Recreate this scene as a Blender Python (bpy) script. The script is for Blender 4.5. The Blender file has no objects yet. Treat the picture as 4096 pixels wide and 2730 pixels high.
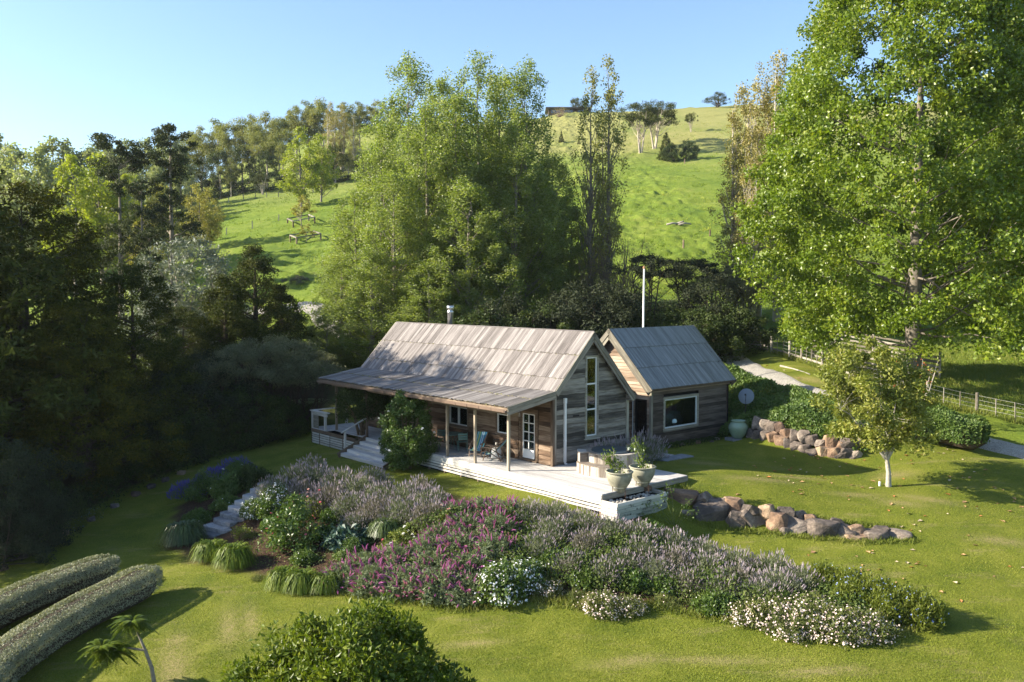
# Timber cottage with garden beds, poplars and a green hillside.
# World frame: metres, +Y away from the viewer, z = 0 at the veranda deck.
import bpy, bmesh, math, random
import numpy as np
from mathutils import Vector, Matrix

SC = bpy.context.scene
COL = SC.collection
rad = math.radians

# ---------------------------------------------------------------- camera, sky, sun, exposure
cam = bpy.data.cameras.new('camera')
cam.lens = 30.6
cam.sensor_width = 36
cam.clip_end = 2000
cam_o = bpy.data.objects.new('camera', cam)
COL.objects.link(cam_o)
cam_o.location = (0, 0, 7.392)
cam_o.rotation_euler = (rad(90) - .0577, 0, 0)
SC.camera = cam_o

SUN_EL = rad(25.8)
SUN_AZ = math.atan2(-1.0, -.055)            # compass angle from +Y towards +X
world = bpy.data.worlds.new('World')
SC.world = world
world.use_nodes = True
wt = world.node_tree
sky = wt.nodes.new('ShaderNodeTexSky')
sky.sky_type = 'NISHITA'
sky.sun_disc = False
sky.sun_elevation = SUN_EL
sky.sun_rotation = SUN_AZ
sky.altitude = 60
sky.air_density = 1.0
sky.dust_density = .8
sky.ozone_density = 3.0
wt.links.new(sky.outputs[0], wt.nodes['Background'].inputs[0])
wt.nodes['Background'].inputs[1].default_value = .098
sl = bpy.data.lights.new('sun', 'SUN')
sl.energy = 5.0
sl.angle = rad(.53)
sl.color = (1, .90, .74)
so = bpy.data.objects.new('sun', sl)
COL.objects.link(so)
so.rotation_euler = Vector((math.cos(SUN_EL), .055 * math.cos(SUN_EL), -math.sin(SUN_EL))).to_track_quat('-Z', 'Y').to_euler()
so.location = (-60, 20, 40)
vs = SC.view_settings
vs.view_transform = 'Standard'
vs.look = 'None'
vs.exposure = 1.55
vs.gamma = 1
vs.use_curve_mapping = False
SC.cycles.max_bounces = 8
SC.cycles.transparent_max_bounces = 6
SC.cycles.diffuse_bounces = 4
SC.cycles.transmission_bounces = 6

# ---------------------------------------------------------------- helpers
rng = np.random.default_rng(11)
rnd = random.Random(11)


def tag(o, label=None, cat=None, group=None, kind=None):
    if label: o['label'] = label
    if cat: o['category'] = cat
    if group: o['group'] = group
    if kind: o['kind'] = kind
    return o


def thing(name, label, cat, loc=(0, 0, 0), rz=0, group=None, scale=1):
    o = bpy.data.objects.new(name, None)
    COL.objects.link(o)
    o.location = loc
    o.rotation_euler = (0, 0, rz)
    o.scale = (scale,) * 3 if not hasattr(scale, '__len__') else scale
    o.empty_display_size = .2
    return tag(o, label, cat, group)


def put(name, me, parent=None, loc=(0, 0, 0), rot=(0, 0, 0), scale=1, kind=None):
    """Link one object that uses the (possibly shared) mesh."""
    o = bpy.data.objects.new(name, me)
    COL.objects.link(o)
    o.parent = parent
    o.location = loc
    o.rotation_euler = rot
    o.scale = (scale,) * 3 if not hasattr(scale, '__len__') else scale
    if kind: o['kind'] = kind
    return o


def npmesh(name, V, Q=None, T=None, mats=(), mi=None, smooth=False):
    me = bpy.data.meshes.new(name)
    V = np.asarray(V, np.float32)
    nq = 0 if Q is None else len(Q)
    nt = 0 if T is None else len(T)
    li = []
    if nq: li.append(np.asarray(Q, np.int32).ravel())
    if nt: li.append(np.asarray(T, np.int32).ravel())
    li = np.concatenate(li)
    st = np.concatenate([np.arange(nq) * 4, nq * 4 + np.arange(nt) * 3]).astype(np.int32)
    me.vertices.add(len(V)); me.vertices.foreach_set('co', V.ravel())
    me.loops.add(len(li)); me.loops.foreach_set('vertex_index', li)
    me.polygons.add(nq + nt); me.polygons.foreach_set('loop_start', st)
    if mi is not None: me.polygons.foreach_set('material_index', np.asarray(mi, np.int32))
    me.polygons.foreach_set('use_smooth', np.full(nq + nt, smooth))
    for m in mats: me.materials.append(m)
    me.update(calc_edges=True)
    return me


class MB:
    """Collects shapes and turns them into one mesh."""
    def __init__(s): s.v = []; s.f = []; s.m = []
    def add(s, V, Fs, m=0):
        o = len(s.v)
        s.v += [tuple(map(float, p)) for p in V]
        for f in Fs:
            s.f.append([i + o for i in f]); s.m.append(m)
        return s
    def box(s, x0, y0, z0, x1, y1, z1, m=0):
        V = [(x, y, z) for z in (z0, z1) for x, y in ((x0, y0), (x1, y0), (x1, y1), (x0, y1))]
        return s.add(V, [(3, 2, 1, 0), (4, 5, 6, 7), (0, 1, 5, 4), (1, 2, 6, 5), (2, 3, 7, 6), (3, 0, 4, 7)], m)
    def beam(s, p, q, w, h, up=(0, 0, 1), m=0):
        p, q, up = Vector(p), Vector(q), Vector(up)
        d = (q - p).normalized(); sx = d.cross(up).normalized(); sz = sx.cross(d)
        V = [c + sx * a * w / 2 + sz * b * h / 2 for c in (p, q) for a, b in ((-1, -1), (1, -1), (1, 1), (-1, 1))]
        return s.add(V, [(0, 1, 2, 3), (7, 6, 5, 4), (0, 4, 5, 1), (1, 5, 6, 2), (2, 6, 7, 3), (3, 7, 4, 0)], m)
    def tube(s, path, r, n=6, m=0, cap=True):
        V, Q = tube_np(path, r, n)
        F = [tuple(q) for q in Q]
        if cap:
            F.append(tuple(range(n))[::-1]); k = len(V) - n; F.append(tuple(range(k, k + n)))
        return s.add(V, F, m)
    def lathe(s, prof, n=16, m=0, c=(0, 0, 0)):
        V = []; F = []
        for r_, z in prof:
            for i in range(n):
                a = 2 * math.pi * i / n
                V.append((c[0] + r_ * math.cos(a), c[1] + r_ * math.sin(a), c[2] + z))
        for j in range(len(prof) - 1):
            for i in range(n):
                F.append((j * n + i, j * n + (i + 1) % n, (j + 1) * n + (i + 1) % n, (j + 1) * n + i))
        F.append(tuple(range(n))[::-1]); k = (len(prof) - 1) * n; F.append(tuple(range(k, k + n)))
        return s.add(V, F, m)
    def mesh(s, name, mats, smooth=False):
        me = bpy.data.meshes.new(name)
        me.from_pydata(s.v, [], s.f)
        for mt in (mats if isinstance(mats, (list, tuple)) else [mats]): me.materials.append(mt)
        me.polygons.foreach_set('material_index', s.m)
        me.polygons.foreach_set('use_smooth', [smooth] * len(s.f))
        me.update()
        return me
    def build(s, name, mats, parent=None, loc=(0, 0, 0), rot=(0, 0, 0), smooth=False, kind=None):
        return put(name, s.mesh(name, mats, smooth), parent, loc, rot, kind=kind)


def tube_np(path, r, n=6):
    P = np.asarray(path, float); k = len(P)
    r = np.broadcast_to(np.asarray(r, float), (k,))
    T = np.gradient(P, axis=0); T /= np.linalg.norm(T, axis=1)[:, None] + 1e-9
    ref = np.array([1., 0, 0]) if abs(T[0, 0]) < .8 else np.array([0, 1., 0])
    A = np.cross(T, ref); A /= np.linalg.norm(A, axis=1)[:, None] + 1e-9
    B = np.cross(T, A)
    a = np.arange(n) * 2 * np.pi / n
    V = P[:, None] + r[:, None, None] * (np.cos(a)[None, :, None] * A[:, None] + np.sin(a)[None, :, None] * B[:, None])
    i = np.arange(n); j = np.arange(k - 1)
    Q = np.stack([j[:, None] * n + i, j[:, None] * n + (i + 1) % n, (j[:, None] + 1) * n + (i + 1) % n, (j[:, None] + 1) * n + i], -1)
    return V.reshape(-1, 3), Q.reshape(-1, 4)


class NB:
    """Large meshes from numpy chunks of quads."""
    def __init__(s): s.V = []; s.Q = []; s.M = []; s.n = 0
    def add(s, V, Q, m=0):
        V = np.asarray(V, float).reshape(-1, 3); Q = np.asarray(Q).reshape(-1, 4)
        s.V.append(V); s.Q.append(Q + s.n); s.M.append(np.full(len(Q), m)); s.n += len(V)
        return s
    def tube(s, path, r, n=5, m=0):
        return s.add(*tube_np(path, r, n), m)
    def mesh(s, name, mats, smooth=False):
        return npmesh(name, np.concatenate(s.V), np.concatenate(s.Q), None, mats if isinstance(mats, (list, tuple)) else [mats], np.concatenate(s.M), smooth)


def unit(a): return a / (np.linalg.norm(a, axis=-1, keepdims=True) + 1e-9)


def leafq(g, P, size, asp=.6, N=None, w=.8, D=None, dw=0., fold=.25, var=.35):
    """Folded leaf-shaped quads. N: preferred normals (weight w), D: preferred growing direction (weight dw)."""
    n = len(P)
    nn = g.normal(size=(n, 3))
    nn = unit(nn) + (0 if N is None else N * w)
    nn = unit(nn)
    d = g.normal(size=(n, 3)) * .6 + (0 if D is None else D * dw)
    d = unit(d - (d * nn).sum(1, keepdims=True) * nn)
    sd = np.cross(nn, d)
    L = size * (1 + var * g.uniform(-1, 1, (n, 1))); Wd = L * asp / 2
    V = np.stack([P, P + d * L * .45 + sd * Wd + nn * fold * Wd, P + d * L, P + d * L * .45 - sd * Wd + nn * fold * Wd], 1)
    return V.reshape(-1, 3), np.arange(4 * n).reshape(-1, 4)


def clumps(g, n, z0, z1, Rx, prof, lobes=.18, inner=.5, Ry=None):
    """Clump centres in a crown whose radius follows prof(t), t = 0 bottom .. 1 top."""
    out = []
    ph = g.uniform(0, 6.28, 3)
    mx = max(prof(t) for t in np.linspace(0, 1, 21))
    while len(out) < n:
        t = g.uniform()
        if g.uniform() > (prof(t) / mx) ** .9 + .04: continue
        a = g.uniform(0, 6.283)
        k = 1 + lobes * (math.sin(2 * a + ph[0] + 4 * t) + .7 * math.sin(3 * a + ph[1] - 6 * t) + .5 * math.sin(5 * a + ph[2] + 9 * t))
        q = prof(t) * k * (inner + (1 - inner) * math.sqrt(g.uniform()))
        out.append((Rx * q * math.cos(a), (Ry or Rx) * q * math.sin(a), z0 + (z1 - z0) * t))
    return np.array(out)


def fill(g, C_, cr, n, flat=.75, centre=None):
    """n leaf positions spread in the clumps; also the direction away from the clump's heart."""
    i = g.integers(0, len(C_), n)
    d = unit(g.normal(size=(n, 3))) * (g.uniform(size=(n, 1)) ** .45)
    crr = cr * (.6 + .8 * ((i * 7919 % 101) / 101.))[:, None]
    P = C_[i] + d * crr * np.array([1, 1, flat])
    return P, unit(d + np.array([0, 0, .25]))


def limbs(nb, g, C_, k, trunk, r0, m=0, slope=.9, rmin=.012, n=4, lift=.0, lr=.45):
    """Limbs that leave the trunk path and curve out to k of the clumps."""
    T = np.asarray(trunk, float)
    for ix in g.choice(len(C_), min(k, len(C_)), replace=False):
        c = C_[ix]
        h = math.hypot(c[0] - T[-1, 0], c[1] - T[-1, 1])
        zs = np.clip(c[2] - slope * h - .3, T[0, 2] + (T[-1, 2] - T[0, 2]) * (.12 + .2 * g.uniform()), T[-1, 2] * .97)
        b = np.array([np.interp(zs, T[:, 2], T[:, q]) for q in range(3)])
        L = np.linalg.norm(c - b)
        mid = b * .55 + c * .45 + np.array([0, 0, -.06 * L + lift * L]) + g.normal(size=3) * .05 * L
        rr = np.interp(zs, [T[0, 2], T[-1, 2]], [r0, r0 * .2]) * lr + rmin
        t = np.linspace(0, 1, 6)[:, None]
        P = (1 - t) ** 2 * b + 2 * t * (1 - t) * mid + t * t * c
        P[1:-1] += g.normal(size=(4, 3)) * .02 * L
        nb.tube(P, np.linspace(rr, rmin, 6), n, m)


# ---------------------------------------------------------------- materials
def nodes(name):
    m = bpy.data.materials.new(name); m.use_nodes = True
    t = m.node_tree
    b = t.nodes['Principled BSDF']
    return m, t, b, t.nodes['Material Output']


def N_(t, typ, **k):
    n = t.nodes.new('ShaderNode' + typ)
    for a, v in k.items():
        if a.startswith('i_'):
            n.inputs[a[2:].replace('_', ' ')].default_value = v
        else: setattr(n, a, v)
    return n


def ramp(t, src, stops, interp='LINEAR'):
    r = t.nodes.new('ShaderNodeValToRGB'); r.color_ramp.interpolation = interp
    e = r.color_ramp.elements
    while len(e) < len(stops): e.new(.5)
    for k, (p, c) in enumerate(stops):
        e[k].position = p; e[k].color = (*c, 1) if len(c) == 3 else c
    t.links.new(src, r.inputs[0])
    return r.outputs[0]


def mixc(t, fac, a, b, mode='MIX'):
    n = t.nodes.new('ShaderNodeMix'); n.data_type = 'RGBA'; n.blend_type = mode
    for s, v in ((n.inputs[0], fac), (n.inputs[6], a), (n.inputs[7], b)):
        if hasattr(v, 'is_linked'): t.links.new(v, s)
        elif hasattr(v, '__len__'): s.default_value = (*v, 1) if len(v) == 3 else v
        else: s.default_value = v
    return n.outputs[2]


def noise(t, co, scale, detail=4, rough=.55, sc=None):
    n = N_(t, 'TexNoise'); n.inputs['Scale'].default_value = scale
    n.inputs['Detail'].default_value = detail; n.inputs['Roughness'].default_value = rough
    if sc is not None:
        mp = N_(t, 'Mapping'); mp.inputs['Scale'].default_value = sc
        t.links.new(co, mp.inputs[0]); co = mp.outputs[0]
    t.links.new(co, n.inputs['Vector'])
    return n.outputs[0]


def math_(t, op, a, b=None, clamp=False):
    n = N_(t, 'Math', operation=op); n.use_clamp = clamp
    for s, v in zip(n.inputs, (a, b)):
        if v is None: continue
        if hasattr(v, 'is_linked'): t.links.new(v, s)
        else: s.default_value = v
    return n.outputs[0]


def bump(t, b, h, dist=.01, strength=1):
    n = N_(t, 'Bump'); n.inputs['Distance'].default_value = dist; n.inputs['Strength'].default_value = strength
    t.links.new(h, n.inputs['Height']); t.links.new(n.outputs[0], b.inputs['Normal'])


def leaf_mat(name, c0, c1, c2=None, rough=.5, trans=.35, spec=.35, under=None, patch=.5, ps=.6, uf=.85):
    """Leaf: colour varies from leaf to leaf and in broad patches; light passes through."""
    m, t, b, out = nodes(name)
    geo = N_(t, 'NewGeometry'); tc = N_(t, 'TexCoord')
    nz = noise(t, tc.outputs['Object'], ps, 2)
    f = math_(t, 'ADD', math_(t, 'MULTIPLY', geo.outputs['Random Per Island'], 1 - patch), math_(t, 'MULTIPLY', ramp(t, nz, [(.32, (0, 0, 0)), (.68, (1, 1, 1))]), patch))
    st = [(0, c0), (.62, c1)] + ([(1, c2)] if c2 else [])
    col = ramp(t, f, st)
    if under: col = mixc(t, math_(t, 'MULTIPLY', geo.outputs['Backfacing'], uf), col, under)
    t.links.new(col, b.inputs['Base Color'])
    b.inputs['Roughness'].default_value = rough
    b.inputs['Specular IOR Level'].default_value = spec
    if trans:
        tr = N_(t, 'BsdfTranslucent'); mx = N_(t, 'MixShader'); mx.inputs[0].default_value = trans
        tcol = mixc(t, 1., col, (1.25, 1.3, .55), 'MULTIPLY')
        t.links.new(tcol, tr.inputs[0])
        t.links.new(b.outputs[0], mx.inputs[1]); t.links.new(tr.outputs[0], mx.inputs[2])
        t.links.new(mx.outputs[0], out.inputs[0])
    return m


def plain(name, c, rough=.6, spec=.4, metal=0, var=.15, ns=6., bmp=0):
    m, t, b, out = nodes(name)
    tc = N_(t, 'TexCoord')
    nz = noise(t, tc.outputs['Object'], ns, 5, .65)
    d = tuple(x * (1 - var) for x in c); e = tuple(min(1, x * (1 + var)) for x in c)
    t.links.new(ramp(t, nz, [(.3, d), (.7, e)]), b.inputs['Base Color'])
    b.inputs['Roughness'].default_value = rough; b.inputs['Specular IOR Level'].default_value = spec
    b.inputs['Metallic'].default_value = metal
    if bmp: bump(t, b, nz, bmp)
    return m


def wood(name, dark, mid, pale, rough=.8, grain=(1.2, 26, 26), rv=.35, stain=None, stain_at=.6, bmp=.004):
    """Weathered timber: grain runs along each piece's local X; every piece has its own tone."""
    m, t, b, out = nodes(name)
    tc = N_(t, 'TexCoord'); oi = N_(t, 'ObjectInfo')
    off = N_(t, 'VectorMath', operation='ADD')
    sc = N_(t, 'VectorMath', operation='SCALE'); sc.inputs['Scale'].default_value = 37.
    cx = N_(t, 'CombineXYZ')
    for i in range(3): t.links.new(oi.outputs['Random'], cx.inputs[i])
    t.links.new(cx.outputs[0], sc.inputs[0]); t.links.new(tc.outputs['Object'], off.inputs[0]); t.links.new(sc.outputs[0], off.inputs[1])
    co = off.outputs[0]
    gr = noise(t, co, 1., 5, .7, grain)
    pt = noise(t, co, 1.7, 3, .6, (.5, 2, 2))
    f = math_(t, 'ADD', math_(t, 'MULTIPLY', gr, .75), math_(t, 'MULTIPLY', pt, .45))
    f = math_(t, 'ADD', f, math_(t, 'MULTIPLY', math_(t, 'SUBTRACT', oi.outputs['Random'], .5), rv))
    col = ramp(t, f, [(.36, dark), (.58, mid), (.82, pale)])
    if stain:
        s = noise(t, co, 2.6, 4, .7)
        col = mixc(t, ramp(t, s, [(stain_at, (0, 0, 0)), (stain_at + .12, (1, 1, 1))]), col, stain)
    t.links.new(col, b.inputs['Base Color'])
    b.inputs['Roughness'].default_value = rough; b.inputs['Specular IOR Level'].default_value = .25
    bump(t, b, gr, bmp)
    return m


def glass(name, tint=(.02, .03, .035), a=.75):
    m, t, b, out = nodes(name)
    g1 = N_(t, 'BsdfGlossy'); g1.inputs['Roughness'].default_value = .03; g1.inputs['Color'].default_value = (.9, .95, 1, 1)
    tr = N_(t, 'BsdfTransparent'); tr.inputs[0].default_value = (.80, .88, .88, 1)
    fr = N_(t, 'Fresnel'); fr.inputs[0].default_value = 1.55
    mx = N_(t, 'MixShader')
    t.links.new(math_(t, 'ADD', fr.outputs[0], .06), mx.inputs[0]); t.links.new(tr.outputs[0], mx.inputs[1]); t.links.new(g1.outputs[0], mx.inputs[2])
    t.links.new(mx.outputs[0], out.inputs[0])
    return m


M_roof = wood('grey_shingle_timber', (.070, .061, .056), (.165, .147, .138), (.30, .278, .262), grain=(.9, 40, 40), rv=.26)
M_verroof = wood('veranda_shingle_timber', (.055, .050, .046), (.135, .122, .114), (.27, .25, .235), grain=(.9, 40, 40), rv=.28)
M_roof2 = wood('blue_shade_timber', (.13, .135, .135), (.20, .21, .215), (.30, .315, .32), grain=(.8, 22, 22), rv=.22)  # blue grey cast of skylit shade is put into the timber colour
M_board = wood('weathered_cladding', (.045, .040, .032), (.145, .128, .104), (.35, .32, .265), grain=(.8, 14, 22), rv=.44, stain=(.13, .14, .085), stain_at=.64, bmp=.008)
M_brown = wood('brown_cladding', (.035, .022, .014), (.115, .07, .042), (.27, .20, .14), grain=(.8, 14, 22), rv=.34, bmp=.008)
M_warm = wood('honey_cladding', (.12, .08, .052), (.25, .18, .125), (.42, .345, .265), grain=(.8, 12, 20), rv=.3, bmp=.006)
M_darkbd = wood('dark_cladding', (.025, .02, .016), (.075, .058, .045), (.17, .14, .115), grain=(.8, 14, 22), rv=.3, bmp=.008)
M_frame = wood('joinery_timber', (.06, .04, .026), (.15, .105, .07), (.27, .21, .15), grain=(1., 30, 30))
M_barge = wood('barge_timber', (.10, .09, .07), (.22, .20, .155), (.38, .36, .29), grain=(1., 24, 24), stain=(.17, .18, .10), stain_at=.6)
M_post = wood('post_timber', (.12, .10, .07), (.27, .225, .165), (.42, .37, .29), grain=(1., 30, 30))
M_deck = wood('bleached_deck', (.26, .245, .23), (.42, .405, .385), (.58, .565, .545), grain=(.9, 26, 26), rv=.16, bmp=.002)
M_slat = wood('deck_slat_timber', (.26, .24, .20), (.48, .455, .40), (.62, .60, .55), grain=(.9, 24, 24), rv=.2)
M_plant = wood('planter_timber', (.14, .15, .11), (.29, .31, .25), (.42, .44, .37), grain=(.9, 20, 20), stain=(.02, .025, .018), stain_at=.56)
M_tub = wood('tub_stave_timber', (.14, .11, .085), (.30, .26, .21), (.48, .44, .39), grain=(1.4, 24, 24), rv=.4)
M_fence = wood('fence_timber', (.10, .085, .065), (.225, .20, .16), (.38, .35, .30), grain=(1., 26, 26))
M_inner = plain('dark_interior', (.02, .018, .016), .9, .1)
M_white = plain('white_paint', (.72, .72, .70), .4, .4, var=.04)
M_curtain = plain('pale_curtain', (.62, .66, .66), .9, .1, var=.08, ns=3)
M_gutter = plain('brown_gutter_paint', (.175, .125, .094), .4, .4, var=.10, ns=2)
M_steel = plain('flue_steel', (.62, .62, .60), .3, .5, metal=.9, var=.05)
M_glass = glass('window_glass')
M_dkmetal = plain('dark_metal', (.03, .03, .03), .45, .5, metal=.3)
M_green = plain('green_chair_paint', (.10, .20, .17), .4, .45, var=.05)
M_moss = leaf_mat('roof_moss', (.10, .10, .035), (.30, .28, .10), None, .9, 0, .1)

# ---------------------------------------------------------------- terrain
CP = np.array([(1.72,36.38,-0.45),(-1.56,40.16,-0.45),(-4.84,43.93,-0.55),(-8.11,47.71,-0.55),(3.45,37.89,-0.45),(0.18,41.66,-0.45),(-3.1,45.44,-0.55),(-6.38,49.22,-0.55),(5.19,39.39,-0.45),(1.91,43.17,-0.45),(-1.36,46.95,-0.55),(-4.64,50.72,-0.55),(-1.25,36.45,-0.75),(-3.88,39.47,-0.8),(-6.9,40.82,-0.75),(-8.62,44.62,-0.85),(-11.54,47.38,-0.85),(-6.3,53.25,-0.3),(3.0,31.4,-0.85),(5.95,33.03,-0.35),(7.26,34.57,-0.22),(6.8,38.15,-0.18),(6.99,41.75,-0.25),(11.77,46.16,-0.28),(9.52,43.41,-0.26),(5.14,44.64,-0.3),(9.82,48.71,-0.2),(5.44,48.88,0.2),(2.52,47.67,0.3),(-1.06,47.21,0.2),(-3.68,50.23,0.3),(13.26,40.22,-0.38),(15.66,39.58,-0.5),(15.57,35.42,-0.7),(8.99,33.96,-0.35),(6.57,33.89,-0.3),(10.28,32.57,-0.9),(12.44,33.97,-0.7),(13.42,31.37,-1.45),(16.82,32.44,-1.0),(18.34,37.3,-0.35),(20.92,35.14,-0.8),(18.22,30.51,-1.6),(15.27,27.95,-2.0),(6.86,31.96,-1.5),(8.4,31.62,-1.52),(9.91,31.33,-1.55),(11.38,30.98,-1.58),(13.07,30.15,-1.65),(13.09,21.71,-2.6),(10.79,23.35,-2.4),(12.34,26.22,-2.1),(7.26,22.74,-2.5),(4.17,25.24,-2.4),(3.62,21.82,-2.65),(-0.35,25.93,-2.4),(-0.3,22.04,-2.75),(-6.73,27.72,-2.5),(-9.28,29.58,-2.55),(-11.67,31.17,-2.6),(-13.76,33.61,-2.6),(-12.33,34.9,-2.5),(-10.54,36.46,-1.2),(-10.02,37.66,-1.0),(-11.58,35.91,-1.9),(-15.59,40.76,-1.9),(-15.22,44.55,-1.4),(-16.4,38.23,-2.5),(-11.44,49.71,-0.9),(-13.6,47.19,-1.2),(-17.4,42.14,-2.0),(-18.99,34.75,-2.85),(-19.09,31.91,-3.0),(-13.94,23.13,-3.25),(-7.79,22.47,-2.95),(-13.83,27.77,-2.95),(-4.59,32.75,-1.25),(-7.45,33.7,-1.5),(-2.18,31.57,-1.1),(1.11,29.84,-1.25),(1.02,27.38,-1.95),(-2.6,28.99,-1.9),(-5.73,29.92,-2.2),(4.69,28.52,-1.75),(7.66,26.22,-2.1),(4.19,30.21,-1.2),(0.0,12.0,-3.1),(-12.0,12.0,-3.4),(12.0,12.0,-2.9),(0.0,0.0,-3.4),(-25.0,5.0,-4.0),(25.0,5.0,-3.2),(26.0,22.0,-2.0),(-28.0,25.0,-3.6),(12.9,41.3,-0.2),(13.6,42.0,0.55),(15.5,40.6,0.35),(12.9,46.5,0.45),(14.94,58.0,2.7),(14.4,62.0,2.94),(15.75,52.0,2.35),(16.73,48.0,1.77),(18.45,44.5,0.87),(23.13,40.8,-0.14),(17.25,60.0,3.2),(18.24,56.0,2.75),(20.09,47.0,1.67),(24.83,46.0,0.84),(25.34,44.0,0.63),(24.15,52.0,1.61),(30.19,56.0,1.45),(25.58,66.0,3.05),(41.27,70.0,2.79),(55.84,95.0,5.9),(15.18,86.0,6.47),(22.76,108.0,12.94),(22.31,117.0,15.72),(19.88,132.0,20.37),(28.51,150.0,25.83),(36.04,190.0,37.09),(44.49,190.0,38.2),(38.84,205.0,43.64),(46.34,245.0,57.64),(60.83,245.0,58.47),(32.39,240.0,55.44),(14.93,245.0,56.45),(13.88,125.0,17.84),(12.52,205.0,41.64),(87.4,245.0,59.07),(138.46,250.0,61.34),(44.93,125.0,17.84),(69.33,130.0,18.25),(-17.33,76.0,6.2),(-22.68,88.0,8.2),(-21.76,100.0,9.7),(-28.45,120.0,13.86),(-33.01,115.0,12.45),(-57.08,170.0,23.94),(-45.25,170.0,25.37),(-33.82,172.0,26.68),(-42.9,140.0,17.71),(-13.13,150.0,23.62),(-9.66,110.0,13.32),(-24.0,45.0,-1.6),(-30.0,35.0,-3.0),(-22.0,58.0,-0.2),(-28.0,75.0,2.5),(-45.0,60.0,-1.0),(-45.0,90.0,4.0),(-60.0,120.0,9.0),(-85.0,130.0,8.0),(-120.0,180.0,14.0),(-150.0,250.0,24.0),(-50.0,200.0,34.0),(-20.0,210.0,41.0),(-45.0,250.0,54.0),(-70.0,240.0,44.0),(-30.0,235.0,50.0),(-90.0,220.0,26.0),(-10.0,60.0,1.2),(0.0,62.0,1.8),(8.0,64.0,2.6),(-5.0,75.0,4.5),(10.0,80.0,6.5),(0.0,250.0,54.0),(60.0,330.0,50.0),(-60.0,330.0,46.0),(0.0,330.0,54.0),(-200.0,330.0,24.0),(180.0,330.0,45.0),(120.0,200.0,46.0),(110.0,100.0,16.0),(60.0,60.0,4.0),(60.0,40.0,1.0),(45.0,25.0,-1.0),(-70.0,20.0,-4.0),(-60.0,40.0,-3.0),(-100.0,60.0,0.0)])
CC = 1.6
def _solve():
    n = len(CP); d = np.linalg.norm(CP[:, None, :2] - CP[None, :, :2], axis=2); A = np.zeros((n + 3, n + 3))
    A[:n, :n] = np.sqrt(d * d + CC * CC) - np.eye(n) * .25
    P = np.c_[np.ones(n), CP[:, :2]]; A[:n, n:] = P; A[n:, :n] = P.T
    return np.linalg.solve(A, np.r_[CP[:, 2], 0, 0, 0])
GW = _solve()
def ground(x, y):
    """Smooth height of the land (no tussocks)."""
    x = np.asarray(x, float); y = np.asarray(y, float); n = len(CP)
    out = GW[n] + GW[n + 1] * x + GW[n + 2] * y
    for i in range(n): out = out + GW[i] * np.sqrt((x - CP[i, 0]) ** 2 + (y - CP[i, 1]) ** 2 + CC * CC)
    return out
def gz(x, y): return float(ground(x, y))
TH = .7148
HX, HY = 1.7177, 36.3796
def hw(v, u, z=0.):
    """House frame (v across the gable, u along the ridge) to world."""
    return (HX + math.cos(TH) * v - math.sin(TH) * u, HY + math.sin(TH) * v + math.cos(TH) * u, z)

def sstep(a, b, x):
    t = np.clip((x - a) / (b - a), 0, 1); return t * t * (3 - 2 * t)
def polydist(x, y, poly):
    """Signed distance to a closed polygon (negative inside)."""
    d = np.full(x.shape, 1e9); inside = np.zeros(x.shape, bool)
    k = len(poly)
    for i in range(k):
        ax, ay = poly[i]; bx, by = poly[(i + 1) % k]
        ex, ey = bx - ax, by - ay
        t = np.clip(((x - ax) * ex + (y - ay) * ey) / (ex * ex + ey * ey), 0, 1)
        d = np.minimum(d, np.hypot(x - ax - t * ex, y - ay - t * ey))
        c = ((ay > y) != (by > y)) & (x < ex * (y - ay) / (ey if abs(ey) > 1e-9 else 1e-9) + ax)
        inside ^= c
    return np.where(inside, -d, d)
def vnoise(x, y, seed=0):
    """Cheap smooth value noise, 0..1."""
    xi = np.floor(x).astype(np.int64); yi = np.floor(y).astype(np.int64)
    fx = x - xi; fy = y - yi; fx = fx * fx * (3 - 2 * fx); fy = fy * fy * (3 - 2 * fy)
    def h(a, b):
        v = (a * 374761393 + b * 668265263 + seed * 1442695041) & 0x7fffffff
        v = ((v ^ (v >> 13)) * 1274126177) & 0x7fffffff
        return ((v ^ (v >> 16)) & 0xffff) / 65535.
    return (h(xi, yi) * (1 - fx) + h(xi + 1, yi) * fx) * (1 - fy) + (h(xi, yi + 1) * (1 - fx) + h(xi + 1, yi + 1) * fx) * fy

LAWN = [(-19.3, 31.5), (-19.2, 34), (-18.9, 37.5), (-17.9, 41.5), (-15.5, 45), (-13.2, 48.2), (-11.2, 50.5), (-6, 45), (2, 37), (7, 42), (10.5, 44.4), (12.2, 43.5), (13.4, 40.9),
        (15.6, 39.3), (18.8, 41), (21.3, 39.2), (22.8, 37.8), (30, 34), (34, 20), (30, 2), (-30, 2), (-26, 20), (-22, 28)]
BED = [(-13.4, 33.2), (-11.5, 31.2), (-9.6, 30.2), (-8.4, 29.2), (-6.0, 28.0), (-4.2, 27.3), (-1.8, 26.2), (.6, 26.6), (2.4, 26), (4.6, 26), (6.6, 24.9), (8.2, 23.9), (10.3, 23.8), (12.3, 24.9),
       (12.2, 26.8), (10.4, 28.6), (8.0, 29.6), (5.2, 30.4), (3.4, 30.9), (1.0, 32.8), (-1.6, 34), (-4.6, 36.6), (-8.6, 38), (-10.0, 38.3), (-11.4, 37.4), (-12.4, 41.8), (-14.4, 42), (-15.0, 38)]
xs = np.unique(np.concatenate([np.arange(-26, 26.01, .25), -26 - np.cumsum(np.linspace(.3, 6.5, 62)), 26 + np.cumsum(np.linspace(.3, 6.5, 62))]))
ys = np.unique(np.concatenate([np.arange(-20, 14, 2.), np.arange(14, 62, .25), 62 + np.cumsum(np.linspace(.27, .85, 330)), [262, 270, 280, 292, 306, 322, 345]]))
GX, GY = np.meshgrid(xs, ys)
GZ = ground(GX, GY)
dl = polydist(GX, GY, LAWN)
db = polydist(GX, GY, BED)
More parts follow.
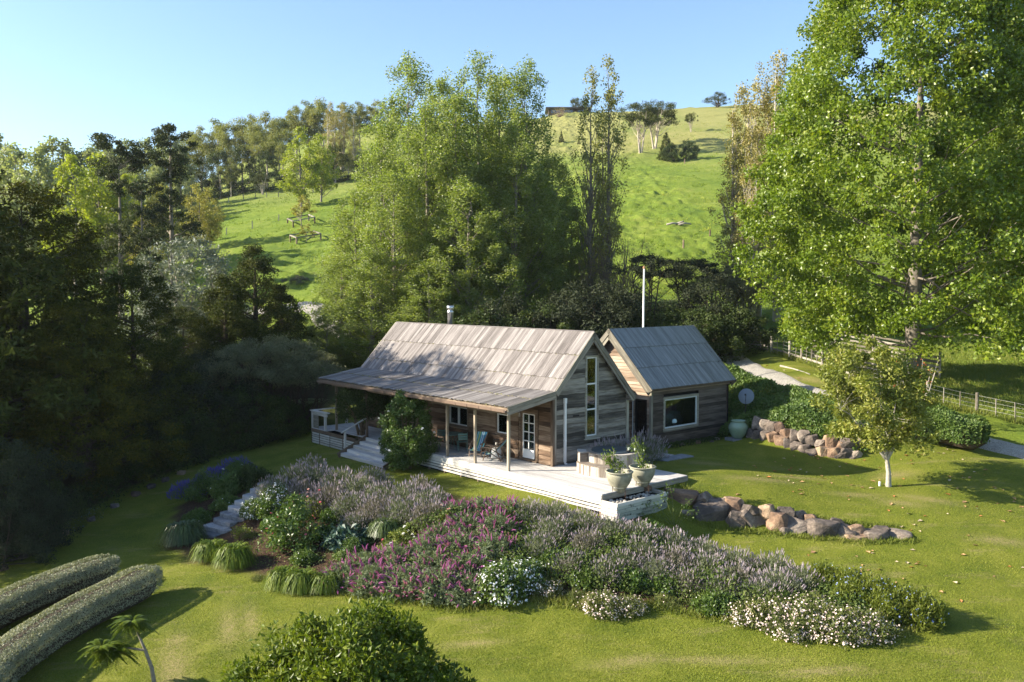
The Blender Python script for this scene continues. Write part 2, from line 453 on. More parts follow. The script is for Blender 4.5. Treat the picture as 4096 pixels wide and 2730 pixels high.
DRIVE = [(13.6, 62.5), (15.0, 61.0), (15.0, 57.0), (15.2, 54.0), (15.5, 51.5), (16.1, 49.2), (16.9, 47.4), (18.2, 45.6), (20.2, 43.8), (22.4, 42.0), (24.4, 40.0), (27.5, 37.2), (33, 34)]
past = sstep(1.5, 6, dl) * sstep(64, 74, GY + .0 * GX)
ax = np.clip(np.abs(GX) / 60, 0, 1)
tus = (vnoise(GX * .5, GY * 1.0, 3) ** 3 * .55 + vnoise(GX * 1.2, GY * 1.9, 5) ** 2 * .45 + .18 * vnoise(GX * 2.6, GY * 2.6, 15) + .25 * (vnoise(GX * .16, GY * .28, 8) - .5))
GZ = GZ + past * tus * (1 - .4 * ax)
GZ += (1 - past) * sstep(.3, 2, dl) * .12 * vnoise(GX * 1.4, GY * 1.4, 9)
def linedist(x, y, pts):
    d = np.full(x.shape, 1e9)
    for (ax_, ay_), (bx, by) in zip(pts[:-1], pts[1:]):
        ex, ey = bx - ax_, by - ay_
        t = np.clip(((x - ax_) * ex + (y - ay_) * ey) / (ex * ex + ey * ey), 0, 1)
        d = np.minimum(d, np.hypot(x - ax_ - t * ex, y - ay_ - t * ey))
    return d
TRACK = [(-27, 80), (-22, 78.7), (-18.8, 77.0), (-16.9, 75.2), (-15.4, 72.8), (-13, 70)]
dd = np.minimum(linedist(GX, GY, DRIVE), linedist(GX, GY, TRACK))
GZ = np.where(dd < 2.2, GZ + (ground(GX, GY) - .03 - GZ) * (1 - sstep(1.3, 2.2, dd)), GZ)
nx, ny = len(xs), len(ys)
ii = np.arange(nx - 1)[None, :] + np.arange(ny - 1)[:, None] * nx
Q = np.stack([ii, ii + 1, ii + 1 + nx, ii + nx], -1).reshape(-1, 4)


def ground_mat():
    m, t, b, out = nodes('ground_cover')
    tc = N_(t, 'TexCoord'); co = tc.outputs['Object']
    at = N_(t, 'Attribute', attribute_name='zone'); sp = N_(t, 'SeparateColor'); t.links.new(at.outputs['Color'], sp.inputs[0])
    # mown lawn
    n1 = noise(t, co, .55, 5, .65); n2 = noise(t, co, 9., 4, .7); n3 = noise(t, co, 1.3, 4, .65, (.35, 1.2, 1)); n4 = noise(t, co, 34., 3, .7)
    n5 = noise(t, co, 15., 3, .8)
    f = math_(t, 'ADD', math_(t, 'MULTIPLY', n1, .42), math_(t, 'MULTIPLY', math_(t, 'ADD', n5, n4), .30))
    lawn = ramp(t, f, [(.38, (.078, .120, .011)), (.51, (.172, .200, .020)), (.64, (.285, .285, .050))])
    dry = ramp(t, math_(t, 'ADD', math_(t, 'MULTIPLY', n3, .75), math_(t, 'MULTIPLY', n2, .25)), [(.54, (0, 0, 0)), (.68, (1, 1, 1))])
    straw = ramp(t, n4, [(.3, (.26, .22, .085)), (.7, (.40, .33, .15))])
    lawn = mixc(t, math_(t, 'MULTIPLY', dry, .55), lawn, straw)
    at2 = N_(t, 'Attribute', attribute_name='worn')
    wn = math_(t, 'MULTIPLY', at2.outputs['Fac'], ramp(t, n2, [(.35, (.35, .35, .35)), (.6, (1, 1, 1))]), True)
    lawn = mixc(t, wn, lawn, straw)
    # pasture
    p1 = noise(t, co, .09, 5, .6); p2 = noise(t, co, 1.1, 5, .7, (1, .6, 1)); p3 = noise(t, co, 5., 3, .7)
    f = math_(t, 'ADD', math_(t, 'MULTIPLY', p1, .45), math_(t, 'ADD', math_(t, 'MULTIPLY', p2, .40), math_(t, 'MULTIPLY', p3, .2)))
    pas = ramp(t, f, [(.36, (.085, .15, .016)), (.54, (.165, .228, .025)), (.70, (.255, .285, .055))])
    dryp = ramp(t, math_(t, 'ADD', math_(t, 'MULTIPLY', p2, .4), math_(t, 'MULTIPLY', p3, .6)), [(.3, (.27, .235, .10)), (.7, (.38, .33, .15))])
    hil = math_(t, 'ADD', sp.outputs[1], math_(t, 'MULTIPLY', math_(t, 'SUBTRACT', p1, .5), math_(t, 'MULTIPLY', sp.outputs[1], 2.6)), True)
    pas = mixc(t, math_(t, 'MULTIPLY', hil, .6), pas, dryp)
    gr = mixc(t, sp.outputs[0], pas, lawn)
    # bare soil / bark mulch and leaf litter
    s1 = noise(t, co, 16., 4, .75); s2 = noise(t, co, 2.2, 3, .6)
    soil = ramp(t, s1, [(.30, (.030, .019, .012)), (.55, (.085, .05, .030)), (.75, (.20, .125, .075))])
    gr = mixc(t, sp.outputs[2], gr, mixc(t, ramp(t, s2, [(.62, (0, 0, 0)), (.72, (.5, .5, .5))]), soil, (.10, .15, .03)))
    at3 = N_(t, 'Attribute', attribute_name='wood')
    gr = mixc(t, at3.outputs['Fac'], gr, ramp(t, s1, [(.3, (.02, .018, .01)), (.7, (.07, .06, .03))]))
    t.links.new(gr, b.inputs['Base Color'])
    b.inputs['Roughness'].default_value = .85; b.inputs['Specular IOR Level'].default_value = .15
    h = math_(t, 'ADD', math_(t, 'MULTIPLY', n2, .8), math_(t, 'ADD', n5, n4))
    bump(t, b, h, .09, 1)
    return m


me = npmesh('ground', np.stack([GX, GY, GZ], -1).reshape(-1, 3), Q, None, [ground_mat()], None, True)
lawnw = 1 - sstep(-.2, .5, dl + .5 * (vnoise(GX * .9, GY * .9, 4) - .5))
lawnw = np.maximum(lawnw, (1 - sstep(56, 63, GY)) * sstep(10, 13, GX) * (1 - sstep(22, 26, GX)))
dryw = np.clip(sstep(140, 215, GY + 12 * vnoise(GX * .08, GY * .08, 2)) * sstep(-12, 4, GX) * (.4 + .6 * sstep(32, 40, GZ)), 0, 1) + .35 * sstep(150, 168, GY) * (1 - sstep(-20, -12, GX))
bedw = 1 - sstep(-.35, .15, db + .5 * (vnoise(GX * 1.7, GY * 1.7, 6) - .5))
woodw = np.clip(sstep(.2, 1.0, dl) * (1 - sstep(58, 66, GY)) * (1 - sstep(-13, -8, GX)) + sstep(176, 182, GY + .2 * np.abs(GX + 40)) * (1 - sstep(-22, -16, GX)) * (1 - sstep(-150, -110, -GX)), 0, 1)
z4 = np.stack([lawnw, dryw, bedw, np.ones_like(lawnw)], -1).astype(np.float32)
at = me.color_attributes.new('zone', 'FLOAT_COLOR', 'POINT'); at.data.foreach_set('color', z4.ravel())
WORN = ((-8.6, 25.9, 1.9, 1.5, .28), (-8.0, 26.1, 1.9, 1.4, .22), (-9.3, 23.3, 1.9, 2.2, .45), (-9.9, 25.2, 1.9, .5, .3), (-1.2, 24.2, .1, 1., .2), (5.4, 22.9, -.1, 1.8, .22), (3.2, 23.0, .2, 1., .3),
                        (8.6, 38, .1, 1., .5), (16.6, 37.3, 0, .8, .5), (15.2, 33.6, -.4, .9, .3), (16.4, 33.9, -.5, 1.1, .3), (10.2, 35.2, .1, 1.5, .35), (12.0, 36.4, .2, 1.3, .3), (13.8, 34.4, 0, 1., .25), (17.5, 30.6, -.2, 1, .3), (18.6, 28.4, .3, .9, .3), (8, 22.2, .1, 1.2, .2),
                        (20.0, 46.5, -.9, 3.0, .6), (17.3, 50.5, -.9, 1.5, .4), (15.0, 22.0, .2, 1.4, .25))
def worn_at(x, y):
    w = np.zeros_like(x)
    for cx, cy, a, L, Wd in WORN:
        c, s = math.cos(a), math.sin(a); ex = (x - cx) * c + (y - cy) * s; ey = -(x - cx) * s + (y - cy) * c
        w = np.maximum(w, np.exp(-(ex / L) ** 2 - (ey / Wd) ** 2) * .95)
    return w
worn = worn_at(GX, GY)
for nm, w in (('worn', worn), ('wood', woodw)):
    a_ = me.attributes.new(nm, 'FLOAT', 'POINT'); a_.data.foreach_set('value', w.astype(np.float32).ravel())
tag(put('ground', me), 'mown lawn and green pasture rising to the hilltop', kind='structure')


def ribbon(name, path, w, mat, lift=.03, label=None, jag=.22, seed=1):
    """A strip that follows the land, with uneven edges."""
    P = []
    for (x0, y0), (x1, y1) in zip(path[:-1], path[1:]):
        n = max(2, int(math.hypot(x1 - x0, y1 - y0) / .35))
        for k in range(n): P.append((x0 + (x1 - x0) * k / n, y0 + (y1 - y0) * k / n))
    P.append(path[-1]); P = np.array(P)
    for _ in range(6): P[1:-1] = (P[:-2] + P[2:] + 2 * P[1:-1]) / 4
    T = np.gradient(P, axis=0); T /= np.linalg.norm(T, axis=1)[:, None]; Nn = np.stack([T[:, 1], -T[:, 0]], 1)
    k = 9; n = len(P); off = np.linspace(-1, 1, k)
    g = np.random.default_rng(seed)
    jl = w / 2 * (1 + jag * np.convolve(g.normal(size=n + 4), np.ones(5) / 5, 'valid')); jr = w / 2 * (1 + jag * np.convolve(g.normal(size=n + 4), np.ones(5) / 5, 'valid'))
    X = P[:, None, 0] + Nn[:, None, 0] * off[None] * np.where(off[None] < 0, jl[:, None], jr[:, None])
    Y = P[:, None, 1] + Nn[:, None, 1] * off[None] * np.where(off[None] < 0, jl[:, None], jr[:, None])
    Zz = ground(X, Y) + lift + .03 * (1 - off[None] ** 2) + np.where(np.abs(off) > .95, -.12, 0)[None] + .02 * g.uniform(size=X.shape)
    i = np.arange(n - 1)[:, None] * k + np.arange(k - 1)[None]
    me = npmesh(name, np.stack([X, Y, Zz], -1).reshape(-1, 3), np.stack([i, i + 1, i + k + 1, i + k], -1).reshape(-1, 4), None, [mat], None, True)
    return tag(put(name, me), label, kind='structure')


def gravel_mat():
    m, t, b, out = nodes('pale_gravel')
    tc = N_(t, 'TexCoord'); co = tc.outputs['Object']
    v = N_(t, 'TexVoronoi'); v.inputs['Scale'].default_value = 26; t.links.new(co, v.inputs['Vector'])
    n1 = noise(t, co, .8, 4, .6); n2 = noise(t, co, 30, 3)
    c = ramp(t, math_(t, 'ADD', math_(t, 'MULTIPLY', v.outputs['Color'], .5), math_(t, 'MULTIPLY', n1, .6)), [(.25, (.17, .155, .13)), (.55, (.34, .315, .275)), (.85, (.50, .475, .43))])
    c = mixc(t, ramp(t, n1, [(.60, (0, 0, 0)), (.72, (.7, .7, .7))]), c, (.15, .17, .06))
    t.links.new(c, b.inputs['Base Color']); b.inputs['Roughness'].default_value = .9
    bump(t, b, math_(t, 'ADD', v.outputs['Distance'], n2), .03)
    return m
M_gravel = gravel_mat()
ribbon('driveway', DRIVE, 1.9, M_gravel, .05, 'pale gravel driveway curving past the fence')
ribbon('track', TRACK, 2.4, M_gravel, .06, 'gravel track behind the dark conifers', seed=4)

# ---------------------------------------------------------------- timber house
ROT = TH
house = thing('timber_house', 'long weathered timber house with a tall gable window and a shingled veranda roof', 'house', (HX, HY, 0), ROT)
RIDGE = (2.15, 5.60); EAVE = (-.12, 3.21); REAR = (4.89, 2.60); VER = (-2.7753, 2.7646)
Y0, Y1 = -.30, 15.10          # roof ends along the ridge
WL, WR, WEND = 0., 4.60, 14.80  # walls

def roofz(x):
    return EAVE[1] + (RIDGE[1] - EAVE[1]) * (x - EAVE[0]) / (RIDGE[0] - EAVE[0]) if x < RIDGE[0] else RIDGE[1] + (REAR[1] - RIDGE[1]) * (x - RIDGE[0]) / (REAR[0] - RIDGE[0])

# inner body behind the cladding, with rebates where windows and doors are
def body(openings_front, name='wall'):
    b = MB()
    # gable prism set 5 cm inside the cladding, 15 cm deep recesses come from leaving the shell open behind the panes
    x0, x1 = WL + .16, WR - .05; z0 = -.3
    for yy in (.16, WEND - .02):
        V = [(x0, yy, z0), (x1, yy, z0), (x1, yy, roofz(x1) - .16), (RIDGE[0], yy, RIDGE[1] - .17), (x0, yy, roofz(x0) - .16)]
        b.add(V, [(0, 1, 2, 3, 4)])
    b.add([(x0, .16, z0), (x0, WEND, z0), (x0, WEND, roofz(x0) - .16), (x0, .16, roofz(x0) - .16)], [(0, 3, 2, 1)])
    b.add([(x1, .16, z0), (x1, WEND, z0), (x1, WEND, roofz(x1) - .16), (x1, .16, roofz(x1) - .16)], [(0, 1, 2, 3)])
    return b.build(name, M_inner, house)
body([])

def waney(L, h, seed, lap=.055, wav=.026):
    """One rough-sawn board: long axis X, outward -Y, lower edge left wavy as cut from the log."""
    g = random.Random(seed); n = max(2, int(L / .3)); b = MB(); V = []
    for k in range(n + 1):
        x = L * k / n; d = g.uniform(-wav, wav); o = lap + g.uniform(-.004, .006)
        V += [(x, .012, h + .03), (x, -.010, h + .03), (x, -o, d), (x, -o + .038, d + .004)]
    F = []
    for k in range(n):
        a = 4 * k
        F += [(a + 1, a + 2, a + 6, a + 5), (a + 2, a + 3, a + 7, a + 6), (a, a + 1, a + 5, a + 4)]
    F += [(0, 3, 2, 1), (4 * n, 4 * n + 1, 4 * n + 2, 4 * n + 3)]
    return b.add(V, F)

def clad(parent, mat, z0, z1, h, spans, place, rotz, wav=.028, name='weatherboard', seed=0, split=5.2):
    """Courses of boards. spans(z_low, z_high) gives the runs; place(x, z) the local point."""
    z = z0; k = seed * 100
    while z < z1 - .02:
        hh = h * rnd.uniform(.9, 1.1)
        for a, c in spans(z, z + hh):
            cuts = [a]
            while c - cuts[-1] > split: cuts.append(cuts[-1] + rnd.uniform(.5, .9) * split)
            if c - cuts[-1] < .5 and len(cuts) > 1: cuts.pop()
            cuts.append(c)
            for p, q in zip(cuts[:-1], cuts[1:]):
                k += 1
                if q - p < .06: continue
                waney(q - p - .006, hh, k, wav=wav).build(name, mat, parent, place(p, z), (rnd.uniform(-.006, .006), rnd.uniform(-.004, .004) * min(1, 1.5 / (q - p)), rotz))
        z += hh

# gable end (faces the viewer's right); tall window between x 1.90 and 2.72, z .95 to 4.60
def gable_spans(za, zb):
    zm = zb + .02
    def xl(z): return max(WL + .02, EAVE[0] + (z + .20 - EAVE[1]) / (RIDGE[1] - EAVE[1]) * (RIDGE[0] - EAVE[0]))
    def xr(z): return min(WR, RIDGE[0] + (RIDGE[1] - z - .20) / (RIDGE[1] - REAR[1]) * (REAR[0] - RIDGE[0]))
    a, c = xl(za + .08), xr(za + .08)
    if c - a < .1: return []
    if zb < .95 or za > 4.52: return [(a, c)]
    return [(a, 1.90), (2.74, c)]
clad(house, M_board, -.28, 5.35, .205, gable_spans, lambda x, z: (x, 0, z), 0, seed=1)
# long front wall under the veranda: runs along u, faces -x
HOLES = [(.84, 2.16, .0, 2.25), (2.80, 3.72, .9, 1.96), (5.70, 7.31, .9, 1.96), (12.26, 13.90, .9, 1.84)]
def front_spans(za, zb):
    xs_ = [(.09, WEND)]
    for a, c, l, h_ in HOLES:
        if zb > l + .03 and za < h_ - .03:
            xs_ = [t for p, q in xs_ for t in (((p, a), (c, q)) if p < a and q > c else ((p, q),))]
    return xs_
clad(house, M_brown, .02, 3.0, .20, lambda a, c: [(-q, -p) for p, q in front_spans(a, c)], lambda x, z: (0, -x, z), -math.pi / 2, seed=2, split=4.2)
# rear and far walls, seen only from a step to the side
clad(house, M_board, -.28, 2.5, .26, lambda a, c: [(.0, WEND)], lambda x, z: (WR, x, z), math.pi / 2, seed=3, split=20)
clad(house, M_board, -.28, 5.2, .26, lambda a, c: [(WR - q, WR - p) for p, q in ((max(WL, EAVE[0] + (a + .2 - EAVE[1]) / 2.39 * 2.27), min(WR, RIDGE[0] + (RIDGE[1] - a - .2) / 3.0 * 2.74)),) if q - p > .2], lambda x, z: (WR - x, WEND, z), math.pi, seed=4, split=20)

def along(L, w, t, seed=0, taper=0):
    """A plain sawn piece, long axis X."""
    b = MB(); b.box(0, -w / 2, -t / 2, L, w / 2, t / 2); return b
def piece(name, mat, p, q, w, t, parent, up=(0, 0, 1)):
    """A straight timber from p to q with its grain along the length."""
    p, q = Vector(p), Vector(q); d = q - p
    xax = d.normalized(); yax = Vector(up).cross(xax).normalized(); zax = xax.cross(yax)
    o = along(d.length, w, t).build(name, mat, parent)
    M = Matrix((xax, yax, zax)).transposed().to_4x4(); M.translation = p
    o.matrix_local = M
    return o

# corner posts and gable trims
piece('corner_board', M_frame, (-.055, -.05, -.3), (-.055, -.05, 3.02), .13, .13, house, (0, 1, 0))
piece('corner_board', M_board, (.085, -.050, -.3), (.085, -.050, 3.15), .14, .03, house, (0, 1, 0))
piece('corner_board', M_barge, (WR + .01, -.05, -.3), (WR + .01, -.05, 2.72), .14, .12, house, (0, 1, 0))
piece('corner_board', M_frame, (-.02, WEND + .02, -.3), (-.02, WEND + .02, 3.0), .12, .12, house, (0, 1, 0))

# roof: a sheet with three lapped courses of long shingle boards on the front slope
def slab(pa, pb, y0, y1, t):
    (xa, za), (xb, zb) = pa, pb
    V = [(xa, y0, za), (xb, y0, zb), (xb, y1, zb), (xa, y1, za)]
    V += [(x, y, z - t) for x, y, z in V]
    return V, [(0, 3, 2, 1) if xa > xb else (0, 1, 2, 3), (4, 5, 6, 7), (0, 1, 5, 4), (1, 2, 6, 5), (2, 3, 7, 6), (3, 0, 4, 7)]
def roof_sheet(name, slopes, y0, y1, parent, mat, drop=.045):
    b = MB()
    for pa, pb in slopes:
        b.add(*slab((pa[0], pa[1] - drop), (pb[0], pb[1] - drop), y0, y1, .07))
    return b.build(name, mat, parent)
roof = roof_sheet('roof', [(RIDGE, EAVE), (RIDGE, REAR)], Y0 + .03, Y1 - .03, house, M_frame)
ver = roof_sheet('veranda_roof', [(EAVE, VER)], Y0 + .03, Y1 - .03, house, M_frame)

def courses(name, parent, pa, pb, y0, y1, cuts, wmin, wmax, mat, rag=.03, t=.022, gap=.006, seed=0, cap=300):
    """Shingle boards laid down the slope from pa (top) to pb (bottom) in lapped courses."""
    A = Vector((pa[0], 0, pa[1])); B = Vector((pb[0], 0, pb[1])); d = B - A; L = d.length; d.normalize()
    up = Vector((0, 1, 0)).cross(d); up = up if up.z > 0 else -up
    g = random.Random(seed); n = 0
    for c, (s0, s1) in enumerate(zip(cuts[:-1], cuts[1:])):
        y = y0
        while y < y1 - .01:
            w = g.uniform(wmin, wmax)
            if y1 - y - w < wmin * .6: w = y1 - y
            l0 = max(0, s0 * L - .06); l1 = s1 * L + g.uniform(-rag, rag)
            lift = .006 + .020 + g.uniform(0, .006)
            p = A + d * l0 + up * .004; q = A + d * l1 + up * (lift if c < len(cuts) - 1 else .01)
            p.y = q.y = y + w / 2; q.y += g.uniform(-.006, .006)
            o = piece(name, mat, p, q, w - gap * g.uniform(.6, 1.8), t, parent, up)
            n += 1; y += w
    return n
N1 = courses('roof_shingle', roof, RIDGE, EAVE, Y0, Y1, (0, .40, .80, 1.02), .125, .195, M_roof, seed=3)
courses('rear_shingle', roof, RIDGE, REAR, Y0, Y1, (0, .36, .70, 1.0), .55, .75, M_roof, seed=4)
N2 = courses('veranda_shingle', ver, (EAVE[0] - .02, EAVE[1] - .03), VER, Y0, Y1, (0, .50, 1.015), .11, .19, M_verroof, rag=.045, seed=5)
piece('ridge_cap', M_roof, (RIDGE[0] + .06, Y0, RIDGE[1] - .015), (RIDGE[0] + .06, Y1, RIDGE[1] - .015), .15, .025, roof, (.75, 0, .66))
# moss caught along the laps
def moss(parent, pa, pb, fr, n, w=.05):
    P = []
    for f_, share in fr:
        k = int(n * share); y = rng.uniform(Y0, Y1, k); f2 = f_ + rng.normal(size=k) * .006
        P.append(np.stack([pa[0] + (pb[0] - pa[0]) * f2, y, pa[1] + (pb[1] - pa[1]) * f2 + .02], 1))
    P = np.concatenate(P)
    V, q_ = leafq(rng, P, w, .8, N=np.tile([-.3, 0, 1.], (len(P), 1)), w=1.5)
    o = put('moss', npmesh('moss', V, q_, None, [M_moss]), parent); o['kind'] = 'stuff'
moss(roof, RIDGE, EAVE, ((.405, .34), (.805, .33), (1.01, .33)), 1500)
moss(ver, EAVE, VER, ((.505, .5), (1.0, .5)), 900)

# barge boards at both gable ends, doubled as on the house
for yy, s in ((Y0 - .022, -1), (Y1 + .022, 1)):
    for (pa, pb) in ((RIDGE, EAVE), (RIDGE, REAR)):
        dx, dz = pb[0] - pa[0], pb[1] - pa[1]; L = math.hypot(dx, dz); nx_, nz_ = (dz / L, -dx / L) if dx < 0 else (-dz / L, dx / L)
        nz_ = abs(nz_); nx_ = -abs(dz / L) if dx < 0 else abs(dz / L)
        for dn, wd, oy, mm in ((-.075, .19, 0, M_barge), (-.19, .16, -s * .035, M_board)):
            piece('barge_board', mm, (pa[0] + nx_ * dn, yy + oy, pa[1] + nz_ * dn - (.02 if dn < -.1 else 0)), (pb[0] + nx_ * dn + dx / L * .06, yy + oy, pb[1] + nz_ * dn + dz / L * .06), wd, .04, house, (0, s, 0))
    dx, dz = VER[0] - EAVE[0], VER[1] - EAVE[1]; L = math.hypot(dx, dz)
    for dn, wd, oy, mm in ((-.075, .18, 0, M_barge), (-.24, .17, -s * .035, M_board)):
        piece('barge_board', mm, (EAVE[0] - .01, yy + oy + s * .002, EAVE[1] + dn), (VER[0], yy + oy + s * .002, VER[1] + dn), wd, .04, house, (0, s, 0))
# soffit blocks at the lower right barge tip
piece('barge_return', M_board, (WR + .02, Y0 + .02, REAR[1] - .02), (WR + .02, 0, REAR[1] - .02), .18, .28, house)

# gutter, fascia, beam and posts of the veranda
piece('fascia_board', M_frame, (VER[0] + .06, Y0 + .02, VER[1] - .13), (VER[0] + .06, Y1 - .02, VER[1] - .13), .03, .16, house)
gb = MB(); gx = VER[0] - .055; gzz = VER[1] - .15
prof = [(.055, .055), (.05, -.055), (-.045, -.06), (-.06, .05), (-.048, .052), (-.036, -.045), (.038, -.042), (.043, .055)]
Vg = [(gx + a, yy, gzz + b_) for yy in (Y0 + .05, Y1 - .02) for a, b_ in prof]; k8 = len(prof)
gutter = gb.add(Vg, [(i, (i + 1) % k8, k8 + (i + 1) % k8, k8 + i) for i in range(k8)] + [tuple(range(k8))[::-1], tuple(range(k8, 2 * k8))]).build('gutter', M_gutter, house)
cm = MB().box(-.066, -.016, -.068, -.042, .016, .058).box(-.066, -.016, -.068, .05, .016, -.056).mesh('gutter_clip', M_gutter)
for k in range(20): put('gutter_clip', cm, gutter, (gx, Y0 + .12 + k * .795, gzz))
piece('veranda_beam', M_frame, (-2.046, Y0 + .1, 2.40), (-2.046, Y1 - .2, 2.40), .08, .17, house)
for k in range(16): piece('rafter', M_frame, (0, .25 + k * .97, 3.05), (-2.68, .25 + k * .97, 2.60), .05, .11, house)
for yy in (.476, 2.675, 4.669, 6.95, 11.45, 14.5): piece('veranda_post', M_post if yy < 10 else M_frame, (-2.046, yy, .0), (-2.046, yy, 2.32), .10, .10, house, (0, 1, 0))

# downpipe on the gable, flue through the rear slope
dp = MB(); dp.box(.59, -.13, .10, .69, -.045, 2.62); dp.box(.575, -.14, 2.62, .705, -.04, 2.84); dp.box(.585, -.135, 1.0, .695, -.04, 1.06)
dp.tube([(.64, -.085, .14), (.645, -.09, .05), (.70, -.15, .0)], .045, 8)
dp.build('downpipe', M_white, house)
fl = MB(); fl.lathe([(.155, 5.2), (.155, 6.22), (.175, 6.24), (.175, 6.30), (.12, 6.36), (.12, 6.44)], 18, 0, (2.42, 10.35, 0))
flue = fl.build('flue', M_steel, house, smooth=True)
cw = MB(); cw.lathe([(.15, 6.40), (.19, 6.42), (.19, 6.60), (.17, 6.605), (.165, 6.50)], 18, 0, (2.42, 10.35, 0)); cw.build('cowl', M_steel, flue, smooth=True)


def window(parent, org, ax, out, W_, H_, cols, rows, fr=.09, sash=.05, fm=M_frame, sm=M_white, curtain=(), depth=.10, name='window', sill=True, mun=.03, proud=.05):
    """Framed window: ax = unit vector along its width, out = outward normal, org = lower corner."""
    ax = Vector(ax); out = Vector(out); up = Vector((0, 0, 1)); org = Vector(org)
    M = Matrix((ax, out, up)).transposed().to_4x4(); M.translation = org
    root = MB()
    root.box(-fr, -depth, -fr, 0, proud, H_ + fr); root.box(W_, -depth, -fr, W_ + fr, proud, H_ + fr)
    root.box(0, -depth, H_, W_, proud + .003, H_ + fr); root.box(0, -depth, -fr, W_, proud + .003, 0)
    w = root.build(name, fm, parent); w.matrix_local = M
    if sill: MB().box(-fr - .06, 0, -fr - .045, W_ + fr + .06, proud + .08, -fr + .004).build('sill', fm, w)
    cw_ = W_ / cols
    for c in range(cols):
        s = MB(); x0 = c * cw_ + .004; x1 = (c + 1) * cw_ - .004
        s.box(x0, -.05, .004, x0 + sash, .012, H_ - .004); s.box(x1 - sash, -.05, .004, x1, .012, H_ - .004)
        s.box(x0 + sash, -.05, .004, x1 - sash, .010, .004 + sash); s.box(x0 + sash, -.05, H_ - sash - .004, x1 - sash, .010, H_ - .004)
        so_ = s.build('sash', sm, w)
        for r_ in range(rows):
            z0 = sash + (H_ - 2 * sash) * r_ / rows; z1 = sash + (H_ - 2 * sash) * (r_ + 1) / rows
            MB().box(x0 + sash, -.030, z0 + .004, x1 - sash, -.024, z1 - .004).build('pane', M_glass, w)
            if r_: MB().box(x0 + sash, -.045, z0 - mun / 2, x1 - sash, .006, z0 + mun / 2).build('glazing_bar', sm, w)
    for a, c in curtain: 
        b = MB(); n = 8
        V = [(a + (c - a) * i / n, -.075 + .012 * (i % 2), z) for z in (.03, H_ - .02) for i in range(n + 1)]
        b.add(V, [(i, i + 1, n + 2 + i, n + 1 + i) for i in range(n)]).build('curtain', M_curtain, w)
    return w
FX = (0, -1, 0); FO = (-1, 0, 0)     # front wall: width runs towards the gable end
window(house, (.0, 7.22, .99), FX, FO, 1.43, .88, 2, 1, curtain=((.07, .27), (.78, .92)))
window(house, (.0, 3.62, .99), FX, FO, .74, .88, 1, 1, curtain=((.06, .33),))
window(house, (.0, 13.80, .99), FX, FO, 1.44, .76, 2, 1, sm=M_frame, curtain=((.07, .62), (.82, 1.40)))
tw = window(house, (1.99, .0, 1.04), (1, 0, 0), (0, -1, 0), .66, 3.46, 1, 3, fm=M_barge, sm=M_white, curtain=((.40, .60),), mun=.06)
# glazed door
door = window(house, (.0, 1.98, .10), FX, FO, .96, 2.06, 1, 1, fr=.13, sash=.10, sill=False, name='door', sm=M_frame)
for o in [c for c in door.children if c.name.startswith(('pane',))]: bpy.data.objects.remove(o)
lf = MB(); lf.box(.10, -.03, .02, .86, .02, .36)
for a, c in ((.10, .135), (.46, .49), (.825, .86)): lf.box(a, -.028, .36, c, .018, 1.96)
for z in (.36, .75, 1.145, 1.54, 1.925): lf.box(.10, -.026, z, .86, .014, z + .035)
lf.build('door_leaf', M_white, door)
for c0, c1 in ((.135, .46), (.49, .825)):
    for z0, z1 in ((.395, .75), (.785, 1.145), (1.18, 1.54), (1.575, 1.925)): MB().box(c0, -.012, z0, c1, -.006, z1).build('pane', M_glass, door)
MB().box(.80, .02, 1.02, .84, .07, 1.06).box(.72, .055, 1.03, .84, .07, 1.05).build('handle', M_dkmetal, door)
piece('door_sill', M_frame, (-.06, 2.15, .05), (-.06, .86, .05), .18, .05, house)
piece('sign_board', M_inner, (1.15, -.05, 2.02), (1.52, -.05, 2.02), .02, .05, house)
MB().tube([(1.2, -.05, 2.04), (1.2, -.05, 2.18)], .005, 4).tube([(1.47, -.05, 2.04), (1.47, -.05, 2.18)], .005, 4).build('sign_hanger', M_dkmetal, house)

# ---------------------------------------------------------------- deck, steps, railing
deck = thing('timber_deck', 'bleached timber deck wrapping the veranda, with slatted skirt and wide steps', 'deck', (HX, HY, 0), ROT)
def deckboards(x0, x1, y0, y1, w=.14, z=-.018, name='deck_board'):
    x = x0
    while x < x1 - .02:
        ww = min(w, x1 - x); cuts = [y0]
        while y1 - cuts[-1] > 5.5: cuts.append(cuts[-1] + rnd.uniform(3.2, 4.8))
        cuts.append(y1)
        for a, c in zip(cuts[:-1], cuts[1:]): piece(name, M_deck, (x + ww / 2, a + .002, z + rnd.uniform(-.002, .002)), (x + ww / 2, c - .002, z + rnd.uniform(-.002, .002)), ww - .006, .034, deck)
        x += w
deckboards(-2.18, -.06, -.06, 14.5); deckboards(-2.18, 2.80, -4.88, -.06); deckboards(-2.62, -.06, 14.5, 16.2)
piece('edge_board', M_slat, (-2.20, 7.25, -.10), (-2.20, 1.2, -.10), .03, .125, deck); piece('edge_board', M_slat, (-2.20, 1.2, -.10), (-2.20, -4.88, -.10), .03, .125, deck)
piece('edge_board', M_slat, (-2.205, 7.25, -.225), (-2.205, -.6, -.225), .03, .11, deck); piece('edge_board', M_slat, (-2.205, -.6, -.225), (-2.205, -4.88, -.225), .03, .11, deck)
piece('edge_board', M_barge, (-2.18, -4.90, -.13), (2.80, -4.90, -.13), .03, .19, deck); piece('edge_board', M_frame, (2.82, -4.88, -.13), (2.82, -.3, -.13), .03, .19, deck)
for r_ in range(3):
    z = -.345 - r_ * .125; y = 7.25
    while y > -4.8:
        L = rnd.uniform(2.0, 2.8); c = max(-4.88, y - L)
        piece('slat', M_slat, (-2.20, y, z + rnd.uniform(-.006, .006)), (-2.20, c + .01, z + rnd.uniform(-.006, .006)), .025, .085, deck); y = c
